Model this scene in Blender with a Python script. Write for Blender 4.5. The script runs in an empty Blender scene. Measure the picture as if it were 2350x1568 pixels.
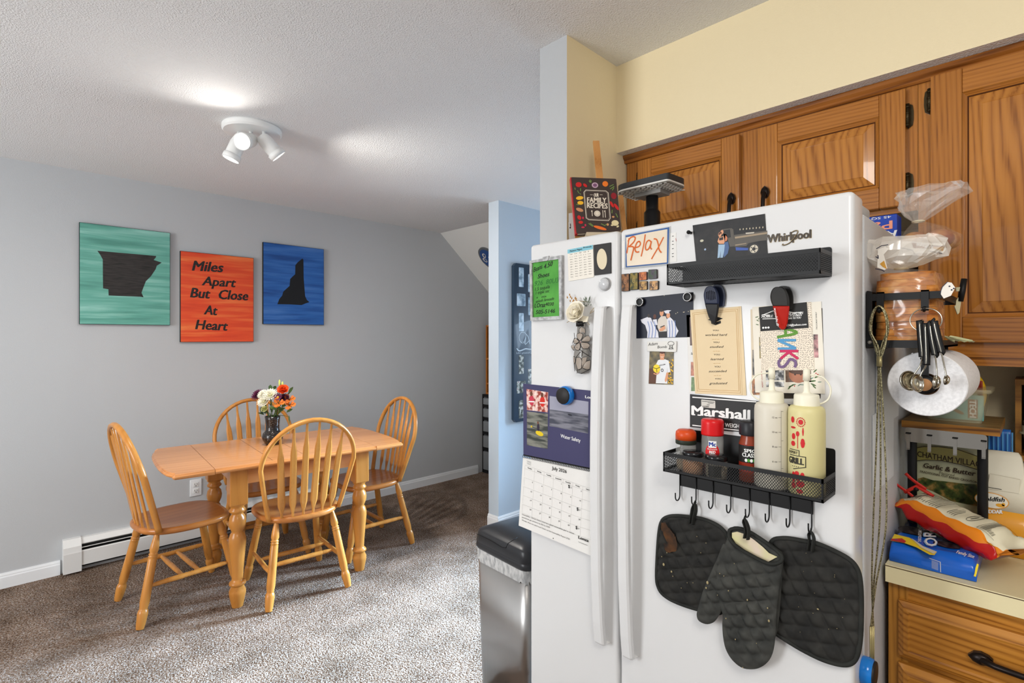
import bpy, bmesh, math, random
from mathutils import Vector, Matrix, Euler
random.seed(11)
S = bpy.context.scene
COL = S.collection
R = math.radians

# ------------------------------------------------------------------ camera
CAMH, FPX, CX, CY = 1.424, 1198.0, 1175.0, 773.0      # eye height, focal length and principal point for a 2350 x 1568 frame
FW = Vector((math.cos(R(45.30)), math.sin(R(45.30)), 0))
RT = Vector((FW.y, -FW.x, 0))
UP = Vector((0, 0, 1))
CAM = Vector((0, 0, CAMH))
cd = bpy.data.cameras.new('camera')
cd.sensor_width = 36
cd.lens = FPX / 2350 * 36
cd.shift_y = -(784 - CY) / 2350
cd.clip_start = .02
cam = bpy.data.objects.new('camera', cd)
COL.objects.link(cam)
cam.matrix_world = Matrix((RT, UP, -FW)).transposed().to_4x4()
cam.location = CAM
S.camera = cam

# ------------------------------------------------------------------ light and exposure
S.view_settings.view_transform = 'Standard'
S.view_settings.look = 'None'
S.view_settings.gamma = 1
S.view_settings.use_curve_mapping = False
S.view_settings.exposure = 0.0
wd = bpy.data.worlds.new('world')
S.world = wd
wd.use_nodes = True
wb = wd.node_tree.nodes['Background']
wb.inputs[0].default_value = (.97, .985, 1.0, 1)
wb.inputs[1].default_value = .64

def light(name, kind, loc, power, color, size=.1, size_y=None, aim=None):
    d = bpy.data.lights.new(name, kind)
    d.energy = power
    d.color = color
    if kind == 'AREA':
        d.size = size
        if size_y:
            d.shape = 'RECTANGLE'
            d.size_y = size_y
    else:
        d.shadow_soft_size = size
    o = bpy.data.objects.new(name, d)
    o.location = loc
    if aim is not None:
        o.rotation_euler = (Vector(aim) - Vector(loc)).to_track_quat('-Z', 'Z').to_euler()
    COL.objects.link(o)
    return o

light('hall_window_daylight', 'AREA', (4.62, 1.74, 1.30), 205, (.48, .73, 1.0), .72, 1.7, (.5, 2.12, 0))
bpy.data.lights['hall_window_daylight'].spread = R(40)
light('hall_sky_glow', 'AREA', (4.55, 1.80, 1.30), 40, (.62, .80, 1.0), .8, 1.6, (2.5, 2.3, 1.0))
light('kitchen_ceiling_light', 'AREA', (-.25, -.55, 2.40), 19, (1.0, .95, .88), .75, .75, (-.25, -.55, 0))
light('kitchen_ceiling_fill', 'POINT', (-.25, -.55, 2.12), 22, (1.0, .96, .90), .14)  # unseen fill lamp, added under the area light to brighten the kitchen ceiling
light('room_window_daylight', 'AREA', (-2.9, 2.2, 1.6), 100, (.96, .985, 1.0), 1.6, 1.4, (1.6, 3.0, 1.0))

# ------------------------------------------------------------------ measuring: a pixel of the 2350 x 1568 frame as a ray
def ray(px, py):
    return FW + RT * ((px - CX) / FPX) + UP * ((CY - py) / FPX)

def on(px, py, axis, val):
    d = ray(px, py)
    i = 'xyz'.index(axis)
    return CAM + d * ((val - CAM[i]) / d[i])

class Plane:
    """a real plane in the room: local x to the right, y up, z out of it"""
    def __init__(s, right, up, origin):
        r = Vector(right).normalized()
        u = Vector(up).normalized()
        n = r.cross(u).normalized()
        u = n.cross(r)
        s.M = Matrix((r, u, n)).transposed().to_4x4()
        s.M.translation = Vector(origin)
        s.I = s.M.inverted()
    def uv(s, px, py, d=0.0):
        o = s.I @ CAM
        v = s.I.to_3x3() @ ray(px, py)
        t = (d - o.z) / v.z
        p = o + v * t
        return (p.x, p.y)

FX = 1.17                       # front face of the refrigerator doors
YB = 4.13                       # dining room back wall
FP = Plane((0, -1, 0), (0, 0, 1), (FX, 0, 0))
WP = Plane((1, 0, 0), (0, 0, 1), (0, YB, 0))
SP = Plane((1, 0, 0), (0, 0, 1), (0, .25, 0))      # side of the refrigerator
CP = Plane((0, -1, 0), (0, 0, 1), (1.72, 0, 0))    # face frames of the wall cabinets
BP = Plane((0, -1, 0), (0, 0, 1), (1.44, 0, 0))    # face of the base cabinet

# ------------------------------------------------------------------ materials
def lin(c):
    c = c / 255
    return c / 12.92 if c <= .04045 else ((c + .055) / 1.055) ** 2.4

def rgb(r, g, b):
    return (lin(r), lin(g), lin(b), 1)

MATS = {}
def mat(name, col, rough=.5, metal=0, coat=0, emit=0, alpha=None, bump=0, bscale=200, trans=0, spec=.28):
    if name in MATS:
        return MATS[name]
    m = bpy.data.materials.new(name)
    m.use_nodes = True
    nt = m.node_tree
    b = nt.nodes['Principled BSDF']
    c = rgb(*col)
    b.inputs['Base Color'].default_value = c
    b.inputs['Roughness'].default_value = rough
    b.inputs['Metallic'].default_value = metal
    b.inputs['Coat Weight'].default_value = coat * .5
    b.inputs['Specular IOR Level'].default_value = spec
    if trans:
        b.inputs['Transmission Weight'].default_value = trans
    if alpha is not None:
        b.inputs['Alpha'].default_value = alpha
    if emit:
        b.inputs['Emission Color'].default_value = c
        b.inputs['Emission Strength'].default_value = emit
    if bump:
        tc = nt.nodes.new('ShaderNodeTexCoord')
        n = nt.nodes.new('ShaderNodeTexNoise')
        n.inputs['Scale'].default_value = bscale
        n.inputs['Detail'].default_value = 3
        bp = nt.nodes.new('ShaderNodeBump')
        bp.inputs['Strength'].default_value = bump
        bp.inputs['Distance'].default_value = .004
        nt.links.new(tc.outputs['Object'], n.inputs['Vector'])
        nt.links.new(n.outputs['Fac'], bp.inputs['Height'])
        nt.links.new(bp.outputs['Normal'], b.inputs['Normal'])
    MATS[name] = m
    return m

def nodes(m):
    nt = m.node_tree
    return nt, nt.nodes['Principled BSDF'], nt.nodes.new, nt.links.new

def ramp(new, stops):
    r = new('ShaderNodeValToRGB')
    e = r.color_ramp.elements
    e[0].position, e[0].color = stops[0][0], stops[0][1]
    e[1].position, e[1].color = stops[-1][0], stops[-1][1]
    for p, c in stops[1:-1]:
        x = e.new(p)
        x.color = c
    return r

def wood(name, dark, light_, axis=2, rings=9.0, stretch=.07, rough=.32, coat=.25, streak=.5, dist=5.0):
    """grain that runs along one axis of the object: cathedral bands plus fine pores"""
    if name in MATS:
        return MATS[name]
    m = mat(name, light_, rough, 0, coat)
    nt, b, new, link = nodes(m)
    tc = new('ShaderNodeTexCoord')
    oi = new('ShaderNodeObjectInfo')
    sc = new('ShaderNodeVectorMath'); sc.operation = 'SCALE'
    cb = new('ShaderNodeCombineXYZ')
    for i in range(3):
        link(oi.outputs['Random'], cb.inputs[i])
    link(cb.outputs[0], sc.inputs[0]); sc.inputs['Scale'].default_value = 7
    ad = new('ShaderNodeVectorMath'); ad.operation = 'ADD'
    link(tc.outputs['Object'], ad.inputs[0]); link(sc.outputs[0], ad.inputs[1])
    mp = new('ShaderNodeMapping')
    s = [1, 1, 1]; s[axis] = stretch
    mp.inputs['Scale'].default_value = s
    link(ad.outputs[0], mp.inputs['Vector'])
    w = new('ShaderNodeTexWave')
    w.wave_type = 'BANDS'; w.bands_direction = 'DIAGONAL'
    w.inputs['Scale'].default_value = rings
    w.inputs['Distortion'].default_value = dist
    w.inputs['Detail'].default_value = 2
    w.inputs['Detail Scale'].default_value = .8
    w.inputs['Detail Roughness'].default_value = .4
    link(mp.outputs[0], w.inputs['Vector'])
    mp2 = new('ShaderNodeMapping')
    s2 = [1, 1, 1]; s2[axis] = .03
    mp2.inputs['Scale'].default_value = s2
    link(ad.outputs[0], mp2.inputs['Vector'])
    n = new('ShaderNodeTexNoise')
    n.inputs['Scale'].default_value = 300
    n.inputs['Detail'].default_value = 2
    link(mp2.outputs[0], n.inputs['Vector'])
    big = new('ShaderNodeTexNoise'); big.inputs['Scale'].default_value = 7; big.inputs['Detail'].default_value = 2
    link(mp.outputs[0], big.inputs['Vector'])
    mx = new('ShaderNodeMix')
    mx.inputs['Factor'].default_value = streak
    link(w.outputs['Fac'], mx.inputs['A']); link(n.outputs['Fac'], mx.inputs['B'])
    mid = [a * .25 + c * .75 for a, c in zip(dark, light_)]
    r = ramp(new, [(.14, rgb(*dark)), (.36, rgb(*mid)), (.75, rgb(*light_))])
    link(mx.outputs['Result'], r.inputs[0])
    r2 = ramp(new, [(.3, rgb(228, 222, 216)), (.7, rgb(255, 255, 255))])
    link(big.outputs['Fac'], r2.inputs[0])
    mu = new('ShaderNodeMix'); mu.data_type = 'RGBA'; mu.blend_type = 'MULTIPLY'; mu.inputs['Factor'].default_value = 1
    link(r.outputs[0], mu.inputs['A']); link(r2.outputs[0], mu.inputs['B'])
    link(mu.outputs['Result'], b.inputs['Base Color'])
    bp = new('ShaderNodeBump'); bp.inputs['Strength'].default_value = .08; bp.inputs['Distance'].default_value = .001
    link(mx.outputs['Result'], bp.inputs['Height']); link(bp.outputs[0], b.inputs['Normal'])
    return m

def mottled(name, stops, scale=30, detail=4, rough=.5, stretch=(1, 1, 1), bump=0, bdist=.003, coat=0, metal=0, dist=0, coord='Object'):
    """colour patches from noise through a ramp"""
    if name in MATS:
        return MATS[name]
    m = mat(name, (128, 128, 128), rough, metal, coat)
    nt, b, new, link = nodes(m)
    tc = new('ShaderNodeTexCoord')
    mp = new('ShaderNodeMapping'); mp.inputs['Scale'].default_value = stretch
    link(tc.outputs[coord], mp.inputs['Vector'])
    n = new('ShaderNodeTexNoise')
    n.inputs['Scale'].default_value = scale; n.inputs['Detail'].default_value = detail; n.inputs['Distortion'].default_value = dist
    link(mp.outputs[0], n.inputs['Vector'])
    r = ramp(new, [(p, rgb(*c)) for p, c in stops])
    link(n.outputs['Fac'], r.inputs[0]); link(r.outputs[0], b.inputs['Base Color'])
    if bump:
        bp = new('ShaderNodeBump'); bp.inputs['Strength'].default_value = bump; bp.inputs['Distance'].default_value = bdist
        link(n.outputs['Fac'], bp.inputs['Height']); link(bp.outputs[0], b.inputs['Normal'])
    return m

def plastic_film(name, tint=(255, 255, 255), gloss=.16, milky=.08, rough=.14, crease=.5):
    """thin clear bag: mostly see-through, glossy in its creases"""
    if name in MATS:
        return MATS[name]
    m = bpy.data.materials.new(name); m.use_nodes = True
    nt = m.node_tree; new = nt.nodes.new; link = nt.links.new
    out = nt.nodes['Material Output']
    nt.nodes.remove(nt.nodes['Principled BSDF'])
    tr = new('ShaderNodeBsdfTransparent'); gl = new('ShaderNodeBsdfGlossy'); df = new('ShaderNodeBsdfDiffuse')
    gl.inputs['Roughness'].default_value = rough
    df.inputs['Color'].default_value = rgb(*tint)
    tc = new('ShaderNodeTexCoord'); n = new('ShaderNodeTexNoise'); n.inputs['Scale'].default_value = 15; n.inputs['Detail'].default_value = 2; n.inputs['Distortion'].default_value = 1.0
    bp = new('ShaderNodeBump'); bp.inputs['Strength'].default_value = crease; bp.inputs['Distance'].default_value = .02
    link(tc.outputs['Object'], n.inputs['Vector']); link(n.outputs['Fac'], bp.inputs['Height']); link(bp.outputs[0], gl.inputs['Normal'])
    m1 = new('ShaderNodeMixShader'); m1.inputs[0].default_value = gloss
    m2 = new('ShaderNodeMixShader'); m2.inputs[0].default_value = milky
    link(tr.outputs[0], m1.inputs[1]); link(gl.outputs[0], m1.inputs[2])
    link(m1.outputs[0], m2.inputs[1]); link(df.outputs[0], m2.inputs[2]); link(m2.outputs[0], out.inputs['Surface'])
    MATS[name] = m
    return m

# ------------------------------------------------------------------ geometry
TXT = {}
def glyphs(s, bold=0.0):
    k = (s, bold)
    if k not in TXT:
        cu = bpy.data.curves.new('lettering', 'FONT')
        cu.body = s; cu.offset = bold; cu.resolution_u = 2; cu.fill_mode = 'FRONT'
        ob = bpy.data.objects.new('lettering', cu)
        me = bpy.data.meshes.new_from_object(ob)
        v = [(p.co.x, p.co.y) for p in me.vertices]
        f = [tuple(p.vertices) for p in me.polygons]
        bpy.data.objects.remove(ob); bpy.data.curves.remove(cu); bpy.data.meshes.remove(me)
        TXT[k] = (v, f)
    return TXT[k]

class G:
    """collects shapes, then links them as ONE mesh object"""
    def __init__(s, M=None):
        s.v, s.f, s.mi, s.sm, s.mats = [], [], [], [], []
        s.M = M
    def idx(s, m):
        if m not in s.mats:
            s.mats.append(m)
        return s.mats.index(m)
    def add(s, vs, fs, m, smooth=False, M=None):
        b = len(s.v)
        T = s.M
        for p in vs:
            q = Vector(p)
            if M is not None: q = M @ q
            if T is not None: q = T @ q
            s.v.append(q)
        i = s.idx(m) if not isinstance(m, (list, tuple)) else None
        for k, f in enumerate(fs):
            s.f.append(tuple(b + j for j in f))
            s.mi.append(i if i is not None else s.idx(m[k]))
            s.sm.append(smooth)
        return s
    def box(s, lo, hi, m, M=None):
        (a, b, c), (d, e, f) = lo, hi
        v = [(a, b, c), (d, b, c), (d, e, c), (a, e, c), (a, b, f), (d, b, f), (d, e, f), (a, e, f)]
        q = [(3, 2, 1, 0), (4, 5, 6, 7), (0, 1, 5, 4), (1, 2, 6, 5), (2, 3, 7, 6), (3, 0, 4, 7)]
        return s.add(v, q, m, False, M)
    def rbox(s, lo, hi, r, m, M=None, seg=3, smooth=True):
        bm = bmesh.new()
        bmesh.ops.create_cube(bm, size=1)
        for v in bm.verts:
            v.co = Vector([lo[i] if v.co[i] < 0 else hi[i] for i in range(3)])
        bmesh.ops.bevel(bm, geom=list(bm.edges), offset=r, segments=seg, profile=.5, affect='EDGES', clamp_overlap=True)
        bm.verts.index_update()
        s.add([v.co.copy() for v in bm.verts], [[v.index for v in f.verts] for f in bm.faces], m, smooth, M)
        bm.free()
        return s
    def poly(s, pts, z, m, M=None):
        a = sum(pts[i][0] * pts[(i + 1) % len(pts)][1] - pts[(i + 1) % len(pts)][0] * pts[i][1] for i in range(len(pts)))
        if a < 0: pts = pts[::-1]
        return s.add([(p[0], p[1], z) for p in pts], [tuple(range(len(pts)))], m, False, M)
    def prism(s, pts, z0, z1, m, M=None, side=None, smooth=False):
        a = sum(pts[i][0] * pts[(i + 1) % len(pts)][1] - pts[(i + 1) % len(pts)][0] * pts[i][1] for i in range(len(pts)))
        if a < 0: pts = pts[::-1]
        n = len(pts)
        v = [(p[0], p[1], z0) for p in pts] + [(p[0], p[1], z1) for p in pts]
        s.add(v, [tuple(range(n))[::-1], tuple(range(n, 2 * n))], m, False, M)
        s.add(v, [(i, (i + 1) % n, n + (i + 1) % n, n + i) for i in range(n)], side or m, smooth, M)
        return s
    def disc(s, c, r, z, m, n=24, ry=None, rot=0, M=None):
        ry = ry or r
        ca, sa = math.cos(rot), math.sin(rot)
        pts = []
        for i in range(n):
            x, y = r * math.cos(2 * math.pi * i / n), ry * math.sin(2 * math.pi * i / n)
            pts.append((c[0] + x * ca - y * sa, c[1] + x * sa + y * ca))
        return s.poly(pts, z, m, M)
    def cyl(s, c, r, z0, z1, m, n=28, M=None, top=None, r2=None):
        return s.lathe([(0, z0), (r, z0), (r2 or r, z1), (0, z1)], m, n, Matrix.Translation((c[0], c[1], 0)) if M is None else M @ Matrix.Translation((c[0], c[1], 0)), sharp=True)
    def lathe(s, prof, m, n=24, M=None, sharp=False):
        """profile of (radius, height) about local z; a material list colours each band"""
        v, f, mm = [], [], []
        k = len(prof)
        if sharp:
            for j in range(k - 1):
                b = len(v)
                for (r, z) in (prof[j], prof[j + 1]):
                    for i in range(n):
                        a = 2 * math.pi * i / n
                        v.append((r * math.cos(a), r * math.sin(a), z))
                for i in range(n):
                    i2 = (i + 1) % n
                    f.append((b + i, b + i2, b + n + i2, b + n + i)); mm.append(m[j] if isinstance(m, list) else m)
        else:
            for (r, z) in prof:
                for i in range(n):
                    a = 2 * math.pi * i / n
                    v.append((r * math.cos(a), r * math.sin(a), z))
            for j in range(k - 1):
                for i in range(n):
                    i2 = (i + 1) % n
                    f.append((j * n + i, j * n + i2, (j + 1) * n + i2, (j + 1) * n + i)); mm.append(m[j] if isinstance(m, list) else m)
        return s.add(v, f, mm, True, M)
    def tube(s, pts, r, m, n=8, closed=False, flat=None, M=None, upv=None):
        """swept tube; r may be a list; flat=(a,b) sweeps an ellipse"""
        P = [Vector(p) for p in pts]
        k = len(P)
        v, f = [], []
        ref = Vector(upv) if upv else None
        nrm = None
        for i in range(k):
            if closed: t = (P[(i + 1) % k] - P[i - 1])
            else: t = P[min(i + 1, k - 1)] - P[max(i - 1, 0)]
            if t.length < 1e-9: t = Vector((0, 0, 1))
            t.normalize()
            if ref is not None:
                nrm = ref - t * ref.dot(t)
                if nrm.length < 1e-4: nrm = t.orthogonal()
            elif nrm is None: nrm = t.orthogonal()
            else:
                nrm = nrm - t * nrm.dot(t)
                if nrm.length < 1e-6: nrm = t.orthogonal()
            nrm = nrm.normalized()
            bn = t.cross(nrm)
            rr = r[i] if isinstance(r, (list, tuple)) else r
            a, b = (flat[0] * rr, flat[1] * rr) if flat else (rr, rr)
            for j in range(n):
                th = 2 * math.pi * j / n + (math.pi / 4 if n == 4 else 0)
                v.append(P[i] + nrm * (a * math.cos(th)) + bn * (b * math.sin(th)))
        seg = k if closed else k - 1
        for i in range(seg):
            i2 = (i + 1) % k
            for j in range(n):
                j2 = (j + 1) % n
                f.append((i * n + j, i * n + j2, i2 * n + j2, i2 * n + j))
        if not closed:
            f.append(tuple(range(n))[::-1]); f.append(tuple((k - 1) * n + j for j in range(n)))
        return s.add(v, f, m, n > 4, M)
    def line(s, pts, w, z, m, M=None):
        """flat pen stroke of width w in the plane, one short bar per step"""
        P = [Vector((p[0], p[1])) for p in pts]
        for i in range(len(P) - 1):
            t = P[i + 1] - P[i]
            if t.length < 1e-7: continue
            t.normalize()
            e = t * (w * .22 if len(P) > 2 else 0); n = Vector((-t.y, t.x)) * (w / 2)
            zz_ = z + i * .000018
            s.add([(q.x, q.y, zz_) for q in (P[i] - e - n, P[i + 1] + e - n, P[i + 1] + e + n, P[i] - e + n)], [(0, 1, 2, 3)], m, False, M)
        return s
    def ball(s, c, r, m, n=16, k=9, M=None):
        r = (r, r, r) if not isinstance(r, (tuple, list)) else r
        T = Matrix.Translation(c) @ Matrix.Diagonal((*r, 1))
        pr = [(max(1e-4, math.sin(math.pi * j / (k - 1))), -math.cos(math.pi * j / (k - 1))) for j in range(k)]
        return s.lathe(pr, m, n, T if M is None else M @ T)
    def text(s, st, p0, p1, up, m, z, bold=0.0, shear=0.0):
        """lettering from baseline point p0 to p1 with cap-height vector up, all in the plane"""
        if bold > 0:            # heavier stroke: the same letters laid again a hair aside
            e = (Vector(p1) - Vector(p0)); L = max(e.length, 1e-6); u_ = Vector(up); k = u_.length / .6936 * bold
            e = e / L * k; u2 = u_ / max(u_.length, 1e-6) * k * .7
            for i_, o in enumerate((e, -e, u2, e + u2)):
                s.text(st, Vector(p0) + o, Vector(p1) + o, up, m, z - .00002 * (i_ + 1), 0, shear)
        v, f = glyphs(st, 0)
        if not v: return s
        x0 = min(p[0] for p in v); x1 = max(p[0] for p in v)
        cap = .6936
        p0 = Vector(p0); ex = (Vector(p1) - p0) / (x1 - x0); ey = Vector(up) / cap
        if len(st) < 3 and ex.length > ey.length * 1.25: ex = ex * (ey.length * 1.1 / ex.length)
        out = []
        for (x, y) in v:
            q = p0 + ex * (x - x0) + ey * y + ex * (shear * y)
            out.append((q.x, q.y, z))
        return s.add(out, f, m)
    def build(s, name, parent=None, **props):
        me = bpy.data.meshes.new(name)
        me.from_pydata([tuple(p) for p in s.v], [], s.f)
        for m in s.mats: me.materials.append(m)
        me.polygons.foreach_set('material_index', s.mi)
        me.polygons.foreach_set('use_smooth', s.sm)
        me.update()
        o = bpy.data.objects.new(name, me)
        COL.objects.link(o)
        if parent: o.parent = parent
        for k, x in props.items(): o[k] = x
        return o

def thing(name, label, cat, loc=(0, 0, 0), rz=0, group=None, M=None):
    o = bpy.data.objects.new(name, None)
    o.empty_display_size = .05
    COL.objects.link(o)
    if M is not None: o.matrix_world = M
    else:
        o.location = loc; o.rotation_euler = (0, 0, rz)
    o['label'] = label; o['category'] = cat
    if group: o['group'] = group
    return o

def tag(o, label, cat, group=None):
    o['label'] = label; o['category'] = cat
    if group: o['group'] = group
    return o

def struct(name, g, label=None):
    o = g.build(name)
    o['kind'] = 'structure'
    if label: o['label'] = label
    return o

def smooth_loop(pts, n=6, closed=True):
    """Catmull-Rom through the points"""
    P = [Vector(p) for p in pts]; k = len(P); out = []
    for i in range(k if closed else k - 1):
        if closed: a, b, c, d = P[i - 1], P[i], P[(i + 1) % k], P[(i + 2) % k]
        else: a, b, c, d = P[max(i - 1, 0)], P[i], P[i + 1], P[min(i + 2, k - 1)]
        for j in range(n):
            t = j / n
            out.append(.5 * ((2 * b) + (c - a) * t + (2 * a - 5 * b + 4 * c - d) * t * t + (3 * b - a - 3 * c + d) * t ** 3))
    if not closed: out.append(P[-1])
    return out

class Flat:
    """something lying in a measured plane: parts are drawn in plane coordinates read off the frame's pixels"""
    def __init__(s, name, label, cat, pl, cpx, d=0.0, group=None):
        s.pl = pl; s.d = d
        u, v = pl.uv(*cpx, d)
        s.c = (u, v)
        s.root = thing(name, label, cat, group=group, M=pl.M @ Matrix.Translation((u, v, d)))
        s.T = Matrix.Translation((-u, -v, 0))
    def g(s): return G(s.T)
    def p(s, px, py): return s.pl.uv(px, py, s.d)
    def q(s, pts): return [s.pl.uv(x, y, s.d) for x, y in pts]
    def text(s, g, st, a, b, h, m, z, bold=0.0, shear=0.0, upvec=None):
        p0 = s.p(*a); p1 = s.p(*b)
        u = upvec or (0, -h)
        pu = s.p(a[0] + u[0], a[1] + u[1])
        g.text(st, p0, p1, (pu[0] - p0[0], pu[1] - p0[1]), m, z, bold, shear)
    def stroke(s, g, pts, wpx, m, z, n=5):
        P = s.q(pts)
        s.k = getattr(s, 'k', 0) + 1
        z = z + (s.k % 12) * .00005
        w = wpx * (Vector(s.p(pts[0][0] + 1, pts[0][1])) - Vector(s.p(*pts[0]))).length
        if len(P) > 2: P = [(p.x, p.y) for p in smooth_loop(P, n, False)]
        g.line(P, w, z, m)
    def done(s, g, name, parent=None, **kw): return g.build(name, parent or s.root, **kw)

def round_poly(pts, r, n=5):
    out = []
    k = len(pts)
    for i in range(k):
        a, b, c = Vector(pts[i - 1][:2]), Vector(pts[i][:2]), Vector(pts[(i + 1) % k][:2])
        u = (a - b); w = (c - b)
        rr = min(r, u.length / 2.01, w.length / 2.01)
        p = b + u.normalized() * rr; q = b + w.normalized() * rr
        for j in range(n + 1):
            t = j / n
            o = p * (1 - t) ** 2 + b * 2 * t * (1 - t) + q * t * t
            out.append((o.x, o.y))
    return out
# ------------------------------------------------------------------ surfaces of the room
def paint(name, col, bump=.15, scale=260, rough=.75):
    return mat(name, col, rough, bump=bump, bscale=scale, spec=.3)
PAINT_GREY = paint('grey wall paint', (186, 188, 190))
PAINT_BLUE = paint('pale blue grey wall paint', (190, 201, 211))
PAINT_CREAM = paint('cream wall paint', (240, 224, 186))
TRIM_WHITE = mat('white trim paint', (226, 228, 230), .4)

def popcorn():
    m = mat('textured ceiling paint', (236, 236, 236), .9, spec=.2)
    nt, b, new, link = nodes(m)
    tc = new('ShaderNodeTexCoord')
    n = new('ShaderNodeTexNoise'); n.inputs['Scale'].default_value = 150; n.inputs['Detail'].default_value = 3; n.inputs['Roughness'].default_value = .55
    v = new('ShaderNodeTexVoronoi'); v.inputs['Scale'].default_value = 190
    mx = new('ShaderNodeMix'); mx.inputs['Factor'].default_value = .35
    link(tc.outputs['Object'], n.inputs['Vector']); link(tc.outputs['Object'], v.inputs['Vector'])
    link(n.outputs['Fac'], mx.inputs['A']); link(v.outputs['Distance'], mx.inputs['B'])
    bp = new('ShaderNodeBump'); bp.inputs['Strength'].default_value = .8; bp.inputs['Distance'].default_value = .006
    link(mx.outputs['Result'], bp.inputs['Height']); link(bp.outputs[0], b.inputs['Normal'])
    return m
CEIL = popcorn()

def carpet_mat():
    m = mat('brown grey frieze carpet', (120, 105, 95), .95, spec=.1)
    nt, b, new, link = nodes(m)
    tc = new('ShaderNodeTexCoord')
    n = new('ShaderNodeTexNoise'); n.inputs['Scale'].default_value = 150; n.inputs['Detail'].default_value = 3; n.inputs['Distortion'].default_value = .8
    big = new('ShaderNodeTexNoise'); big.inputs['Scale'].default_value = 4; big.inputs['Detail'].default_value = 3
    link(tc.outputs['Object'], n.inputs['Vector']); link(tc.outputs['Object'], big.inputs['Vector'])
    r = ramp(new, [(.34, rgb(92, 68, 52)), (.46, rgb(150, 122, 101)), (.56, rgb(178, 158, 142)), (.66, rgb(208, 202, 198))])
    link(n.outputs['Fac'], r.inputs[0])
    r2 = ramp(new, [(.35, rgb(200, 196, 192)), (.65, rgb(255, 255, 255))])
    link(big.outputs['Fac'], r2.inputs[0])
    mx = new('ShaderNodeMix'); mx.data_type = 'RGBA'; mx.blend_type = 'MULTIPLY'; mx.inputs['Factor'].default_value = 1
    link(r.outputs[0], mx.inputs['A']); link(r2.outputs[0], mx.inputs['B'])
    link(mx.outputs['Result'], b.inputs['Base Color'])
    v = new('ShaderNodeTexVoronoi'); v.inputs['Scale'].default_value = 130
    link(tc.outputs['Object'], v.inputs['Vector'])
    ad = new('ShaderNodeMath'); ad.operation = 'SUBTRACT'
    link(n.outputs['Fac'], ad.inputs[0]); link(v.outputs['Distance'], ad.inputs[1])
    bp = new('ShaderNodeBump'); bp.inputs['Strength'].default_value = 1.0; bp.inputs['Distance'].default_value = .012
    link(ad.outputs[0], bp.inputs['Height']); link(bp.outputs[0], b.inputs['Normal'])
    return m
CARPET = carpet_mat()

H = 2.44
XS0, YS0 = -3.2, -2.6          # how far the room runs back behind the eye
g = G(); g.box((XS0, YS0, -.08), (4.9, YB + .1, 0), CARPET); struct('floor', g)
g = G(); g.box((XS0, YS0, H), (3.1, YB, H + .08), CEIL); g.box((3.1, 1.24, H), (4.9, 2.83, H + .08), CEIL); struct('ceiling', g)
# the ceiling slopes down beyond the dining end
sl = .855
g = G()
g.add([(3.1, 2.94, H), (4.6, 2.94, H - sl * 1.5), (4.6, YB, H - sl * 1.5), (3.1, YB, H),
       (3.1, 2.94, H + .08), (4.6, 2.94, H - sl * 1.5 + .08), (4.6, YB, H - sl * 1.5 + .08), (3.1, YB, H + .08)],
      [(0, 3, 2, 1), (4, 5, 6, 7), (0, 1, 5, 4), (2, 3, 7, 6), (1, 2, 6, 5), (0, 4, 7, 3)], mat('white sloped ceiling paint', (216, 215, 211), .8, bump=.2, bscale=200))
struct('ceiling_sloped', g)
g = G(); g.box((XS0, YB, 0), (4.9, YB + .1, H), PAINT_GREY); struct('wall_back', g)
g = G(); g.box((2.66, 2.83, 0), (4.9, 2.94, H), PAINT_BLUE)
struct('wall_hall', g)
g = G(); g.box((4.6, 2.94, 0), (4.7, YB, H), PAINT_GREY); struct('wall_nook', g)
# wall at the end of the hall with its glazed opening: the daylight comes in here
g = G()
g.box((4.42, 1.24, 0), (4.52, 1.36, H), PAINT_BLUE); g.box((4.42, 2.24, 0), (4.52, 2.83, H), PAINT_BLUE)
g.box((4.42, 1.36, 2.1), (4.52, 2.24, H), PAINT_BLUE); g.box((4.42, 1.36, 0), (4.52, 2.24, .30), PAINT_BLUE)
struct('wall_hall_end', g)
g = G()
for a, b in (((4.42, 1.36, .30), (4.50, 1.41, 2.1)), ((4.42, 2.19, .30), (4.50, 2.24, 2.1)), ((4.42, 1.41, .30), (4.50, 2.19, .35)), ((4.42, 1.41, 2.05), (4.50, 2.19, 2.1)), ((4.44, 1.41, 1.20), (4.48, 2.19, 1.235))):
    g.box(a, b, TRIM_WHITE)
struct('window_1', g)
# stub partition beside the refrigerator: grey on the room side, cream on the kitchen side
g = G()
x0, x1, y0, y1 = 1.366, 2.13, 1.118, 1.24
v = [(x0, y0, 0), (x1, y0, 0), (x1, y1, 0), (x0, y1, 0), (x0, y0, H), (x1, y0, H), (x1, y1, H), (x0, y1, H)]
g.add(v, [(0, 1, 5, 4), (1, 2, 6, 5), (2, 3, 7, 6), (3, 0, 4, 7), (4, 5, 6, 7), (3, 2, 1, 0)], [PAINT_CREAM, PAINT_CREAM, PAINT_GREY, PAINT_GREY, PAINT_GREY, PAINT_GREY])
struct('wall_partition', g)
g = G(); g.box((2.03, YS0, 0), (2.13, 1.118, H), PAINT_CREAM); struct('wall_kitchen', g)
g = G(); g.box((2.13, 1.13, 0), (4.42, 1.24, H), PAINT_BLUE); struct('wall_hall_side', g)
# boxed soffit over the wall cabinets
g = G()
x0, x1, y0, y1, z0 = 1.66, 2.03, YS0, 1.118, 2.114
v = [(x0, y0, z0), (x1, y0, z0), (x1, y1, z0), (x0, y1, z0), (x0, y0, H), (x1, y0, H), (x1, y1, H), (x0, y1, H)]
g.add(v, [(3, 2, 1, 0), (3, 0, 4, 7), (0, 1, 5, 4), (4, 5, 6, 7), (1, 2, 6, 5), (2, 3, 7, 6)], [CEIL] + [PAINT_CREAM] * 5)
struct('wall_soffit', g)

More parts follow.
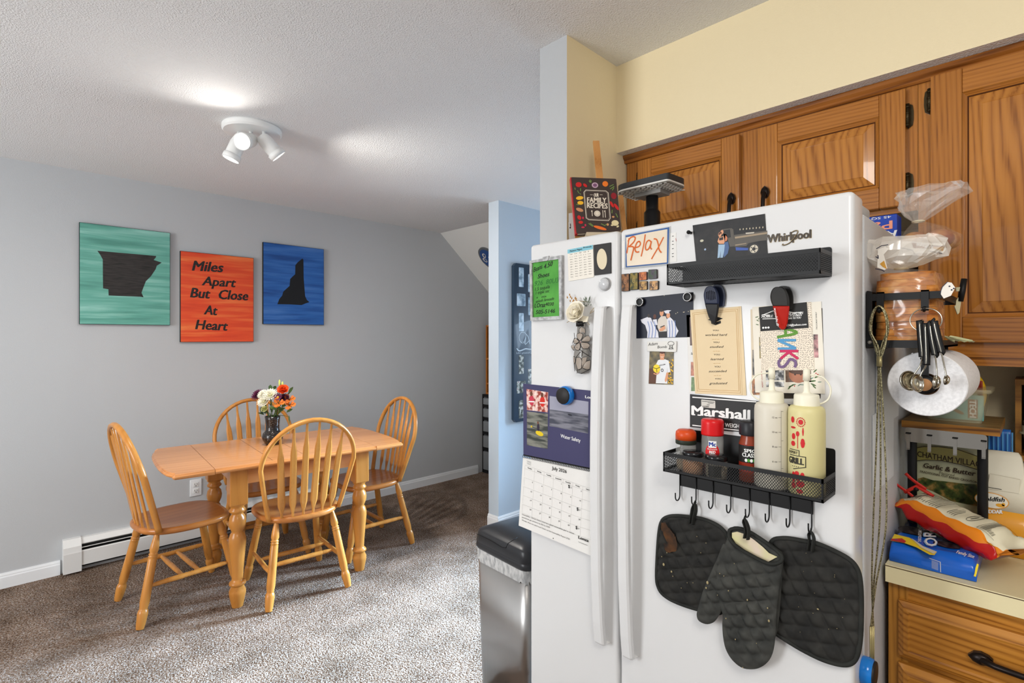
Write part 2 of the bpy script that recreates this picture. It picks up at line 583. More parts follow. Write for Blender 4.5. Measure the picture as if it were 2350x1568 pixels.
def baseboard(name, a, b, out, h=.085, t=.014):
    """moulded skirting from a to b, standing out of the wall towards `out`"""
    a, b, o = Vector(a), Vector(b), Vector(out)
    prof = [(0, 0), (t, 0), (t, h * .72), (t * .75, h * .80), (t * .75, h * .86), (t * .4, h), (0, h)]
    n = len(prof)
    v = [tuple(a + o * p + UP * z) for p, z in prof] + [tuple(b + o * p + UP * z) for p, z in prof]
    g = G(); g.add(v, [(i, (i + 1) % n, n + (i + 1) % n, n + i) for i in range(n)] + [tuple(range(n))[::-1], tuple(range(n, 2 * n))], TRIM_WHITE)
    struct(name, g)
baseboard('baseboard_back_west', (XS0, YB, 0), (.275, YB, 0), (0, -1, 0))
baseboard('baseboard_back_east', (1.92, YB, 0), (3.58, YB, 0), (0, -1, 0))
baseboard('baseboard_hall', (2.646, 2.83, 0), (4.42, 2.83, 0), (0, -1, 0))
baseboard('baseboard_hall_end', (2.66, 2.83, 0), (2.66, 2.94, 0), (-1, 0, 0))
baseboard('baseboard_partition', (1.366, 1.24, 0), (1.366, 1.118, 0), (-1, 0, 0))

# ------------------------------------------------------------------ fittings on the back wall
ENAMEL = mat('white enamelled sheet metal', (222, 222, 220), .35)
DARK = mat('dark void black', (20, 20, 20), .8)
t = thing('baseboard_heater', 'white hot-water baseboard heater along the grey wall under the table', 'heater', (0, YB, 0))
g = G()
L0, L1 = .37, 1.86
def xprof(g, prof, a, b, m):
    n = len(prof)
    v = [(a, -p, z) for p, z in prof] + [(b, -p, z) for p, z in prof]
    g.add(v, [(i, (i + 1) % n, n + (i + 1) % n, n + i) for i in range(n)] + [tuple(range(n))[::-1], tuple(range(n, 2 * n))], m)
xprof(g, [(0, .165), (.045, .165), (.05, .17), (.05, .172), (.03, .2), (0, .2)], L0, L1, ENAMEL)
g.build('top_cover', t)
g = G(); xprof(g, [(.058, .045), (.064, .045), (.066, .128), (.060, .134), (.056, .132), (.058, .126)], L0, L1, ENAMEL); g.build('front_panel', t)
g = G(); xprof(g, [(.045, .143), (.062, .150), (.060, .153), (.043, .147)], L0, L1, ENAMEL); g.build('damper', t)
g = G(); g.box((L0, -.04, .03), (L1, 0, .165), DARK); g.build('fins', t)
for a, b in ((.285, .37), (1.86, 1.91)):
    g = G(); xprof(g, [(0, .012), (.068, .012), (.072, .128), (.070, .136), (.066, .165), (.035, .205), (0, .205)], a, b, ENAMEL); g.build('end_cap', t)

t = thing('wall_outlet', 'white double wall outlet low on the grey wall behind the table leg', 'outlet', (.99, YB, .375))
g = G(); g.rbox((-.036, -.007, -.058), (.036, -.0005, .058), .003, TRIM_WHITE); g.build('cover_plate', t)
for z in (.022, -.022):
    g = G(); g.rbox((-.017, -.0095, z - .016), (.017, -.006, z + .016), .006, ENAMEL)
    for x in (-.007, .007): g.box((x - .0012, -.0099, z - .002), (x + .0012, -.0094, z + .008), DARK)
    g.box((-.0025, -.0099, z - .011), (.0025, -.0094, z - .006), DARK)
    g.build('receptacle', t)

# ------------------------------------------------------------------ three paintings on the back wall
def brushed(name, stops, seed):
    return mottled(name, stops, scale=4.5, detail=7, rough=.45, stretch=(.45, 6, 1), dist=.5)
CANVAS_EDGE = mat('black painted canvas edge', (24, 26, 28), .6)
BRUSH_BLACK = mottled('black brush paint', [(.3, (24, 22, 22)), (.7, (52, 47, 45))], scale=14, rough=.45, stretch=(1, 8, 1))
def painting(name, label, corners, m):
    pl = Plane((1, 0, 0), (0, 0, 1), (0, YB - .022, 0))
    cx = sum(c[0] for c in corners) / 4; cy = sum(c[1] for c in corners) / 4
    it = Flat(name, label, 'painting', pl, (cx, cy), 0)
    us = [it.p(*c) for c in corners]
    u0, u1 = (us[0][0] + us[3][0]) / 2, (us[1][0] + us[2][0]) / 2
    z1, z0 = (us[0][1] + us[1][1]) / 2, (us[2][1] + us[3][1]) / 2
    g = it.g()
    g.box((u0, z0, -.0205), (u1, z1, 0), CANVAS_EDGE)
    g.box((u0 + .002, z0 + .002, -.001), (u1 - .002, z1 - .002, .0006), m)
    it.done(g, 'canvas')
    return it
def z1px(a, ox, oy, s): return [(ox + x / s, oy + y / s) for x, y in a]
it = painting('canvas_painting', 'teal canvas with a black wide state outline, hung nearest the ceiling light', [(179, 511), (388, 533), (393, 746), (185, 745)],
              brushed('teal brushed paint', [(.25, (72, 134, 120)), (.5, (102, 168, 152)), (.75, (150, 202, 190))], 1))
g = it.g()
g.poly(it.q(z1px([(278, 325), (790, 370), (785, 385), (768, 405), (838, 428), (795, 455), (785, 485), (745, 545), (700, 590), (680, 640), (662, 690), (680, 730), (655, 725), (376, 714), (374, 660), (328, 652), (326, 560), (325, 400), (300, 355)], 150, 490, 3.79)), .0012, BRUSH_BLACK)
it.done(g, 'state_silhouette')
it = painting('canvas_painting', 'orange red canvas lettered in black, hung between the teal and blue canvases', [(413, 576), (581, 592), (583, 784), (415, 786)],
              brushed('orange brushed paint', [(.25, (206, 62, 36)), (.5, (226, 82, 44)), (.8, (242, 140, 76))], 2))
g = it.g()
for st, a, b, h in (('Miles', (1104, 497), (1362, 512), 86), ('Apart', (1188, 625), (1472, 642), 78), ('But', (1088, 730), (1248, 741), 84), ('Close', (1328, 745), (1582, 757), 82), ('At', (1207, 878), (1312, 886), 80), ('Heart', (1132, 1007), (1402, 1020), 82)):
    a, b = z1px([a, b], 150, 490, 3.79)
    it.text(g, st, a, b, h / 3.79, BRUSH_BLACK, .0012, .034, .22)
it.done(g, 'lettering')
it = painting('canvas_painting', 'blue canvas with a black narrow state outline, hung nearest the sloped ceiling', [(602, 556.5), (741.5, 571), (745, 746), (606, 744)],
              brushed('blue brushed paint', [(.25, (30, 66, 128)), (.5, (46, 98, 170)), (.75, (78, 122, 188))], 3))
g = it.g()
g.poly(it.q(z1px([(2062, 392), (2070, 405), (2072, 560), (2080, 660), (2085, 720), (2100, 752), (2122, 772), (2090, 782), (2055, 797), (1960, 792), (1843, 790), (1860, 745), (1885, 715), (1895, 680), (1950, 630), (1955, 570), (1980, 545), (1998, 530), (2000, 450), (2020, 425)], 150, 490, 3.79)), .0012, mat('matt black paint', (26, 26, 28), .5))
it.done(g, 'state_silhouette')

# ------------------------------------------------------------------ ceiling spotlight
FIX = mat('white satin metal', (236, 236, 234), .3)
BULB = mat('lit bulb glass', (255, 250, 240), .4, emit=26)
P0 = Vector((.887, 2.69, H))
t = thing('ceiling_spotlight', 'white round ceiling spotlight with three swivel heads', 'ceiling light', P0)
g = G(); g.lathe([(.0001, 0), (.128, 0), (.132, -.006), (.132, -.022), (.125, -.030), (.0001, -.031)], FIX, 48, sharp=True); g.build('canopy', t)
def vis(right, up, toward): return RT * right + UP * up - FW * toward
for k, (sx, sz, sd, ax) in enumerate(((-.06, -.085, .02, (-.34, -.9, .10)), (.005, -.075, .035, (.03, -.42, .95)), (.075, -.075, .02, (.56, -.72, -.40)))):
    p = vis(sx, sz, sd); a = vis(*ax).normalized()
    M = Matrix.Translation(p) @ a.to_track_quat('Z', 'Y').to_matrix().to_4x4()
    g = G()
    g.lathe([(.001, -.035), (.018, -.033), (.030, -.02), (.034, 0), (.035, .055), (.0345, .058), (.040, .060), (.040, .085), (.036, .085), (.036, .062), (.030, .05), (.030, -.005), (.001, -.02)], FIX, 32, M)
    h = g.build('spot_head', t)
    g = G(); q = p - a * .012; top = Vector((q.x, q.y, -.03)) ; g.tube([tuple(top), tuple(q - UP * -.004)], .008, FIX, 12); g.build('stem', h)
    g = G(); g.lathe([(.029, .03), (.033, .045), (.031, .066), (.02, .076), (.001, .079)], BULB, 24, M); g.build('bulb', h)
    lp = P0 + p + a * .094
    light('spotlight_bulb', 'SPOT', lp, (36, 10, 80)[k], (1.0, .95, .88), .028, aim=lp + a)
    bpy.data.lights[-1].spot_size = R(158); bpy.data.lights[-1].spot_blend = 1.0
# ------------------------------------------------------------------ dining table
HON_D, HON_L = (176, 104, 42), (222, 150, 76)
HONEY_X = wood('honey maple table wood', (206, 134, 74), (222, 154, 94), 0, 12, .08, .26, .45, .6, 3)
HONEY_Z = wood('honey maple upright wood', (186, 120, 48), (208, 142, 68), 2, 12, .08, .3, .35, .6, 3)
HONEY_Y = wood('honey maple seat wood', (172, 106, 50), (194, 124, 62), 1, 12, .08, .3, .4, .6, 3)
ANG = R(-5.0)
t = thing('dining_table', 'honey maple dining table with scalloped drop leaves and turned legs', 'table', (1.237, 3.226, 0), ANG)
TT, TB = .765, .738
def edge_slab(g, pts, m, z0, z1):
    """slab whose rim steps in and rounds over"""
    n = len(pts)
    c = Vector((sum(p[0] for p in pts) / n, sum(p[1] for p in pts) / n))
    def inset(d):
        out = []
        for i in range(n):
            a, b, e = Vector(pts[i - 1]), Vector(pts[i]), Vector(pts[(i + 1) % n])
            t1 = (e - a).normalized(); nn = Vector((-t1.y, t1.x))
            q = b + nn * d
            if min(abs(abs(b.x) - .428), abs(abs(b.x) - .430)) < .0015: q.x = b.x          # square where leaf meets top
            out.append(q)
        return out
    rings = [(.014, z0), (.003, z0 + .006), (0, z0 + .013), (.004, z0 + .019), (.008, z0 + .0205), (.0085, z0 + .023), (.012, z1), ]
    v, f = [], []
    for d, z in rings:
        for p in inset(d): v.append((p.x, p.y, z))
    for j in range(len(rings) - 1):
        for i in range(n):
            i2 = (i + 1) % n
            f.append((j * n + i, j * n + i2, (j + 1) * n + i2, (j + 1) * n + i))
    f.append(tuple(range(n))[::-1]); f.append(tuple((len(rings) - 1) * n + i for i in range(n)))
    g.add(v, f, m)
W2 = .385
g = G(); edge_slab(g, [(-.428, -W2), (.428, -W2), (.428, W2), (-.428, W2)], HONEY_X, TB, TT)
for x in (-.155, .02): g.box((x - .0008, -W2 + .013, TT - .001), (x + .0008, W2 - .013, TT + .0002), mat('dark table seam', (96, 56, 26), .6))
g.build('tabletop', t)
end = [(-.430, -W2), (-.598, -W2), (-.609, -W2 + .010), (-.604, -W2 + .034), (-.612, -W2 + .050), (-.626, -W2 + .09), (-.637, -W2 + .17), (-.643, -.13), (-.645, 0)]
for s in (1, -1):
    pts = [(x * s, y) for x, y in end] + [(x * s, -y) for x, y in end[:-1]][::-1]
    a = sum(pts[i][0] * pts[(i + 1) % len(pts)][1] - pts[(i + 1) % len(pts)][0] * pts[i][1] for i in range(len(pts)))
    if a < 0: pts = pts[::-1]
    g = G(); edge_slab(g, pts, HONEY_X, TB, TT); g.build('leaf', t)
g = G()
for a, b in (((-.265, -.295, .645), (.33, -.273, TB)), ((-.265, .350, .645), (.33, .372, TB)), ((-.325, -.23, .645), (-.303, .30, TB)), ((.368, -.23, .645), (.39, .30, TB))): g.box(a, b, HONEY_X)
g.build('apron', t)
legp = [(.027, 0), (.031, .018), (.041, .07), (.0405, .085), (.030, .108), (.0315, .111), (.040, .117), (.041, .125), (.037, .132), (.028, .138), (.027, .15), (.030, .2), (.036, .27), (.042, .335), (.0415, .36), (.034, .385), (.027, .395), (.030, .402), (.040, .428), (.042, .448), (.037, .475), (.027, .488), (.028, .494), (.039, .502), (.040, .510), (.034, .518), (.031, .526), (.040, .534), (.042, .546)]
for sx in (-.305, .37):
    for sy in (-.27, .340):
        g = G(Matrix.Translation((sx, sy, 0)))
        g.lathe(legp, HONEY_Z, 28); g.rbox((-.043, -.043, .54), (.043, .043, TB), .006, HONEY_Z, smooth=False)
        g.build('leg', t)

# ------------------------------------------------------------------ arrow-back chairs
def chair(label, loc, rz, sides=True):
    t = thing('dining_chair', label, 'chair', loc, rz, 'arrow-back dining chairs around the table')
    # seat: front towards +y
    st = .455
    out = []
    N = 44
    for i in range(N):
        a = 2 * math.pi * i / N
        ca, sa = math.cos(a), math.sin(a)
        ex = 3.3 if sa > 0 else 2.6
        x = (abs(ca) ** (2 / ex)) * math.copysign(1, ca) * (.222 if sa > 0 else .222 - .018 * (-sa))
        y = (abs(sa) ** (2 / ex)) * math.copysign(1, sa) * .215
        out.append((x, y))
    g = G()
    v, f = [], []
    rings = [(.80, st - .034), (.95, st - .032), (1.0, st - .02), (1.0, st - .008), (.965, st + .001), (.90, st - .001), (.7, st - .006), (.4, st - .010), (.1, st - .010)]
    for s_, z in rings:
        for x, y in out: v.append((x * s_, y * s_, z))
    for j in range(len(rings) - 1):
        for i in range(N):
            f.append((j * N + i, j * N + (i + 1) % N, (j + 1) * N + (i + 1) % N, (j + 1) * N + i))
    f.append(tuple(range(N))[::-1]); f.append(tuple((len(rings) - 1) * N + i for i in range(N)))
    g.add(v, f, HONEY_Y, True); g.build('seat', t)
    tilt = R(15)
    def back(x, s_): return Vector((x, -.145 - s_ * math.sin(tilt), st - .012 + s_ * math.cos(tilt)))
    def halfw(s_): return .188 + .06 * min(1, s_ / .30) ** .9
    ns = 10
    left = [(-halfw(.30 * i / ns), .30 * i / ns) for i in range(ns)]
    arc = [(-.248 * math.cos(math.pi * i / 22), .30 + .255 * math.sin(math.pi * i / 22)) for i in range(23)]
    path = [back(x, s_) for x, s_ in left + arc + [(-x, s_) for x, s_ in left[::-1]]]
    g = G(); g.tube(path, .0155, HONEY_Z, 8, flat=(1.0, .82), upv=(0, -math.cos(tilt), -math.sin(tilt)))
    g.build('back_hoop', t)
    nb = Vector((0, math.cos(tilt), math.sin(tilt)))
    for k in range(6):
        c = k - 2.5
        xb, xt = c * .052, c * .0665
        top = .30 + .25 * math.sqrt(max(0, 1 - (xt / .248) ** 2))
        yb = -.172 - .022 * (1 - (c / 2.5) ** 2)
        b0 = Vector((xb, yb, st - .012)); b1 = back(xt, top)
        axis = (b1 - b0); L = axis.length; ax = axis.normalized()
        side = Vector((1, 0, 0)); side = (side - ax * side.dot(ax)).normalized(); fr = side.cross(ax)
        prof = [(0, .0065), (.07, .0065), (.16, .0185), (.19, .0195), (.45, .0180), (.70, .0165), (.74, .0155), (.80, .0105), (.88, .0068), (1, .0055)]
        v, f = [], []
        for s_, w in prof:
            th = .0055
            p = b0 + ax * (s_ * L)
            for q in ((w, th * .3), (w, -th * .3), (w * .6, -th), (-w * .6, -th), (-w, -th * .3), (-w, th * .3), (-w * .6, th), (w * .6, th)):
                v.append(p + side * q[0] + fr * q[1])
        for j in range(len(prof) - 1):
            for i in range(8): f.append((j * 8 + i, j * 8 + (i + 1) % 8, (j + 1) * 8 + (i + 1) % 8, (j + 1) * 8 + i))
        g = G(); g.add(v, f, HONEY_Z); g.build('arrow_spindle', t)
    lp = [(.0115, 0), (.0125, .02), (.019, .12), (.0205, .17), (.0165, .20), (.0165, .205), (.0205, .212), (.0205, .220), (.0165, .228), (.0205, .238), (.0205, .246), (.018, .252), (.0195, .27), (.0205, .5), (.0215, .72), (.0175, .79), (.0175, .795), (.021, .805), (.0235, .84), (.020, .95), (.0165, 1.0)]
    def swept(g, a, b, prof, n=16):
        a, b = Vector(a), Vector(b); d = b - a
        M = Matrix.Translation(a) @ d.to_track_quat('Z', 'Y').to_matrix().to_4x4()
        g.lathe([(r, s_ * d.length) for r, s_ in prof], HONEY_Z, n, M)
    ends = {}
    for sx in (-1, 1):
        for sy in (-1, 1):
            a = Vector((sx * .150, sy * .145, st - .03)); b = Vector((sx * .212, sy * .232, .003))
            ends[(sx, sy)] = (a, b)
            g = G(); swept(g, a, b, lp); g.build('leg', t)
    at = lambda k, s_: ends[k][0].lerp(ends[k][1], s_)
    sp = [(.006, 0), (.011, .10), (.0125, .14), (.0105, .15), (.013, .16), (.0105, .17), (.0125, .19), (.0135, .40), (.0115, .42), (.014, .44), (.011, .455), (.014, .475), (.011, .49), (.014, .51), (.011, .525), (.014, .545), (.0115, .56), (.0135, .60), (.0125, .81), (.0105, .83), (.013, .84), (.0105, .85), (.0125, .86), (.011, .90), (.006, 1)]
    pl = [(.008, 0), (.0125, .3), (.0125, .7), (.008, 1)]
    if sides:
        A = {sx: (at((sx, -1), .56), at((sx, 1), .56)) for sx in (-1, 1)}
    else:
        A = {sy: (at((-1, sy), .56), at((1, sy), .56)) for sy in (-1, 1)}
        A = {sx: (at((sx, -1), .60), at((sx, 1), .60)) for sx in (-1, 1)}
    for sx in (-1, 1):
        g = G(); swept(g, *A[sx], sp if sides else pl); g.build('side_stretcher', t)
    for s_ in (.40, .60) if sides else (.30, .62):
        g = G(); swept(g, A[-1][0].lerp(A[-1][1], s_), A[1][0].lerp(A[1][1], s_), pl if sides else sp); g.build('cross_stretcher', t)
    return t
chair('arrow-back maple chair with its back turned, at the long table side nearest the trash can', (1.235, 3.015, 0), R(-5), False)
chair('arrow-back maple chair at the table end below the teal canvas', (.715, 3.300, 0), R(-90 + 4))
chair('arrow-back maple chair between the table and the grey wall, behind the flower vase', (1.27, 3.63, 0), R(180 - 4))
chair('arrow-back maple chair at the table end nearest the sloped ceiling', (1.815, 3.256, 0), R(90 - 2))

# ------------------------------------------------------------------ vase and bouquet
VX, VY = 1.205, 3.30
VASE = mottled('black speckled crackle glass', [(.45, (28, 24, 23)), (.66, (46, 40, 37)), (.74, (170, 164, 158))], scale=170, detail=2, rough=.15, coat=.8, bump=.4, bdist=.002)
t = thing('flower_vase', 'black speckled vase with a round belly on the dining table', 'vase', (VX, VY, TT))
g = G(); g.lathe([(.00005, 0), (.034, 0), (.044, .01), (.058, .035), (.0605, .05), (.054, .07), (.043, .083), (.039, .092), (.039, .12), (.042, .155), (.0445, .174), (.041, .174), (.037, .12), (.037, .092), (.052, .06), (.03, .012), (.00005, .010)], VASE, 36); g.build('vase_body', t)
LEAF = mottled('bouquet leaf green', [(.3, (44, 66, 30)), (.7, (86, 112, 52))], scale=40, rough=.5)
STEM = mat('bouquet stem green', (66, 88, 38), .5)
def petal_ring(g, c, n, L, w, elev, m, axis, ph=0, curl=.25):
    """n petals round a centre; axis is the way the flower looks"""
    q = Vector(axis).normalized().to_track_quat('Z', 'Y').to_matrix()
    for i in range(n):
        a = 2 * math.pi * i / n + ph
        u = Vector((math.cos(a), math.sin(a), 0)); s_ = Vector((-math.sin(a), math.cos(a), 0))
        v = []
        for k, (d, ww) in enumerate(((0, .25), (.45, .8), (.8, 1), (1, .3))):
            e = elev + curl * d
            p = u * (d * L * math.cos(e)) + Vector((0, 0, d * L * math.sin(e)))
            v += [Vector(c) + q @ (p - s_ * (w * ww / 2)), Vector(c) + q @ (p + s_ * (w * ww / 2))]
        g.add(v, [(0, 1, 3, 2), (2, 3, 5, 4), (4, 5, 7, 6)], m, True)
def leaf(g, a, b, w, m=None):
    a, b = Vector(a), Vector(b); d = b - a
    s_ = d.cross(Vector((.3, -.8, .4))).normalized()
    v = []
    for k, (q, ww) in enumerate(((0, .15), (.35, .95), (.65, .9), (1, .08))):
        p = a + d * q + UP * (.12 * d.length * math.sin(math.pi * q))
        v += [p - s_ * w * ww / 2, p + s_ * w * ww / 2]
    g.add(v, [(0, 1, 3, 2), (2, 3, 5, 4), (4, 5, 7, 6)], m or LEAF, True)
WHITE_P = mat('ivory petal', (236, 232, 214), .5); GREEN_P = mat('pale green petal', (214, 214, 150), .5)
PURPLE_P = mat('plum petal', (92, 36, 66), .5); ORANGE_P = mat('orange rose petal', (232, 92, 40), .5)
AMBER_P = mat('amber lily petal', (206, 112, 44), .5); YELLOW_P = mat('yellow flower eye', (232, 180, 48), .5)
BUD = mat('lily bud green', (196, 202, 110), .5)
neck = Vector((VX, VY, TT + .165))
def bloom(name, label, cat, pxy, depth, build, group=None, leaves=0):
    """one stem of the bouquet; its head is placed by the frame, `depth` metres nearer the eye than the vase axis"""
    tt = FW.dot(Vector((VX, VY, 0))) - depth
    head = CAM + ray(*pxy) * tt
    t = thing(name, label, cat, (VX, VY, TT + .02), group=group)
    T = Matrix.Translation(Vector((-VX, -VY, -TT - .02)))
    hx = head - neck
    n0 = neck + Vector((hx.x, hx.y, 0)).normalized() * .022
    foot = Vector((VX, VY, TT + .02)) - Vector((hx.x, hx.y, 0)) * .15
    g = G(T)
    pts = [foot, n0 - UP * .03, n0, n0.lerp(head, .5) + UP * .01, head]
    g.tube([tuple(p) for p in smooth_loop(pts, 4, False)], .0022, STEM, 6); g.build('stem', t)
    g = G(T); ax = (head - neck).normalized() * .5 - FW * .75 + UP * .3
    build(g, head, ax); g.build('flower_head', t)
    for k in range(leaves):
        g = G(T); p = n0.lerp(head, .55 + .2 * k)
        leaf(g, p, p + Vector((random.uniform(-.05, .05), random.uniform(-.05, .03), random.uniform(.0, .03))), .022); g.build('leaf', t)
def mum(m, L=.032, eye=None):
    def f(g, c, ax):
        for k, e in enumerate((.05, .35, .65, .95, 1.2)): petal_ring(g, c, 18 - 2 * k, L * (1 - .12 * k), .0085, e, m, ax, k * .2)
        g.ball(c, L * .3, eye or m, 10, 6)
    return f
def rose(g, c, ax):
    for k, (L, w, e, n) in enumerate(((.038, .044, .15, 6), (.034, .040, .5, 5), (.029, .034, .85, 5), (.021, .026, 1.1, 4), (.013, .018, 1.3, 3))): petal_ring(g, c, n, L, w, e, ORANGE_P, ax, k * .5, .4)
    g.ball(c, .011, ORANGE_P, 10, 6)
def lily(g, c, ax):
    petal_ring(g, c, 3, .042, .026, .45, AMBER_P, ax, 0, .1); petal_ring(g, c, 3, .038, .017, .6, AMBER_P, ax, .6, .1)
    for k in range(5): g.tube([c, Vector(c) + (ax.normalized() + Vector((math.cos(k * 1.3), math.sin(k * 1.3), .3)) * .35) * .022], .0009, STEM, 4)
def bud(g, c, ax):
    for dx, dz, hgt in ((-.008, 0, .044), (.010, -.006, .034)):
        g.ball(Vector(c) + RT * dx + UP * dz, (.0065, .0065, hgt / 2), BUD, 10, 8)
def daisy(g, c, ax):
    petal_ring(g, c, 14, .027, .008, .1, PURPLE_P, ax); g.ball(c, .007, YELLOW_P, 10, 6)
def px4(x, y): return (560 + x / 9.22, 860 + y / 9.22)
bloom('plum_chrysanthemum', 'plum chrysanthemum in the bouquet, outermost beside the ivory ones', 'flower', px4(310, 450), .0, mum(PURPLE_P, .046), None, 1)
bloom('ivory_chrysanthemum', 'large ivory chrysanthemum at the middle of the bouquet', 'flower', px4(560, 440), .04, mum(WHITE_P, .046, GREEN_P), 'ivory chrysanthemums in the vase', 1)
bloom('ivory_chrysanthemum', 'ivory chrysanthemum with green heart, low beside the vase rim', 'flower', px4(420, 580), .05, mum(WHITE_P, .040, GREEN_P), 'ivory chrysanthemums in the vase')
bloom('ivory_chrysanthemum', 'half-open pale green chrysanthemum, lowest in the bouquet', 'flower', px4(440, 730), .04, mum(GREEN_P, .024), 'ivory chrysanthemums in the vase', 1)
bloom('ivory_chrysanthemum', 'upper ivory chrysanthemum touching the plum one', 'flower', px4(410, 430), .03, mum(WHITE_P, .036, WHITE_P), 'ivory chrysanthemums in the vase')
bloom('orange_rose', 'open orange rose near the top of the bouquet', 'flower', px4(830, 340), .03, rose, None, 1)
bloom('plum_daisy', 'small plum daisy with yellow eye under the orange rose', 'flower', px4(720, 480), .05, daisy)
bloom('plum_chrysanthemum', 'dark plum flower tucked behind the amber lily and under the rose', 'flower', px4(850, 500), .02, mum(PURPLE_P, .032))
bloom('amber_lily', 'amber lily bloom facing out at the centre front of the bouquet', 'flower', px4(740, 620), .06, lily, 'amber lilies in the vase', 1)
bloom('amber_lily', 'lower amber lily bloom drooping outward toward the table end', 'flower', px4(960, 660), .03, lily, 'amber lilies in the vase', 2)
bloom('amber_lily', 'upper amber lily bloom beneath the rose leaf', 'flower', px4(955, 540), .01, lily, 'amber lilies in the vase')
bloom('lily_bud', 'pale green lily buds standing highest in the bouquet', 'flower', px4(780, 180), .01, bud)
t = thing('leafy_sprig', 'dark green leafy sprig filling in around the bouquet stems', 'foliage', (VX, VY, TT + .02))
T = Matrix.Translation(Vector((-VX, -VY, -TT - .02)))
tt = FW.dot(Vector((VX, VY, 0)))
g = G(T)
for (x, y) in ((560, 320), (1000, 320), (1060, 640), (320, 820), (850, 650), (380, 760), (960, 900)):
    e = CAM + ray(*px4(x, y)) * tt
    g.tube([tuple(p) for p in smooth_loop([neck - UP * .12, neck, neck.lerp(e, .6) + UP * .01, e], 4, False)], .0015, STEM, 5)
g.build('stem', t)
for (x, y, x2, y2, w) in ((560, 360, 560, 215, .03), (940, 420, 1040, 260, .02), (980, 700, 1075, 590, .02), (420, 850, 290, 810, .022), (800, 690, 900, 600, .026), (390, 840, 370, 680, .03), (950, 860, 960, 1060, .012), (620, 330, 680, 240, .022), (600, 800, 560, 690, .02), (720, 820, 860, 700, .02), (900, 800, 1030, 730, .018)):
    g = G(T); leaf(g, CAM + ray(*px4(x, y)) * (tt - .01), CAM + ray(*px4(x2, y2)) * tt, w); g.build('leaf', t)

# ------------------------------------------------------------------ hall: collage frame, sign, storage, trash can
NAVY = mat('navy black lacquered board', (38, 54, 70), .25, coat=.6)
HP = Plane((1, 0, 0), (0, 0, 1), (0, 2.83, 0))
PH_A = mottled('bleached photo print', [(.36, (104, 124, 140)), (.5, (164, 184, 198)), (.62, (206, 220, 230))], scale=18, rough=.2, coat=.5)
PH_B = mottled('dark photo print', [(.35, (40, 44, 40)), (.5, (110, 112, 104)), (.62, (206, 206, 196)), (.72, (150, 110, 120))], scale=34, rough=.2, coat=.5)
x0, x1, z0, z1 = 2.795, 3.235, .772, 1.985
t = thing('collage_frame', 'tall navy collage picture frame with many photos on the blue hall wall', 'picture frame', (x0, 2.83, z0), M=HP.M @ Matrix.Translation((x0, z0, 0)))
W, Hh = x1 - x0, z1 - z0
g = G(); c = .022
g.prism([(c, 0), (W - c, 0), (W, c), (W, Hh - c), (W - c, Hh), (c, Hh), (0, Hh - c), (0, c)], .001, .028, NAVY); g.build('board', t)
def zf(y): return (HP.uv(1190, 520 + y / 6.53)[1] - z0)
rows = [(.052, .105, 620, 910, PH_A), (.030, .125, 1010, 1195, PH_A), (.052, .105, 1300, 1570, PH_A)]
slots = []
for (a, b, yt, yb_, m) in rows: slots.append((a, b, zf(yb_), zf(yt), m))
def zf6(y): return HP.uv(1190, 660 + y / 4.612)[1] - z0
slots += [(.052, .105, zf6(912), zf6(715), PH_B), (.030, .125, zf6(1115), zf6(988), PH_B), (.052, .105, zf6(1380), zf6(1190), PH_B)]
for (a, b, za, zb, m) in slots:
    g = G(); g.prism(round_poly([(a, za), (b, za), (b, zb), (a, zb)], .006), .0275, .0292, m); g.build('photo', t)
for (a, b) in ((.155, .285), (.325, .415)):
    for (za, zb) in ((.06, .22), (.26, .40), (.82, .96), (1.00, 1.14)):
        g = G(); g.prism(round_poly([(a, za), (b, za), (b, zb), (a, zb)], .006), .0275, .0292, PH_B if za < .5 else PH_A); g.build('photo', t)
SILV = mat('pale silver print', (196, 208, 216), .4)
g = G()
zz = lambda x, y: ((x - 372) / 4.612 * .00345, zf6(y))
g.line([(p.x, p.y) for p in smooth_loop([zz(*p) for p in ((495, 590), (455, 565), (445, 520), (470, 480), (520, 478), (560, 505), (585, 540), (600, 600))], 6, False)], .006, .0285, SILV)
g.line([zz(500, 570), zz(515, 590), zz(545, 510), zz(520, 600)], .004, .0286, SILV)
g.line([zz(545, 500), zz(535, 605), zz(600, 560)], .005, .0287, SILV)
g.line([(p.x, p.y) for p in smooth_loop([zz(*p) for p in ((412, 645), (440, 668), (480, 665), (540, 650), (620, 655), (700, 630))], 6, False)], .009, .0285, SILV)
g.text("Life's greatest gift is family", (.025, zf6(700)), (.31, zf6(700)), (0, .013), SILV, .0285, 0, .25)
g.build('monogram_print', t)

# oval sign on the sloped ceiling
sn = Vector((-sl, 0, -1)).normalized()
up = Vector((-1, 0, sl)).normalized()
OP = Plane(up.cross(sn), up, (3.62, 3.40, H - sl * .52))
t = thing('oval_sign', 'blue oval sign with grey rim and pale emblem hung on the sloped ceiling', 'sign', M=OP.M)
o = CAM + ray(1122, 592) * 1.0
BLU = mat('royal blue sign enamel', (36, 72, 130), .35); GRIM = mat('grey sign rim', (96, 98, 100), .5); EMB = mat('cream sign emblem', (206, 200, 186), .5)
cu, cv = OP.uv(1128, 596)
t.matrix_world = OP.M @ Matrix.Translation((cu, cv, 0))
ov = [(.115 * math.cos(a) * (1 - .25 * min(0, math.sin(a)) * -1), .165 * math.sin(a)) for a in [2 * math.pi * i / 40 for i in range(40)]]
g = G(); g.prism(ov, .002, .018, GRIM); g.build('rim', t)
g = G(); g.prism([(x * .86, y * .88) for x, y in ov], .016, .0195, BLU); g.build('face', t)
g = G()
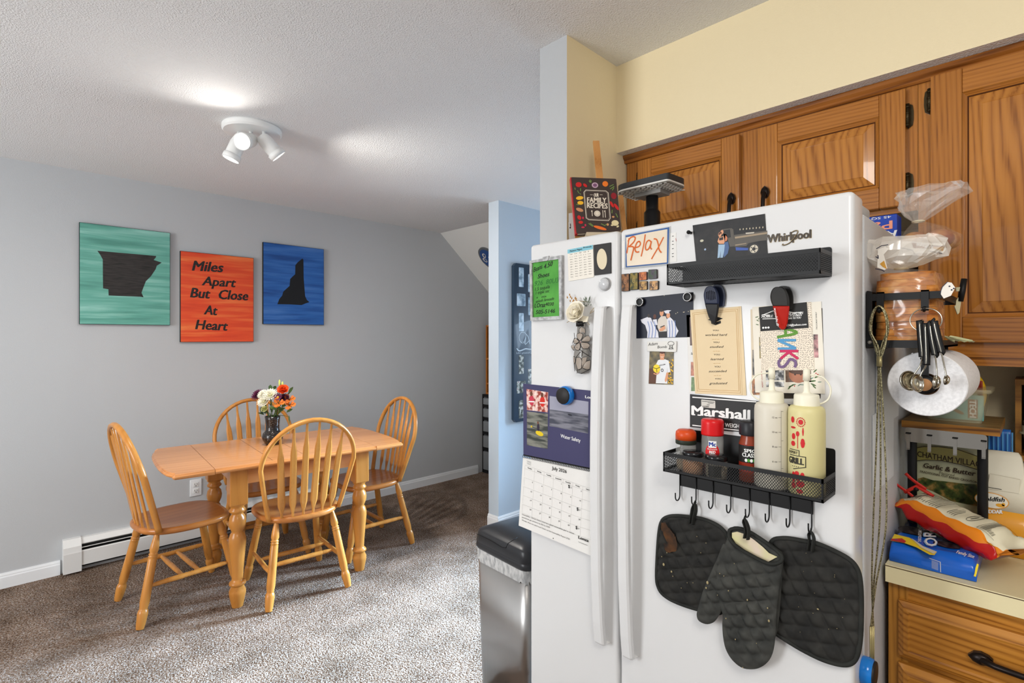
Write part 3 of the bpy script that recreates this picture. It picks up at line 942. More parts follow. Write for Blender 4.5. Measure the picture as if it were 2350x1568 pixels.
for (x, y, a, b, r_) in ((-.062, .02, .022, .03, .2), (-.03, .075, .02, .03, -.5), (-.03, -.06, .018, .034, .3), (.03, .02, .03, .04, 0), (.03, -.07, .02, .03, .6)):
    g.disc((x, y), a, .0200, EMB, 20, b, r_); g.disc((x + .004, y), a * .55, .0204, BLU if b < .035 else GRIM, 16, b * .6, r_)
g.build('emblem', t)

# plastic drawer unit, small wooden shelf, jar
CLEARP = mat('smoky clear plastic drawer', (150, 154, 158), .25, alpha=.75); BLKP = mat('black plastic', (26, 26, 28), .4)
t = thing('drawer_unit', 'narrow plastic drawer tower with black frame at the end of the baseboard', 'drawers', (3.62, 4.10, 0))
g = G()
for z in (.0, .235, .40, .55, .68, .79): g.box((0, -.42, z + .008), (.36, 0, z + .034), BLKP)
for y in (-.42, -.012):
    for x in (0, .345): g.box((x, y, .01), (x + .015, y + .012, .81), BLKP)
g.build('frame', t)
for a, b in ((.04, .235), (.272, .40), (.437, .55), (.587, .68), (.717, .79)):
    g = G(); g.rbox((-.006, -.405, a), (.34, -.016, b - .004), .008, CLEARP); d = g.build('drawer', t)
    g = G(); g.box((-.012, -.25, b - .03), (-.004, -.16, b - .016), CLEARP); g.build('handle', d)
OAKN = wood('orange pine shelf wood', (150, 88, 34), (188, 120, 56), 2, 6)
t = thing('tabletop_shelf', 'small pine shelf standing on the plastic drawer tower', 'shelf', (3.66, 4.09, .8245))
g = G()
g.box((0, -.016, 0), (.22, 0, .72), OAKN); g.box((0, -.40, 0), (.22, -.384, .72), OAKN)
for z in (0, .10, .36, .704): g.box((0, -.384, z), (.22, -.016, z + .016), OAKN)
g.box((.21, -.384, .016), (.22, -.016, .70), OAKN)
g.build('carcass', t)
g = G(); g.box((3.69, 3.86, .9415), (3.86, 4.06, 1.16), BLKP); tag(g.build('black_box'), 'black storage box in the lower bay of the pine shelf', 'box')
for k, (y, c, hgt) in enumerate(((4.04, (70, 60, 56), .27), (3.995, (226, 224, 216), .30), (3.95, (226, 222, 210), .29), (3.90, (120, 50, 46), .26))):
    t = thing('shelf_book', ('dark book against the pine shelf end', 'tall white book next to the dark book on the pine shelf', 'second white book on the pine shelf', 'dark red book last in the pine shelf row')[k], 'book', (3.68, y, 1.2015), group='books on the pine shelf')
    g = G(); g.rbox((0, -.03, 0), (.16, 0, hgt), .003, mat('book cloth %d' % k, c, .6), smooth=False); g.build('cover', t)
    g = G(); g.box((.003, -.0265, hgt - .0005), (.157, -.0035, hgt + .0004), mat('page edge', (230, 226, 214), .8)); g.build('pages', t)
JG = mat('clear jar glass', (226, 230, 228), .08, alpha=.35, coat=.5)
t = thing('glass_jar', 'lettered glass jar standing on top of the pine shelf', 'jar', (3.72, 4.00, 1.5455))
g = G(); g.lathe([(.00005, 0), (.05, 0), (.055, .01), (.055, .13), (.042, .155), (.042, .18)], JG, 28); g.build('body', t)
g = G(); g.lathe([(.0553, .05), (.0557, .052), (.0557, .125), (.0553, .127)], mat('cream jar label', (214, 208, 190), .6), 28)
Mj = Matrix.Translation((-.0562, .025, .062)) @ Matrix(((0, 0, -1), (-1, 0, 0), (0, 1, 0))).to_4x4()
g.text('OOZ', (0, 0), (.05, 0), (0, .04), BLKP, 0.0005) if False else None
g.build('label', t)
g = G(); g.lathe([(.00005, .198), (.044, .197), (.046, .192), (.046, .176), (.043, .174)], mat('copper lid', (150, 104, 66), .35, .7), 28); g.build('lid', t)

STEEL = mat('brushed stainless steel', (176, 174, 172), .32, 1)
def brush_steel():
    nt, b, new, link = nodes(STEEL)
    tc = new('ShaderNodeTexCoord'); mp = new('ShaderNodeMapping'); mp.inputs['Scale'].default_value = (1, 1, .01)
    n = new('ShaderNodeTexNoise'); n.inputs['Scale'].default_value = 300
    link(tc.outputs['Object'], mp.inputs[0]); link(mp.outputs[0], n.inputs['Vector'])
    mr = new('ShaderNodeMapRange'); mr.inputs['To Min'].default_value = .24; mr.inputs['To Max'].default_value = .42
    link(n.outputs['Fac'], mr.inputs[0]); link(mr.outputs[0], b.inputs['Roughness'])
    b.inputs['Anisotropic'].default_value = .5
brush_steel()
LID = mat('charcoal lid plastic', (44, 45, 48), .32)
t = thing('trash_can', 'stainless trash can with black lid and bag beside the refrigerator', 'trash can', (1.485, 1.425, 0), R(-5))
def rrect(a, b, r, n=6): return round_poly([(-a, -b), (a, -b), (a, b), (-a, b)], r, n)
def loft(g, secs, m, caps=True, smooth=True):
    n = len(secs[0][0]); v = []; f = []
    for pts, z in secs: v += [(p[0], p[1], z) for p in pts]
    for j in range(len(secs) - 1):
        for i in range(n): f.append((j * n + i, j * n + (i + 1) % n, (j + 1) * n + (i + 1) % n, (j + 1) * n + i))
    if caps: f += [tuple(range(n))[::-1], tuple((len(secs) - 1) * n + i for i in range(n))]
    g.add(v, f, m, smooth)
g = G(); loft(g, [(rrect(.120, .140, .035), .012), (rrect(.126, .148, .035), .25), (rrect(.132, .154, .035), .575)], STEEL); g.build('body', t)
g = G(); loft(g, [(rrect(.124, .144, .035), 0), (rrect(.124, .144, .035), .012)], BLKP); g.build('base_ring', t)
bagm = mottled('pale grey bin liner', [(.35, (150, 151, 152)), (.6, (196, 196, 195))], scale=60, rough=.3, stretch=(1, 1, .5), bump=.5, bdist=.006)
rr = rrect(.134, .156, .036, 10)
g = G()
sec = []
for k, z in enumerate((.538, .552, .568, .582, .598)):
    sec.append(([(x * (1 + .012 * math.sin(i * 1.7 + k) + .010 * (k % 2)), y * (1 + .012 * math.cos(i * 2.3 + k * 1.3))) for i, (x, y) in enumerate(rr)], None)[0])
n = len(rr); v = []
for k, z in enumerate((.538, .552, .568, .582, .598)):
    for i, (x, y) in enumerate(sec[k]): v.append((x, y, z + (.006 * math.sin(i * 1.1) + .005 * math.sin(i * 2.9) if k < 2 else 0)))
g.add(v, [(j * n + i, j * n + (i + 1) % n, (j + 1) * n + (i + 1) % n, (j + 1) * n + i) for j in range(4) for i in range(n)], bagm, True); g.build('bin_liner', t)
g = G(); loft(g, [(rrect(.136, .158, .040), .585), (rrect(.139, .161, .036), .592), (rrect(.138, .160, .036), .608), (rrect(.1365, .1585, .036), .610), (rrect(.138, .160, .036), .613), (rrect(.134, .156, .038), .648), (rrect(.129, .151, .038), .657), (rrect(.09, .115, .04), .672), (rrect(.04, .06, .03), .677)], LID); g.build('lid', t)
g = G(); g.box((.06, -.02, .671), (.10, .02, .684), BLKP); g.build('lid_tab', t)
g = G(); g.line([(-.120, -.1), (-.126, -.06)], .002, 0, BLKP) if False else g.tube([(-.1375, .135, .640), (-.1370, .05, .641), (-.1370, -.02, .636), (-.1365, -.045, .641), (-.130, -.050, .657), (-.09, -.058, .672)], .0012, DARK, 6); g.build('lid_groove', t)
# ------------------------------------------------------------------ oak wall cabinets
OAK_V = wood('golden oak upright grain', (134, 78, 26), (192, 126, 54), 1, 62, .03, .20, 1.3, .62, 3)
OAK_H = wood('golden oak level grain', (130, 74, 24), (188, 122, 52), 0, 62, .03, .20, 1.3, .62, 3)
OAK_P = wood('golden oak panel grain', (140, 82, 28), (198, 132, 58), 1, 30, .085, .18, 1.4, .50, 8)
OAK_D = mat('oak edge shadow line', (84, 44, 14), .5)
BRONZE = mat('dark bronze', (38, 32, 30), .35, .7)
HINGE = mat('antique bronze hinge', (64, 54, 36), .4, .8)

def door_mesh(g, x0, y0, x1, y1, z, th=.019, st=.058):
    """raised-panel door: stiles, rails, sloped field"""
    for a, b in ((x0, x0 + st), (x1 - st, x1)): g.rbox((a, y0, z), (b, y1, z + th), .003, OAK_V, seg=2, smooth=False)
    for a, b in ((y0, y0 + st), (y1 - st, y1)): g.rbox((x0 + st, a, z), (x1 - st, b, z + th), .0025, OAK_H, seg=2, smooth=False)
    a0, b0, a1, b1 = x0 + st, y0 + st, x1 - st, y1 - st
    # sticking, groove, bevel, field
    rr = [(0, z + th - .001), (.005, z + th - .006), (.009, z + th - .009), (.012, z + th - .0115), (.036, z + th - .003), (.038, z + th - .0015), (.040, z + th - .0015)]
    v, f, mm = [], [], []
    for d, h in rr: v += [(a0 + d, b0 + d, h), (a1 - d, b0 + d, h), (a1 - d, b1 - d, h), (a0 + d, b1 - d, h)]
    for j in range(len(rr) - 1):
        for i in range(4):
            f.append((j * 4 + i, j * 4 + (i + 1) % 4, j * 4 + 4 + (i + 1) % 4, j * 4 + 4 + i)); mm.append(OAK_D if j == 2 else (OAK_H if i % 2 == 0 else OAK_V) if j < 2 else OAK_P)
    k = (len(rr) - 1) * 4
    f.append((k, k + 1, k + 2, k + 3)); mm.append(OAK_P)
    g.add(v, f, mm)

def pull(parent, p, horiz=False, L=.105):
    """bronze pull: leaf-shaped foot at one end, bowed grip"""
    M = Matrix.Translation(p) @ (Matrix.Rotation(R(90), 4, 'Z') if horiz else Matrix.Identity(4))
    g = G(M)
    g.tube([(0, .012, .0), (0, .006, .014), (0, -.012, .022), (0, -.05, .026), (0, -L + .02, .020), (0, -L + .004, .008), (0, -L, 0)], [.007, .007, .006, .0058, .0055, .006, .008], BRONZE, 10)
    g.prism([(0, .030), (.009, .022), (.0125, .010), (.009, -.002), (.004, -.008), (-.004, -.008), (-.009, -.002), (-.0125, .010), (-.009, .022)], 0, .010, BRONZE)
    g.ball((0, .010, .011), (.011, .016, .006), BRONZE, 14, 8)
    g.ball((0, -L, .004), (.008, .013, .007), BRONZE, 12, 7)
    return g.build('handle', parent)

def hinge(parent, x, y, s=1):
    g = G()
    g.tube([(x, y - .03, .010), (x, y + .03, .010)], .0048, HINGE, 10)
    for k in (-.028, -.012, .004, .02): g.tube([(x, y + k, .010), (x, y + k + .004, .010)], .0058, HINGE, 10)
    g.prism([(x, y - .034), (x + s * .010, y - .026), (x + s * .012, y - .010), (x + s * .012, y + .010), (x + s * .010, y + .026), (x, y + .034)], .0005, .003, HINGE)
    return g.build('hinge', parent)

def cpv(Y): return -Y
ctop, cbase = 2.108, 1.756
# the short cabinet over the refrigerator; local x runs along -Y
t = thing('wall_cabinet', 'short two-door oak wall cabinet above the refrigerator', 'cabinet', M=CP.M @ Matrix.Translation((-1.112, cbase, 0)))
W = 1.112 - .2245
hh = ctop - cbase
g = G()
g.box((0, 0, -.30), (W, hh - .0, -.018), OAK_V)
ox = lambda Y: 1.112 - Y
D1 = (ox(1.055), .014, ox(.680), hh - .030); D2 = (ox(.622), .014, ox(.248), hh - .030)
for a, b in ((0, ox(1.04)), (ox(.695), ox(.607)), (ox(.262), W)): g.box((a, 0, -.018), (b, hh, 0), OAK_V)
for a, b in ((0, .03), (hh - .045, hh)): g.box((ox(1.04), a, -.018), (ox(.262), b, -.0005), OAK_H)
g.build('carcass', t)
for k, (D, hx, s) in enumerate(((D1, D1[2] - .022, -1), (D2, D2[0] + .024, 1))):
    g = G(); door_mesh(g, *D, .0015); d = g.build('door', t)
    pull(d, (hx, .105, .0205))
    hxx = D[0] - .003 if k == 0 else D[2] + .003
    for hy in (.07, hh - .10): hinge(t, hxx, hy, -1 if k == 0 else 1)
# the tall cabinet to the side of the refrigerator
cb2 = 1.374
t = thing('wall_cabinet', 'tall oak wall cabinet above the counter with groceries', 'cabinet', M=CP.M @ Matrix.Translation((-.2235, cb2, 0)))
ox2 = lambda Y: .2235 - Y
W2_ = ox2(-.62); hh2 = ctop - cb2
g = G()
g.box((0, .012, -.30), (W2_, hh2, -.018), OAK_V)
for a, b in ((0, ox2(.185)), (ox2(-.28), ox2(-.36)), (W2_ - .04, W2_)): g.box((a, 0, -.018), (b, hh2, 0), OAK_V)
for a, b in ((0, .05), (hh2 - .045, hh2)): g.box((ox2(.185), a, -.018), (W2_ - .04, b, -.0005), OAK_H)
g.box((0, -.022, -.03), (W2_, .0, -.012), OAK_H)
g.build('carcass', t)
for a, b in ((.1965, -.270), (-.345, -.61)):
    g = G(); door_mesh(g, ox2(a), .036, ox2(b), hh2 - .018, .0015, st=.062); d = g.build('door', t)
    pull(d, (ox2(b) - .026 if a > 0 else ox2(a) + .026, .16, .0205))
for hy in (hh2 - .075, .10): hinge(t, ox2(.1995), hy, -1)
# moulding along the top
g = G()
prof = [(0, 0), (.008, 0), (.011, .004), (.011, .010), (.017, .017), (.020, .024), (.020, .028), (0, .028)]
n = len(prof); y0, y1 = 1.1175, -.40
v = [(1.72 - p, y0, 2.0855 + z) for p, z in prof] + [(1.72 - p, y1, 2.0855 + z) for p, z in prof]
g.add(v, [(i, (i + 1) % n, n + (i + 1) % n, n + i) for i in range(n)] + [tuple(range(n))[::-1], tuple(range(n, 2 * n))], wood('golden oak moulding', (100, 52, 14), (166, 102, 40), 1, 30, .05, .26, .5, .5))
struct('trim_1', g, 'oak moulding where the wall cabinets meet the soffit')

# ------------------------------------------------------------------ counter and base cabinet
LAM = mat('almond laminate', (226, 214, 172), .35)
t = thing('countertop', 'almond laminate countertop beside the refrigerator', 'countertop', (1.42, .2435, .875))
g = G(); g.box((0, -1.2, 0), (.61, 0, .039), LAM); g.build('slab', t)
g = G(); g.box((-.0006, -1.2, .0352), (.004, .0004, .0368), mat('brown laminate seam', (74, 52, 34), .6)); g.build('edge_seam', t)
g = G(); g.box((.59, -1.2, .039), (.609, 0, .14), LAM); g.build('backsplash', t)
OAKB_V = wood('ochre oak upright grain', (132, 84, 24), (184, 128, 52), 1, 50, .04, .3, .4, .55, 3)
OAKB_H = wood('ochre oak level grain', (128, 74, 18), (196, 134, 54), 0, 46, .04, .26, .5, .5, 3)
t = thing('base_cabinet', 'oak base cabinet with drawers under the almond countertop', 'cabinet', M=BP.M @ Matrix.Translation((-.241, .10, 0)))
bx = lambda Y: .241 - Y
g = G()
g.box((0, 0, -.58), (1.19, .772, -.02), OAKB_V)
for a, b in ((0, bx(.205)), (bx(-.165), bx(-.225)), (1.15, 1.19)): g.box((a, 0, -.02), (b, .772, 0), OAKB_V)
for a, b in ((.725, .772), (.585, .615), (0, .04)): g.box((bx(.205), a, -.02), (1.15, b, -.0005), OAKB_H)
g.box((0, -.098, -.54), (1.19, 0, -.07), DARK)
g.build('carcass', t)
for i, (z0, z1) in enumerate(((.614, .739), (.465, .600), (.315, .450), (.02, .30))):
    a, b = bx(.221), bx(-.165)
    g = G()
    rr = [(0, .001), (0, .012), (.010, .019), (.018, .0205), (.022, .019), (.024, .019)]
    v, f = [], []
    for d, h in rr: v += [(a + d, z0 + d, h), (b - d, z0 + d, h), (b - d, z1 - d, h), (a + d, z1 - d, h)]
    for j in range(len(rr) - 1):
        for k in range(4): f.append((j * 4 + k, j * 4 + (k + 1) % 4, j * 4 + 4 + (k + 1) % 4, j * 4 + 4 + k))
    k = (len(rr) - 1) * 4; f.append((k, k + 1, k + 2, k + 3))
    g.add(v, f, OAKB_H); d = g.build('drawer', t)
    pull(d, ((a + b) / 2 - .065 + .02, (z0 + z1) / 2 - .002, .020), True, -.11 if False else .11).rotation_euler = (0, 0, 0)

# ------------------------------------------------------------------ refrigerator
WHT = mat('white appliance enamel', (217, 217, 217), .30, coat=.3)
WHT_T = mat('textured white appliance side', (206, 208, 210), .5, bump=.35, bscale=500)
GASK = mat('pale grey door gasket', (186, 188, 188), .6)
fr = thing('refrigerator', 'white side-by-side refrigerator covered with magnets and papers', 'refrigerator', (FX, .677, 0))
def L3(x, y, z): return (x - FX, y - .677, z)
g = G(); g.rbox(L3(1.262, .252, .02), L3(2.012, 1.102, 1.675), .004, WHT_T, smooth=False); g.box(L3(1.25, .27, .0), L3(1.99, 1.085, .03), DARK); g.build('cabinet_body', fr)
g = G(); g.box(L3(1.246, .262, .105), L3(1.262, 1.093, 1.69), GASK); g.build('gasket', fr)
YS = .7815
for (a, b, nm) in ((YS + .0035, 1.104, 'freezer_door'), (.250, YS - .0035, 'fridge_door')):
    g = G(); g.rbox(L3(FX, a, .105), L3(1.247, b, 1.706), .011, WHT, seg=4); d = g.build(nm, fr)
    hy = (YS + .043) if nm[1] == 'r' and nm[2] == 'e' else (YS - .043)
    g = G()
    prof = [(0, 0), (.016, .001), (.019, .006), (.026, .06), (.035, .20), (.039, .40), (.039, .52), (.035, .70), (.026, .84), (.019, .894), (.016, .899), (0, .90)]
    zz0 = .605
    w = .0155
    v, f = [], []
    for (o_, s_) in prof:
        z = zz0 + s_
        for (dy, dx) in ((-w, .002), (-w, -.009), (-w * .7, -.013), (w * .7, -.013), (w, -.009), (w, .002)):
            v.append(L3(FX - o_ + dx, hy + dy, z))
    for j in range(len(prof) - 1):
        for i in range(6): f.append((j * 6 + i, j * 6 + (i + 1) % 6, (j + 1) * 6 + (i + 1) % 6, (j + 1) * 6 + i))
    f += [tuple(range(6))[::-1], tuple((len(prof) - 1) * 6 + i for i in range(6))]
    g.add(v, f, WHT); g.build('handle', d)
for y in (.29, 1.06):
    g = G(); g.rbox(L3(1.20, y - .03, 1.676), L3(1.36, y + .03, 1.703), .008, GASK); g.build('hinge_cover', fr)
g = G(); g.box(L3(1.20, .26, .01), L3(1.26, 1.095, .095), GASK); g.build('toe_grille', fr)
# badge
it = Flat('tmp', '', '', FP, (1811, 540), -.0)
bpy.data.objects.remove(it.root)
T = Matrix.Translation((0, 0, 0))
BADGE = mat('dark chrome badge', (52, 46, 40), .3, .6); GOLD = mat('champagne metal', (128, 112, 84), .3, .7)
class Badge: pass
bd = thing('badge', '', '', M=FP.M); del bd['label']; del bd['category']
bd.parent = fr; bd.matrix_parent_inverse = Matrix.Identity(4); bd.matrix_local = fr.matrix_world.inverted() @ FP.M
bd.matrix_basis = Matrix.Translation((-FX, -.677, 0)) @ FP.M
g = G()
p0, p1 = FP.uv(1762, 557.5), FP.uv(1861, 546)
pu = FP.uv(1762, 539.5)
for k, m in ((0.0006, GOLD), (.0016, BADGE)):
    d = .0008 if k < .001 else 0
    g.text('Whirlpool', (p0[0] + d, p0[1] - d), (p1[0] + d, p1[1] - d), (pu[0] - p0[0], pu[1] - p0[1]), m, k, .035)
def z2(x, y): return FP.uv(1560 + x / 5.875, 480 + y / 5.875)
g.tube([(*z2(x, y), .002) for x, y in [(q.x, q.y) for q in smooth_loop([(1400, 470), (1388, 482), (1412, 487), (1480, 460), (1540, 400), (1590, 325), (1590, 292), (1550, 296), (1515, 315)], 6, False)]], .0011, GOLD, 6)
g.build('badge_lettering', bd)

# things standing on the refrigerator
ft = 1.6755
pole = Vector((1.492, .871, ft))
t = thing('pedestal_stand', 'black post holding a grey gridded board, standing on top of the refrigerator', 'stand', pole)
g = G(); g.lathe([(.00005, 0), (.055, 0), (.055, .008), (.026, .014), (.0245, .02), (.0255, .145), (.020, .152), (.0190, .155), (.0190, .203), (.00005, .203)], mat('black anodised post', (32, 32, 34), .35, .3), 28); g.build('post', t)
g = G(); g.box((-.028, -.045, .197), (.030, .047, .212), mat('grey plastic bracket', (150, 148, 144), .5)); g.build('bracket', t)
pts = round_poly([(-.072, -.09), (-.064, -.095), (.03, -.10), (.058, -.06), (.060, .10), (-.072, .10)], .05, 8)
GRB = mat('dark grey rubber edge', (48, 50, 52), .5); RIMW = mat('pale board rim', (226, 224, 218), .4)
g = G(); g.prism(pts, .217, .237, GRB); g.build('tray_top', t)
g = G(); g.prism([(x * 1.012, y * 1.006) for x, y in pts], .2135, .218, RIMW); g.build('tray_rim', t)
g = G()
g.prism([(x * .98, y * .99) for x, y in pts], .2115, .214, mat('warm grey board underside', (150, 146, 138), .6))
for k in range(-4, 17):
    yy = k * .019
    if -.08 < yy < .095: g.box((-.064, yy, .210), (.052, yy + .005, .212), RIMW)
for k in range(-4, 4):
    xx = k * .016
    g.box((xx, -.085, .210), (xx + .005, .095, .212), RIMW)
g.build('tray_underside', t)

# cook book on an easel
BKP_o = CAM + ray(1375, 533) * 1.545
tilt = R(12)
BKP = Plane(RT * math.cos(R(-2)) + FW * math.sin(R(2)), UP * math.cos(tilt) + FW * math.sin(tilt), BKP_o)
class F2(Flat): pass
def zb(x, y): return (1290 + x / 6.271, 310 + y / 6.271)
COVER = mat('charcoal cloth book cover', (62, 50, 46), .6); CREAM = mat('cream print', (226, 214, 196), .6)
it = Flat('recipe_book', 'charcoal family recipe book with painted vegetables, propped on top of the refrigerator', 'book', BKP, zb(490, 1000), 0)
q = it.q([zb(132, 606), zb(778, 630), zb(850, 1372), zb(208, 1418)])
g = it.g(); g.prism(round_poly(q, .004), -.003, 0, COVER)
g.prism([(q[0][0] - .003, q[0][1]), (q[0][0] + .004, q[0][1]), (q[3][0] + .004, q[3][1]), (q[3][0] - .003, q[3][1])], -.018, -.001, mat('red book spine', (176, 34, 38), .5))
g.prism(q, -.021, -.018, COVER); it.done(g, 'cover')
g = it.g(); g.prism([(x * .985 + .0 if False else x, y + (.002 if y < .02 else -.003)) for x, y in q], -.018, -.003, mat('book page block', (222, 216, 204), .8)); it.done(g, 'pages')
g = it.g()
fr_ = [zb(340, 793), zb(628, 805), zb(664, 835), zb(694, 1198), zb(668, 1235), zb(382, 1222), zb(345, 1195), zb(312, 825)]
fq = it.q(fr_)
g.line(fq + [fq[0]], .0016, .0008, CREAM)
fq2 = it.q([zb(342, 805), zb(622, 817), zb(652, 842), zb(680, 1192), zb(660, 1222), zb(386, 1210), zb(356, 1188), zb(325, 832)])
g.line(fq2 + [fq2[0]], .0005, .0008, CREAM)
for st, a, b, h in (('OUR', (456, 892), (524, 890), 50), ('FAMILY', (360, 974), (634, 980), 74), ('RECIPES', (360, 1050), (652, 1062), 74)):
    it.text(g, st, zb(*a), zb(*b), h / 6.271, CREAM, .0009, .03)
for x in (400, 540): it.stroke(g, [zb(x, 862), zb(x + 42, 863)], .8, CREAM, .0009)
c = it.p(*zb(505, 1132)); g.disc(c, .0095, .0009, CREAM, 28); g.disc(c, .0070, .0012, COVER, 28); g.disc(c, .0064, .0014, CREAM, 28)
for x, y0_, y1_ in ((428, 1090, 1170), (584, 1085, 1190), (616, 1085, 1190)): it.stroke(g, [zb(x, y0_), zb(x + 6, y1_)], 1.4, CREAM, .0009)
g.disc(it.p(*zb(613, 1100)), .0017, .0010, CREAM, 14, .003); g.disc(it.p(*zb(427, 1098)), .002, .0010, CREAM, 12, .003)
it.done(g, 'title_print')
g = it.g()
def blob(x, y, rx, ry, col, rot=0, z=.0009): g.disc(it.p(*zb(x, y)), rx / 6271 * 1.36, z, mat('print ' + '%d %d %d' % col, col, .6), 20, ry / 6271 * 1.36, rot)
RED, ORA, YEL, PNK, GRN = (198, 36, 34), (230, 118, 36), (238, 180, 44), (190, 40, 70), (110, 132, 70)
for a in ((237, 716, 42, 38, RED), (330, 726, 34, 20, RED, -.8), (472, 724, 45, 42, (190, 160, 176)), (620, 705, 40, 42, ORA), (252, 908, 52, 28, YEL, .15), (263, 978, 42, 28, YEL), (252, 1078, 52, 26, (196, 136, 96), -.35),
          (742, 878, 40, 48, (140, 30, 40)), (715, 1000, 18, 50, RED, .45), (780, 1035, 20, 56, RED, .55), (246, 1190, 26, 34, RED, .4), (300, 1195, 14, 18, PNK), (268, 1258, 32, 22, RED), (545, 1338, 92, 22, (232, 110, 40), -.28), (762, 1268, 50, 42, (222, 206, 160)),
          (720, 1300, 20, 12, (222, 206, 160)), (800, 1318, 20, 12, (222, 206, 160), .6), (735, 1180, 18, 14, (206, 150, 100)), (655, 1290, 16, 18, (206, 150, 100)), (300, 1330, 24, 12, PNK), (335, 1300, 12, 18, PNK)): blob(*a)
blob(472, 724, 28, 26, (120, 80, 110), 0, .0012)
gm = mat('print 110 132 70', GRN, .6)
for a, b in (((385, 660), (405, 690)), ((400, 645), (408, 690)), ((420, 655), (412, 690)), ((680, 745), (740, 715)), ((690, 780), (750, 740)), ((720, 800), (745, 760)), ((180, 760), (190, 790)), ((265, 770), (265, 810)), ((220, 800), (240, 840)), ((380, 1275), (440, 1320)), ((400, 1270), (450, 1312)), ((560, 1280), (620, 1310)), ((205, 1000), (240, 1010)), ((720, 1080), (715, 1130)), ((770, 1130), (800, 1190)), ((620, 1300), (640, 1285)), ((250, 840), (268, 860))):
    it.stroke(g, [zb(*a), zb(*b)], 2, gm, .0011)
it.done(g, 'vegetable_print')
EAS = wood('bamboo easel wood', (176, 116, 56), (208, 150, 88), 2, 8)
t = thing('book_easel', 'bamboo easel behind the recipe book on top of the refrigerator', 'easel', (BKP_o.x, BKP_o.y, ft))
T = Matrix.Translation((-BKP_o.x, -BKP_o.y, -ft))
def bar(g, a, b, w, th, m): g.tube([a, b], 1, m, 4, flat=(th * .7071, w * .7071), upv=-FW)
dep = 1.655
pt = lambda x, y, d: CAM + ray(*zb(x, y)) * d
g = G(T)
a = pt(487, 95, 1.745); b = pt(548, 700, 1.672); b = a + (b - a) * ((a.z - ft - .002) / (a.z - b.z))
bar(g, a, b, .021, .009, EAS); g.build('back_post', t)
a = pt(842, 880, 1.660); b = pt(895, 1360, 1.622); b = a + (b - a) * ((a.z - ft - .002) / (a.z - b.z))
g = G(T); bar(g, a, b, .014, .010, EAS); g.build('leg', t)
a = pt(160, 900, 1.668); b = pt(205, 1360, 1.63); b = a + (b - a) * ((a.z - ft - .002) / (a.z - b.z))
g = G(T); bar(g, a, b, .014, .010, EAS); g.build('leg', t)
# ledge carries the book: built under its lower edge
g = G(T @ BKP.M); g.box((-.040, -.017, -.040), (.035, -.0050, .012), mat('pale bamboo ledge', (196, 180, 154), .6))
g.box((-.052, -.034, -.040), (.065, -.014, -.026), EAS); g.build('ledge', t)
for k, (qd, lab) in enumerate(((((95, 1128), (150, 1100), (160, 1215), (105, 1235)), 'white card peeking out behind the recipe book, upper of two'), (((92, 1255), (150, 1240), (170, 1440), (110, 1435)), 'white printed card behind the recipe book, lower of two'))):
    pc = Plane(RT, UP, CAM + ray(*zb(*qd[3])) * (1.70 - .004 * k))
    it = Flat('paper_card', lab, 'card', pc, zb(*qd[3]), 0, 'cards behind the recipe book')
    g = it.g(); qq = it.q([zb(*p) for p in qd]); qq = [qq[0], (qq[1][0] + .02, qq[1][1]), (qq[2][0] + .02, qq[2][1]), qq[3]]
    base = min(y for _, y in qq); zb_ = (pc.M @ Vector((0, base, 0))).z
    qq[3] = (qq[3][0], qq[3][1] - (zb_ - ft - .001)); qq[2] = (qq[2][0], qq[3][1])
    g.prism(qq, -.001, 0, mat('white card stock', (222, 220, 216), .7)); it.done(g, 'card_sheet')
    if k:
        g = it.g(); c = it.p(*zb(116, 1335)); g.disc(c, .0025, .0006, DARK, 12); it.stroke(g, [zb(118, 1275), zb(120, 1320)], 1.4, DARK, .0006); it.done(g, 'print')
# parchment paper box lying toward the back edge
bx0 = thing('parchment_box', 'blue parchment paper box upside down on the refrigerator behind the bread', 'box', (1.66, .30, ft))
g = G(); g.rbox((-.03, -.045, .001), (.03, .33, .062), .002, mat('cobalt blue carton', (26, 66, 176), .4), smooth=False); g.build('carton', bx0)
g = G(Matrix.Translation((-.0306, -.045, 0)) @ Matrix(((0, 0, -1), (-1, 0, 0), (0, 1, 0))).to_4x4())
SAL = mat('salmon print', (244, 160, 130), .5); WP = mat('white print', (240, 240, 240), .5)
# upside-down lettering: reads from the other way up
g.text('Parchment', (-.010, .046), (-.24, .046), (0, -.021), SAL, .0006, .03)
g.text('Reynolds', (.000, .020), (-.16, .020), (0, -.016), WP, .0006, .03, .15)
g.text('45 SQ FT (15 in x 36 ft) 4.1 m', (-.012, .059), (-.22, .059), (0, -.006), WP, .0006, .02)
g.build('print', bx0)
# ------------------------------------------------------------------ magnets and papers on the refrigerator doors
INK = mat('black ink', (28, 28, 28), .6); PAPER = mat('white paper', (226, 224, 220), .7); WHITEP = mat('bright white print', (238, 238, 236), .6)
BLK = mat('black powder-coated metal', (18, 18, 19), .45); RUBBER = mat('black rubber', (30, 30, 32), .6)
def z1(x, y): return (1180 + x / 5.2275, 420 + y / 5.2275)
def z2(x, y): return (1560 + x / 5.875, 480 + y / 5.875)
def z4(x, y): return (1440 + x / 4.896, 640 + y / 4.896)
def z5(x, y): return (1180 + x / 3.6465, 860 + y / 3.6465)
def zg(x, y): return (1210 + x / 9.22, 575 + y / 9.22)
def zv(x, y): return (1290 + x / 7.47, 660 + y / 7.47)
def zt(x, y): return (1715 + x / 5.6, 650 + y / 5.6)
def Z(f, pts): return [f(*p) for p in pts]
def front(name, label, cat, cpx, d=0.0006, group=None): return Flat(name, label, cat, FP, cpx, d, group)
PG = 'photos on the refrigerator doors'; MG = 'magnets on the refrigerator doors'

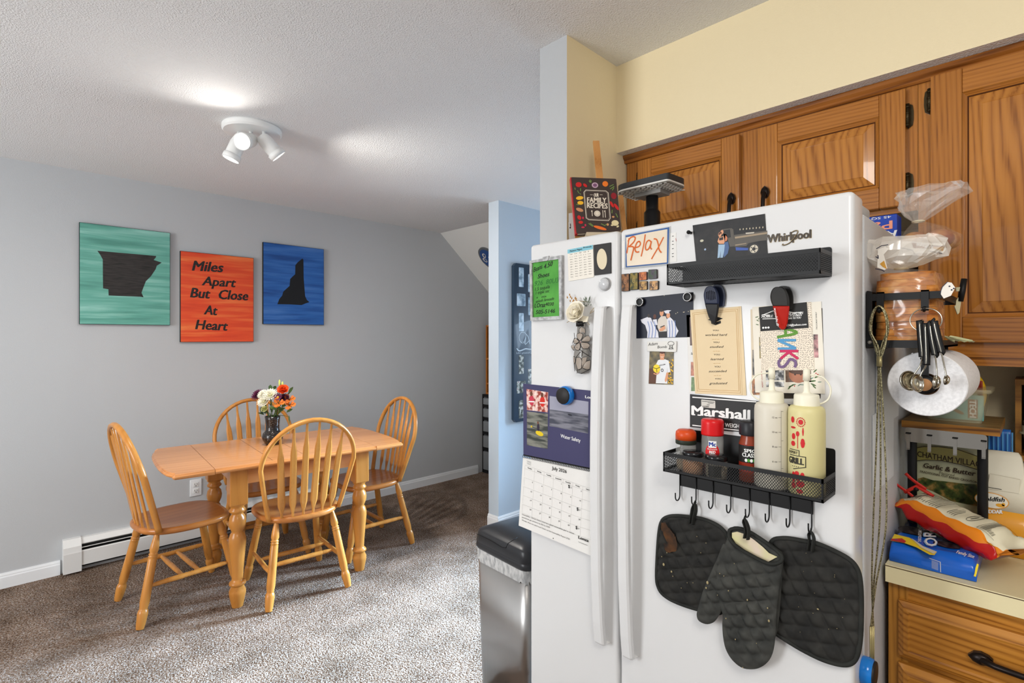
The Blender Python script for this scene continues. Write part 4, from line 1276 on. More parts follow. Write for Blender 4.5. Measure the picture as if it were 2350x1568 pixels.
# framed green note board
it = front('note_board', 'green dry-erase note board in a grey metal frame', 'note board', (1256, 663))
o = it.q(Z(zg, [(92, 228), (770, 105), (772, 1460), (112, 1490)])); i = it.q(Z(zg, [(140, 272), (706, 190), (722, 1388), (155, 1418)]))
ALU = mottled('weathered aluminium', [(.4, (150, 150, 150)), (.6, (186, 186, 186))], scale=60, rough=.4, metal=.3)
g = it.g()
for k in range(4):
    g.prism([o[k], o[(k + 1) % 4], i[(k + 1) % 4], i[k]], 0, .010, ALU)
g.prism(it.q(Z(zg, [(385, 150), (515, 122), (500, 205), (470, 228), (380, 228)])), .009, .0125, ALU)
it.done(g, 'frame')
GRN_B = mottled('green dry-erase board', [(.35, (66, 142, 52)), (.65, (86, 164, 66))], scale=14, rough=.3)
g = it.g(); g.prism(i, 0, .005, GRN_B); it.done(g, 'board')
g = it.g(); FADE = mat('rubbed green ink', (48, 116, 48), .6)
for st, a, b, h, m, bo in (('Beans', (160, 465), (340, 385), 100, INK, .01), ('4.50', (370, 400), (555, 325), 95, INK, .02), ('Shoes', (245, 600), (485, 545), 90, INK, .02), ("'", (205, 520), (215, 515), 60, INK, 0), ('926  80U3', (175, 755), (680, 680), 100, FADE, .015),
                           ('1.5 tequila', (190, 860), (500, 800), 72, INK, 0), ('1 triple sec', (205, 935), (490, 885), 66, INK, 0), ('x    mix', (215, 1020), (430, 990), 45, INK, 0), ('splash limeade', (200, 1110), (590, 1045), 60, INK, 0), ('LOraa', (180, 1215), (400, 1195), 90, INK, .02), ('4030', (405, 1175), (580, 1170), 72, INK, .015), ('505-5146', (205, 1350), (605, 1320), 82, INK, .015)):
    it.text(g, st, zg(*a), zg(*b), h / 9.22, m, .0056, bo, .2)
it.done(g, 'handwriting')

# kitchen measures magnet and plain dark card
it = front('measure_magnet', 'cream conversion table magnet with a light blue heading', 'magnet', (1334, 604), group=MG)
q = it.q(Z(z1, [(643, 800), (947, 740), (960, 1130), (655, 1180)]))
g = it.g(); g.prism(round_poly(q, .003), 0, .0012, mat('cream magnet sheet', (232, 226, 214), .5)); it.done(g, 'sheet')
g = it.g(); g.poly(it.q(Z(z1, [(643, 802), (947, 742), (949, 795), (645, 850)])), .0015, mat('light blue heading', (128, 190, 206), .5))
it.text(g, 'Measure Magnet', z1(672, 830), z1(822, 800), 20 / 5.2275, INK, .0018, .02)
it.text(g, 'Brownells', z1(832, 785), z1(932, 772), 18 / 5.2275, INK, .0018, .02, .2)
for r_ in range(10):
    for c_ in range(5):
        x, y = 672 + c_ * 54 + r_ * 1.2, 865 + r_ * 30 - c_ * 9.5
        it.text(g, ('CUP', 'FL OZ', 'TBSP', 'TSP', 'ML')[c_] if r_ == 0 else ('1', '3/4', '2/3', '1/2', '3/8', '1/3', '1/4', '1/8', '1/16')[r_ - 1] + (' c', ' oz', ' T', ' t', ' ml')[c_], z1(x, y), z1(x + 32, y - 5), 9 / 5.2275, INK, .0016, .01)
it.done(g, 'print')
it = front('picture_magnet', 'plain black magnet card with a pale oval next to the conversion table magnet', 'magnet', (1384, 595), group=MG)
q = it.q(Z(z1, [(960, 747), (1165, 716), (1168, 1085), (970, 1110)]))
g = it.g(); g.prism(q, 0, .003, mat('charcoal magnet card', (44, 42, 42), .5)); it.done(g, 'sheet')
BONE = mat('bone print', (218, 204, 174), .5)
g = it.g(); g.disc(it.p(*z1(1060, 915)), .0165, .0033, BONE, 30, .0285, .1); it.done(g, 'oval_print')
it = front('glass_magnet', 'round clear glass magnet under the plain black card', 'magnet', z1(1095, 1215), group=MG)
u, v = it.c
g = it.g(); T = Matrix.Translation((u, v, 0)); GL = mat('frosted grey glass', (196, 198, 200), .12, coat=.8)
g.lathe([(.00005, 0), (.0165, 0), (.0172, .004), (.016, .009), (.012, .0125), (.00005, .0135)], GL, 32, T); it.done(g, 'dome')
g = it.g(); g.lathe([(.0150, .0095), (.0172, .006), (.0178, .003), (.0172, .0005)], mat('silver rim', (170, 170, 170), .25, .8), 32, T); it.done(g, 'rim')

# rose and painted bud vase magnet
it = front('vase_magnet', 'small painted bud vase magnet holding a white rose', 'vase magnet', zv(390, 900))
g = it.g()
GLZ = mat('grey translucent vase glaze', (132, 129, 124), .25, coat=.3); LEADL = mat('black outline paint', (36, 32, 30), .5)
PETAL_G = mat('taupe painted petal', (158, 146, 134), .35)
u, vb = it.p(*zv(375, 1480)); _, vt = it.p(*zv(375, 620))
hh_ = vt - vb
T = Matrix.Translation((u, vb, .012)) @ Matrix.Rotation(R(-90), 4, 'X')
prof = [(.00005, 0), (.012, .002), (.020, .012), (.0245, .03), (.0245, .055), (.020, .08), (.0145, .10), (.0135, hh_ - .008), (.0140, hh_), (.012, hh_ - .001)]
g.lathe(prof, GLZ, 28, T @ Matrix.Diagonal((1, .55, 1, 1))); it.done(g, 'body')
g = it.g()
def dz(x, y):
    p = it.p(*zv(x, y)); rr_ = (p[1] - vb) / hh_
    rad = .0245 if rr_ < .55 else .0245 - (.011) * min(1, (rr_ - .55) / .3)
    dx = min(.99, abs(p[0] - u) / max(rad, .001))
    return (p[0], p[1], .012 + .55 * rad * math.sqrt(max(0, 1 - dx * dx)) + .0008)
def flw(pts, fill=True):
    P = [dz(*p) for p in pts]
    if fill:
        c = Vector(P[0]) * 0
        for p in P: c += Vector(p)
        c /= len(P); c.z = max(p[2] for p in P)
        g.add([tuple(c)] + P, [(0, k + 1, (k + 1) % len(P) + 1) for k in range(len(P))], PETAL_G, True)
    g.tube([tuple(p) for p in smooth_loop(P, 3, True)], .0006, LEADL, 5, True)
cx_, cy_ = 400, 930
for k in range(5):
    a = math.pi / 2 + k * 2 * math.pi / 5 + .2
    flw([(cx_ + d * math.cos(a + o_) , cy_ - d * math.sin(a + o_)) for d, o_ in ((20, 0), (90, .5), (145, .3), (150, -.1), (130, -.4), (80, -.5))])
for pts in ([(345, 1200), (330, 1290), (370, 1400), (420, 1380), (440, 1280), (410, 1200)], [(440, 1200), (490, 1190), (480, 1290), (430, 1370), (430, 1270)], [(210, 1010), (260, 980), (290, 1050), (260, 1080)], [(250, 1190), (300, 1180), (320, 1260), (290, 1300)], [(480, 1270), (540, 1250), (530, 1390), (490, 1400), (440, 1370)], [(370, 720), (400, 680), (440, 700), (450, 780), (380, 780)]): flw(pts)
for pts in ([(350, 1020), (450, 1110), (548, 1190)], [(410, 1100), (330, 1200)], [(440, 1080), (430, 1180)], [(260, 780), (270, 860), (230, 960)], [(510, 1020), (545, 1110)], [(290, 1300), (310, 1430)], [(420, 1470), (530, 1400)], [(370, 1390), (355, 1465)]):
    g.tube([dz(*p) for p in pts], .0008, LEADL, 5)
g.disc(dz(402, 935)[:2], .0016, dz(402, 935)[2] + .0004, mat('rust dot', (140, 60, 30), .5), 10)
it.done(g, 'painted_blossoms')
g = it.g(); T2 = Matrix.Translation((u - .001, vt - .004, .014)) @ Matrix.Rotation(R(-90), 4, 'X'); g.lathe([(.00005, -.004), (.0128, -.004), (.0128, .010), (.00005, .010)], BLK, 20, T2); it.done(g, 'neck_band')
g = it.g(); c = it.p(*zv(345, 440)); IV = mat('cream silk rose', (238, 230, 208), .6); IV2 = mat('white silk rose', (244, 238, 224), .6)
c3 = (c[0], c[1], .020)
for k, (L, w, e, n_) in enumerate(((.034, .040, .15, 6), (.030, .036, .45, 6), (.025, .030, .8, 5), (.019, .024, 1.1, 5), (.012, .017, 1.35, 4))): petal_ring(g, c3, n_, L, w, e, IV if k % 2 else IV2, (0, .3, 1), k * .6, .3)
g.ball((c[0], c[1] + .001, .030), .009, IV, 12, 7)
for pts in ([(235, 470), (225, 590), (350, 610), (500, 590), (520, 500)],): g.prism(it.q(Z(zv, pts)), .017, .019, IV)
it.done(g, 'rose_head')
g = it.g(); GLD = mat('golden dried buds', (176, 124, 44), .5); SGE = mat('sage green sprig', (92, 104, 84), .6); STW = mat('straw stem', (176, 160, 132), .6)
for (x, y, r_) in ((150, 175, .4), (190, 130, .2), (205, 165, -.2), (225, 190, .3), (285, 185, -.6), (300, 205, -.7), (260, 225, .3), (200, 235, .2), (245, 245, 0), (310, 240, -.4)):
    cc = it.p(*zv(x, y)); g.disc(cc, .0019, .016, GLD, 10, .0036, r_); g.ball((cc[0], cc[1], .016), (.0016, .0032, .0016), GLD, 8, 5)
for k in range(22):
    x, y = 480 + random.uniform(-60, 90), 240 + random.uniform(-100, 80)
    a = it.p(*zv(480 + (x - 480) * .6, 290 + (y - 240) * .5)); b = it.p(*zv(x, y)); d = Vector(b) - Vector(a)
    if d.length > .001:
        s_ = Vector((-d.y, d.x)).normalized() * .0016
        g.add([(a[0], a[1], .014), (a[0] + d.x * .6 + s_.x, a[1] + d.y * .6 + s_.y, .016), (b[0], b[1], .017), (a[0] + d.x * .6 - s_.x, a[1] + d.y * .6 - s_.y, .016)], [(0, 1, 2, 3)], SGE)
for a, b in (((520, 450), (640, 380)), ((525, 430), (600, 350)), ((230, 555), (135, 600)), ((480, 600), (520, 640)), ((480, 250), (350, 235))):
    pa, pb = it.p(*zv(*a)), it.p(*zv(*b)); g.tube([(*pa, .012), (*pb, .014)], .0011, STW, 5)
it.done(g, 'dried_sprigs')

# RELAX drawing in a clear sleeve, paper slip behind
it = front('paper_slip', 'white printed slip sticking out behind the orange lettered drawing', 'paper', z1(1600, 820), .0004)
g = it.g(); g.prism(it.q(Z(z1, [(1290, 700), (1942, 594), (1950, 943), (1292, 1022)])), 0, .0003, PAPER); it.done(g, 'sheet')
g = it.g()
for y in (640, 700, 740, 790, 850, 885): it.stroke(g, [z1(1895, y), z1(1915, y - 3)], 1.2, INK, .0006)
it.stroke(g, [z1(1940, 665), z1(1945, 700)], .8, mat('red print', (190, 50, 50), .6), .0006)
it.done(g, 'print')
it = front('drawing', 'cream paper with orange handwritten word and blue border in a clear magnetic sleeve', 'drawing', z1(1600, 780), .0012)
g = it.g(); g.prism(it.q(Z(z1, [(1330, 622), (1876, 519), (1861, 985), (1325, 1036)])), 0, .0012, mat('clear magnetic sleeve', (196, 200, 202), .2, alpha=.55, coat=.5)); it.done(g, 'sleeve')
CRM = mottled('cream drawing paper', [(.4, (222, 208, 186)), (.6, (232, 218, 198))], scale=6, rough=.7)
g = it.g(); g.prism(it.q(Z(z1, [(1342, 632), (1863, 532), (1850, 968), (1342, 1014)])), .0012, .0017, mat('blue crayon border', (62, 96, 152), .7))
g.poly(it.q(Z(z1, [(1347, 655), (1600, 598), (1842, 556), (1836, 955), (1358, 1000)])), .0019, CRM)
it.done(g, 'sheet')
g = it.g(); ORG = mat('orange marker', (206, 96, 30), .6)
for pts in ([(1382, 668), (1370, 760), (1357, 842)], [(1372, 700), (1400, 660), (1440, 645), (1458, 665), (1440, 710), (1395, 755), (1382, 765), (1425, 765), (1440, 785), (1425, 850), (1407, 928)],
            [(1450, 778), (1500, 765), (1520, 730), (1505, 703), (1478, 720), (1458, 775), (1462, 820), (1485, 832), (1503, 826)], [(1578, 622), (1560, 740), (1530, 880)],
            [(1650, 712), (1625, 690), (1595, 712), (1580, 770), (1592, 805), (1620, 790), (1642, 740), (1652, 705), (1640, 770), (1655, 796)],
            [(1683, 672), (1715, 682), (1735, 740), (1745, 800), (1770, 836)], [(1796, 655), (1740, 765), (1690, 850), (1655, 912)]):
    it.stroke(g, Z(z1, pts), 2.6, ORG, .0022)
it.done(g, 'handwriting')

# six small animal magnets
AN = [([(1297, 1097), (1390, 1088), (1390, 1298), (1300, 1304)], (58, 40, 28), (150, 100, 60), 'brown leopard picture magnet, tall one at the outer end of the animal magnets'),
      ([(1400, 1084), (1496, 1076), (1495, 1280), (1398, 1288)], (52, 58, 30), (140, 120, 50), 'green and gold parrot picture magnet, tall one beside the leopard magnet'),
      ([(1506, 1074), (1602, 1066), (1602, 1164), (1506, 1172)], (120, 56, 26), (196, 110, 50), 'orange lion picture magnet, small square in the top row'),
      ([(1620, 1042), (1722, 1036), (1724, 1148), (1622, 1156)], (44, 70, 34), (60, 50, 60), 'green gorilla picture magnet, small square in the top row'),
      ([(1506, 1182), (1606, 1178), (1606, 1282), (1508, 1288)], (70, 46, 22), (186, 144, 80), 'brown tiger picture magnet, small square in the bottom row'),
      ([(1634, 1180), (1740, 1174), (1736, 1282), (1632, 1290)], (62, 38, 20), (200, 150, 90), 'brown picture magnet with pale swirl, small square in the bottom row')]
for k, (pts, c1, c2, lab) in enumerate(AN):
    cx_ = sum(p[0] for p in pts) / 4; cy_ = sum(p[1] for p in pts) / 4
    it = front('animal_magnet', lab, 'magnet', z1(cx_, cy_), group='small animal picture magnets')
    q = round_poly(it.q(Z(z1, pts)), .0025)
    g = it.g(); g.prism(q, 0, .0045, mat('black magnet backing', (40, 34, 30), .5)); it.done(g, 'tile')
    g = it.g()
    c = it.c
    g.poly([(c[0] + (x - c[0]) * .93, c[1] + (y - c[1]) * .95) for x, y in q], .0048, mottled('animal picture %d' % k, [(.4, c1), (.62, c2)], scale=120, rough=.2, coat=.6))
    hm = mat('animal highlight %d' % k, c2, .3); hd = mat('animal shade %d' % k, tuple(int(x * .5) for x in c1), .3)
    sc_ = 1 if k > 1 else 1.35
    g.disc((c[0], c[1] + .002 * sc_), .0048, .0050, hm, 16, .0054 * sc_); g.disc((c[0] - .0018, c[1] + .003 * sc_), .0008, .0053, hd, 8); g.disc((c[0] + .0018, c[1] + .003 * sc_), .0008, .0053, hd, 8); g.disc((c[0], c[1]), .0014, .0052, hd, 8)
    it.done(g, 'picture_print')

# truck snapshot and its pin
it = front('snapshot', 'snapshot of a couple standing by a dark pickup truck at night', 'photo', z2(690, 380), .0006, PG)
g = it.g(); q = it.q(Z(z2, [(175, 220), (1150, 64), (1189, 600), (223, 712)]))
NIGHT = mottled('night photo ground', [(.35, (24, 24, 26)), (.6, (38, 36, 36)), (.75, (52, 50, 50))], scale=30, rough=.45)
g.prism(q, .0004, .0008, NIGHT); it.done(g, 'print_sheet')
g = it.g()
def pm(n_, c): return mat('photo ' + n_, c, .35, spec=.2)
TRK, TRL, TIRE, SKIN, DENIM, DENIM2, BLUE_N = pm('truck grey', (84, 78, 70)), pm('truck highlight', (150, 132, 108)), pm('tyre', (40, 38, 38)), pm('skin', (212, 150, 112)), pm('pale denim', (150, 176, 200)), pm('denim', (66, 92, 136)), pm('blue glow', (52, 82, 160))
g.poly(it.q(Z(z2, [(570, 275), (700, 258), (725, 275), (745, 500), (680, 510), (640, 380)])), .0010, TRK)
g.poly(it.q(Z(z2, [(580, 290), (680, 275), (692, 380), (610, 400)])), .0012, pm('dark glass', (26, 28, 30)))
g.poly(it.q(Z(z2, [(735, 350), (1180, 290), (1183, 420), (1080, 430), (930, 460), (900, 500), (745, 510)])), .0010, TRK)
g.poly(it.q(Z(z2, [(745, 375), (1180, 310), (1181, 335), (750, 400)])), .0012, TRL)
g.poly(it.q(Z(z2, [(750, 480), (900, 458), (900, 470), (750, 495)])), .0012, TRL)
g.poly(it.q(Z(z2, [(890, 320), (1010, 310), (1000, 328), (895, 338)])), .0012, pm('sheen', (190, 182, 168)))
g.poly(it.q(Z(z2, [(755, 515), (930, 525), (930, 555), (760, 560)])), .0012, BLUE_N)
c = it.p(*z2(1003, 538)); g.disc(c, .0125, .0013, TIRE, 24); g.disc(c, .0088, .0015, pm('rim cream', (206, 196, 176)), 24); g.disc(c, .004, .0017, TIRE, 14)
for k in range(5):
    a = k * 2 * math.pi / 5; g.disc((c[0] + .0062 * math.cos(a), c[1] + .0062 * math.sin(a)), .0014, .0018, TIRE, 8)
g.poly(it.q(Z(z2, [(600, 450), (655, 440), (668, 520), (650, 600), (598, 655), (590, 560)])), .0012, DENIM2)
g.poly(it.q(Z(z2, [(580, 330), (635, 345), (645, 400), (630, 430), (600, 450), (575, 430)])), .0012, pm('black shirt', (24, 22, 22)))
g.disc(it.p(*z2(572, 312)), .0036, .0013, SKIN, 14, .005)
g.poly(it.q(Z(z2, [(620, 350), (645, 385), (640, 425), (612, 440)])), .0014, pm('arm', (204, 120, 80)))
g.poly(it.q(Z(z2, [(525, 480), (612, 478), (604, 560), (585, 655), (552, 658), (556, 560), (545, 655), (512, 662), (520, 560)])), .0015, DENIM)
g.poly(it.q(Z(z2, [(530, 385), (595, 365), (610, 440), (600, 470), (535, 470), (512, 440)])), .0016, SKIN)
g.poly(it.q(Z(z2, [(532, 395), (588, 375), (590, 415), (540, 425)])), .0018, pm('black top', (34, 26, 26)))
g.disc(it.p(*z2(545, 345)), .0038, .0017, SKIN, 14, .0055)
g.poly(it.q(Z(z2, [(528, 330), (560, 305), (575, 330), (555, 335), (530, 360)])), .0019, pm('brown hair', (86, 46, 30)))
for x in range(8): g.disc(it.p(*z2(815 + x * 44, 275 - x * 4)), .0014, .0011, pm('lights', (176, 164, 140)), 6, .0022)
g.disc(it.p(*z2(300, 428)), .0045, .0011, pm('mirror', (186, 182, 160)), 10, .003); g.disc(it.p(*z2(345, 545)), .0025, .0011, pm('glint', (150, 170, 196)), 8)
it.done(g, 'picture_print')
it = front('pin_magnet', 'tiny black pin magnet at the edge of the truck snapshot', 'magnet', z2(152, 322), 0, MG)
g = it.g(); u, v = it.c
g.lathe([(.00005, 0), (.0035, 0), (.002, .004), (.0022, .008), (.0045, .010), (.0045, .014), (.00005, .0155)], BLK, 16, Matrix.Translation((u, v, 0))); it.done(g, 'pin')

# ---- mesh baskets
def hexclip(x0, x1, y0, y1, step, slope):
    out = []
    w, h = x1 - x0, y1 - y0
    n_ = int((w + h / slope) / step) + 2
    for k in range(n_):
        # line x = xa + (y-y0)/slope
        xa = x0 - h / slope + k * step
        ya, yb = y0, y1; a, b = xa, xa + h / slope
        if a < x0: ya = y0 + (x0 - a) * slope; a = x0
        if b > x1: yb = y1 - (b - x1) * slope; b = x1
        if yb - ya > 1e-4 and a < x1 and b > x0: out.append(((a, ya), (b, yb)))
    return out
def mesh_panel(g, M, w, h, step=.0052, slope=1.25, wire=.0011):
    """expanded-metal mesh filling a w x h rectangle in M's xy plane"""
    for a, b in hexclip(0, w, 0, h, step, slope):
        for fl in (0, 1):
            p, q = ((w - a[0], a[1]), (w - b[0], b[1])) if fl else (a, b)
            d = Vector((q[0] - p[0], q[1] - p[1])); d.normalize(); nn = Vector((-d.y, d.x)) * wire / 2
            z = .0003 * fl
            g.add([(p[0] + nn.x, p[1] + nn.y, z), (p[0] - nn.x, p[1] - nn.y, z), (q[0] - nn.x, q[1] - nn.y, z), (q[0] + nn.x, q[1] + nn.y, z)], [(0, 1, 2, 3)], BLK, M=M)
def basket(name, label, cat, ya, yb, za, zb_, dep, backtop, group):
    """wall basket: ya > yb, back plate on the refrigerator door"""
    t = thing(name, label, cat, M=FP.M @ Matrix.Translation((-ya, za, 0)), group=group)
    w, h = ya - yb, zb_ - za
    g = G(); g.prism(round_poly([(0, -.0005), (w, -.0005), (w, backtop - za), (0, backtop - za)], .006), .0006, .0022, BLK); g.build('back_plate', t)
    g = G()
    bt, bb, th = .0085, .0065, .0016
    for a, b in (((0, h - bt, dep - th), (w, h, dep)), ((0, 0, dep - th), (w, bb, dep)), ((0, h - bt, .002), (th, h, dep)), ((w - th, h - bt, .002), (w, h, dep)), ((0, 0, .002), (th, bb, dep)), ((w - th, 0, .002), (w, bb, dep)),
                 ((0, 0, dep - th), (.0035, h, dep)), ((w - .0035, 0, dep - th), (w, h, dep))): g.box(a, b, BLK)
    for k in range(9):
        z = bb + (h - bt - bb) * (k + .5) / 9
        g.box((w - .001, z - .0007, .003), (w, z + .0007, dep), BLK); g.box((0, z - .0007, .003), (.001, z + .0007, dep), BLK)
    g.build('frame', t)
    g = G(); mesh_panel(g, Matrix.Translation((0, bb, dep - .0008)), w, h - bt - bb); g.build('mesh_front', t)
    g = G(); mesh_panel(g, Matrix.Translation((0, .0010, .002)) @ Matrix(((1, 0, 0), (0, 0, -1), (0, 1, 0))).to_4x4(), w, dep - .004, .008, .7, .0028); g.box((0, .0, dep - .006), (w, .0014, dep), BLK); g.build('mesh_floor', t)
    return t
basket('magnetic_basket', 'black mesh basket high on the door under the badge lettering', 'basket', .600, .287, 1.542, 1.590, .078, 1.601, 'mesh baskets on the refrigerator door')
low = basket('magnetic_basket', 'black mesh basket holding spice jars and squeeze bottles, with hooks below', 'basket', .607, .281, 1.1155, 1.160, .082, 1.204, 'mesh baskets on the refrigerator door')
w0 = .607 - .320
g = G(); g.prism([(0, -.0485), (w0, -.0485), (w0, .002), (0, .002)], .001, .004, BLK); g.build('hook_rail', low)
hooks = []
for k in range(8):
    x = .0015 + k * (w0 - .003) / 7
    g = G()
    P = [(x, -.004, .0055), (x, -.062, .0055)] + [(x, -.070 - .011 * math.sin(a), .0165 - .011 * math.cos(a)) for a in [math.pi * i / 10 for i in range(11)]] + [(x, -.061, .0275)]
    g.tube(P, .0015, BLK, 8); g.build('hook', low); hooks.append(-.607 + x)

# jars in the lower basket
CLR = mat('clear jar plastic', (240, 240, 234), .08, alpha=.18, coat=.6)
def jar_at(px, X): 
    d = ray(px, 1000); t_ = X / d.x; return Vector((X, d.y * t_, 1.1175))
def spice(name, label, p, secs, group='spice jars in the mesh basket'):
    t = thing(name, label, 'jar', p, group=group)
    for nm, prof, m in secs:
        g = G(); g.lathe(prof, m, 28); g.build(nm, t)
    return t
def facing(t_root, r, z):
    """plane tangent to a jar, facing the eye, for its label print"""
    p = t_root.location; d = Vector((p.x, p.y, 0)).normalized()
    return Plane((d.y, -d.x, 0), (0, 0, 1), Vector((p.x, p.y, 0)) - d * r)
ORL = mat('orange jar lid', (204, 74, 26), .35); REDL = mat('red shaker lid', (208, 26, 30), .3)
p = jar_at(1574, 1.137)
spice('spice_jar', 'spice jar with a domed orange lid', p, (('glass', [(.00005, 0), (.021, 0), (.0225, .003), (.0225, .055), (.020, .061)], CLR), ('contents', [(.00005, .001), (.020, .001), (.0205, .02), (.00005, .021)], mat('tan spice', (176, 150, 112), .9)),
      ('lid_band', [(.0225, .059), (.0232, .060), (.0232, .069), (.0225, .070)], mat('dark green band', (38, 44, 34), .5)), ('lid', [(.00005, .0925), (.017, .0915), (.0222, .087), (.0232, .080), (.0232, .069), (.00005, .069)], ORL)))
p = jar_at(1635, 1.142)
t = spice('spice_jar', 'tall clear spice shaker with a red flip lid and red label', p, (('glass', [(.00005, 0), (.0215, 0), (.0235, .003), (.0235, .075), (.0225, .087)], CLR), ('contents', [(.00005, .001), (.021, .001), (.021, .018), (.00005, .019)], mat('red pepper flakes', (150, 50, 30), .9)),
      ('lid', [(.00005, .122), (.021, .122), (.0238, .119), (.0240, .113), (.0240, .090), (.0238, .087), (.00005, .087)], REDL)))
jp = facing(t, .0238, 0)
def curved(g, pl_, r, fn):
    """bend flat print round the jar"""
    i0 = len(g.v); fn()
    for k in range(i0, len(g.v)):
        v = g.v[k]; a = v.x / r; rr = r + v.z
        g.v[k] = Vector((rr * math.sin(a), v.y, rr * math.cos(a) - r))
def label_part(t, pl_, r, name, draw):
    lo = Matrix.Translation(t.location).inverted() @ pl_.M
    g = G(); draw(g)
    for k in range(len(g.v)):
        v = g.v[k]; a = v.x / r; rr = r + v.z
        g.v[k] = lo @ Vector((rr * math.sin(a), v.y, rr * math.cos(a) - r))
    return g.build(name, t)
def strip(g, x0, x1, y0, y1, z, m, n_=10):
    for k in range(n_):
        a, b = x0 + (x1 - x0) * k / n_, x0 + (x1 - x0) * (k + 1) / n_
        g.add([(a, y0, z), (b, y0, z), (b, y1, z), (a, y1, z)], [(0, 1, 2, 3)], m)
def sdisc(g, c, rx, ry, z, m, n_=14):
    for k in range(n_):
        x0 = c[0] - rx + 2 * rx * k / n_; x1 = c[0] - rx + 2 * rx * (k + 1) / n_
        f = lambda x: ry * math.sqrt(max(0, 1 - ((x - c[0]) / rx) ** 2))
        g.add([(x0, c[1] - f(x0), z), (x1, c[1] - f(x1), z), (x1, c[1] + f(x1), z), (x0, c[1] + f(x0), z)], [(0, 1, 2, 3)], m)
zj = 1.1175
def d1(g):
    sdisc(g, (0, zj + .052), .0155, .018, .0004, REDL); strip(g, -.008, .008, zj + .062, zj + .077, .0010, WHITEP)
    g.text('Mc', (-.0065, zj + .0655), (.0065, zj + .0655), (0, .009), mat('blue print', (30, 60, 150), .5), .0014, .04)
    g.text('McCormick', (-.010, zj + .0575), (.010, zj + .0575), (0, .003), WHITEP, .0010, .02)
    g.text('RED', (-.006, zj + .050), (.006, zj + .050), (0, .0055), WHITEP, .0010, .04); g.text('PEPPER', (-.011, zj + .042), (.011, zj + .042), (0, .0055), WHITEP, .0010, .04)
label_part(t, jp, .0238, 'label', d1)
for px, X, cc, lab in ((1590, 1.1130, (196, 132, 66), 'short spice jar with black lid and tan spice, front of the basket'), (1644, 1.1130, (120, 104, 66), 'short spice jar with black lid and dark label, front of the basket')):
    p = jar_at(px, X)
    t = spice('spice_jar', lab, p, (('glass', [(.00005, 0), (.020, 0), (.0225, .003), (.0225, .036), (.019, .041)], CLR), ('contents', [(.00005, .001), (.021, .001), (.0215, .029), (.00005, .030)], mat('spice ' + str(px), cc, .9)),
          ('lid', [(.00005, .0502), (.020, .0500), (.0225, .0485), (.0230, .046), (.0230, .040), (.0225, .039), (.00005, .039)], mat('glossy black lid', (22, 22, 24), .2, coat=.5))))
    if px > 1600: label_part(t, facing(t, .0228, 0), .0228, 'label', lambda g: strip(g, -.018, .010, zj + .006, zj + .030, .0004, mat('dark jar label', (44, 42, 36), .5)))
p = jar_at(1722, 1.1420)
t = spice('spice_jar', 'paprika shaker with black lid, half hidden by a squeeze bottle', p, (('glass', [(.00005, 0), (.0205, 0), (.0225, .003), (.0225, .080), (.019, .091), (.019, .098)], mat('paprika filled plastic', (134, 52, 24), .3, coat=.5)),
      ('lid', [(.00005, .127), (.0200, .127), (.0222, .124), (.0225, .100), (.0220, .098), (.00005, .098)], mat('ribbed black lid', (34, 34, 38), .4))))
def d2(g):
    strip(g, -.03, .03, zj + .022, zj + .080, .0003, mat('brick label', (150, 44, 24), .5)); strip(g, -.03, .03, zj + .042, zj + .078, .0005, mat('black label', (28, 28, 28), .5))
    sdisc(g, (0.002, zj + .060), .020, .0185, .0007, mat('brown label', (60, 48, 40), .5)); sdisc(g, (.002, zj + .060), .0190, .0175, .0009, INK)
    g.text('SPICE', (-.012, zj + .064), (.016, zj + .064), (0, .007), WHITEP, .0012, .04); g.text('CLASSICS', (-.016, zj + .0545), (.022, zj + .0545), (0, .008), WHITEP, .0012, .03)
    for k in range(4): sdisc(g, (-.008 + k * .005, zj + .0475), .003, .0035, .0012, (WHITEP, GRN_B, WHITEP, GRN_B)[k], 6)
    g.text('PAPRIKA', (-.014, zj + .029), (.020, zj + .029), (0, .006), mat('gold print', (226, 190, 110), .5), .0008, .04)
label_part(t, facing(t, .0228, 0), .0228, 'label', d2)
SQ = mat('translucent squeeze bottle plastic', (226, 220, 204), .4, trans=.15); SQY = mat('yellowed squeeze bottle plastic', (226, 216, 158), .4, trans=.15); CAPW = mat('cream nozzle cap', (232, 228, 208), .4)
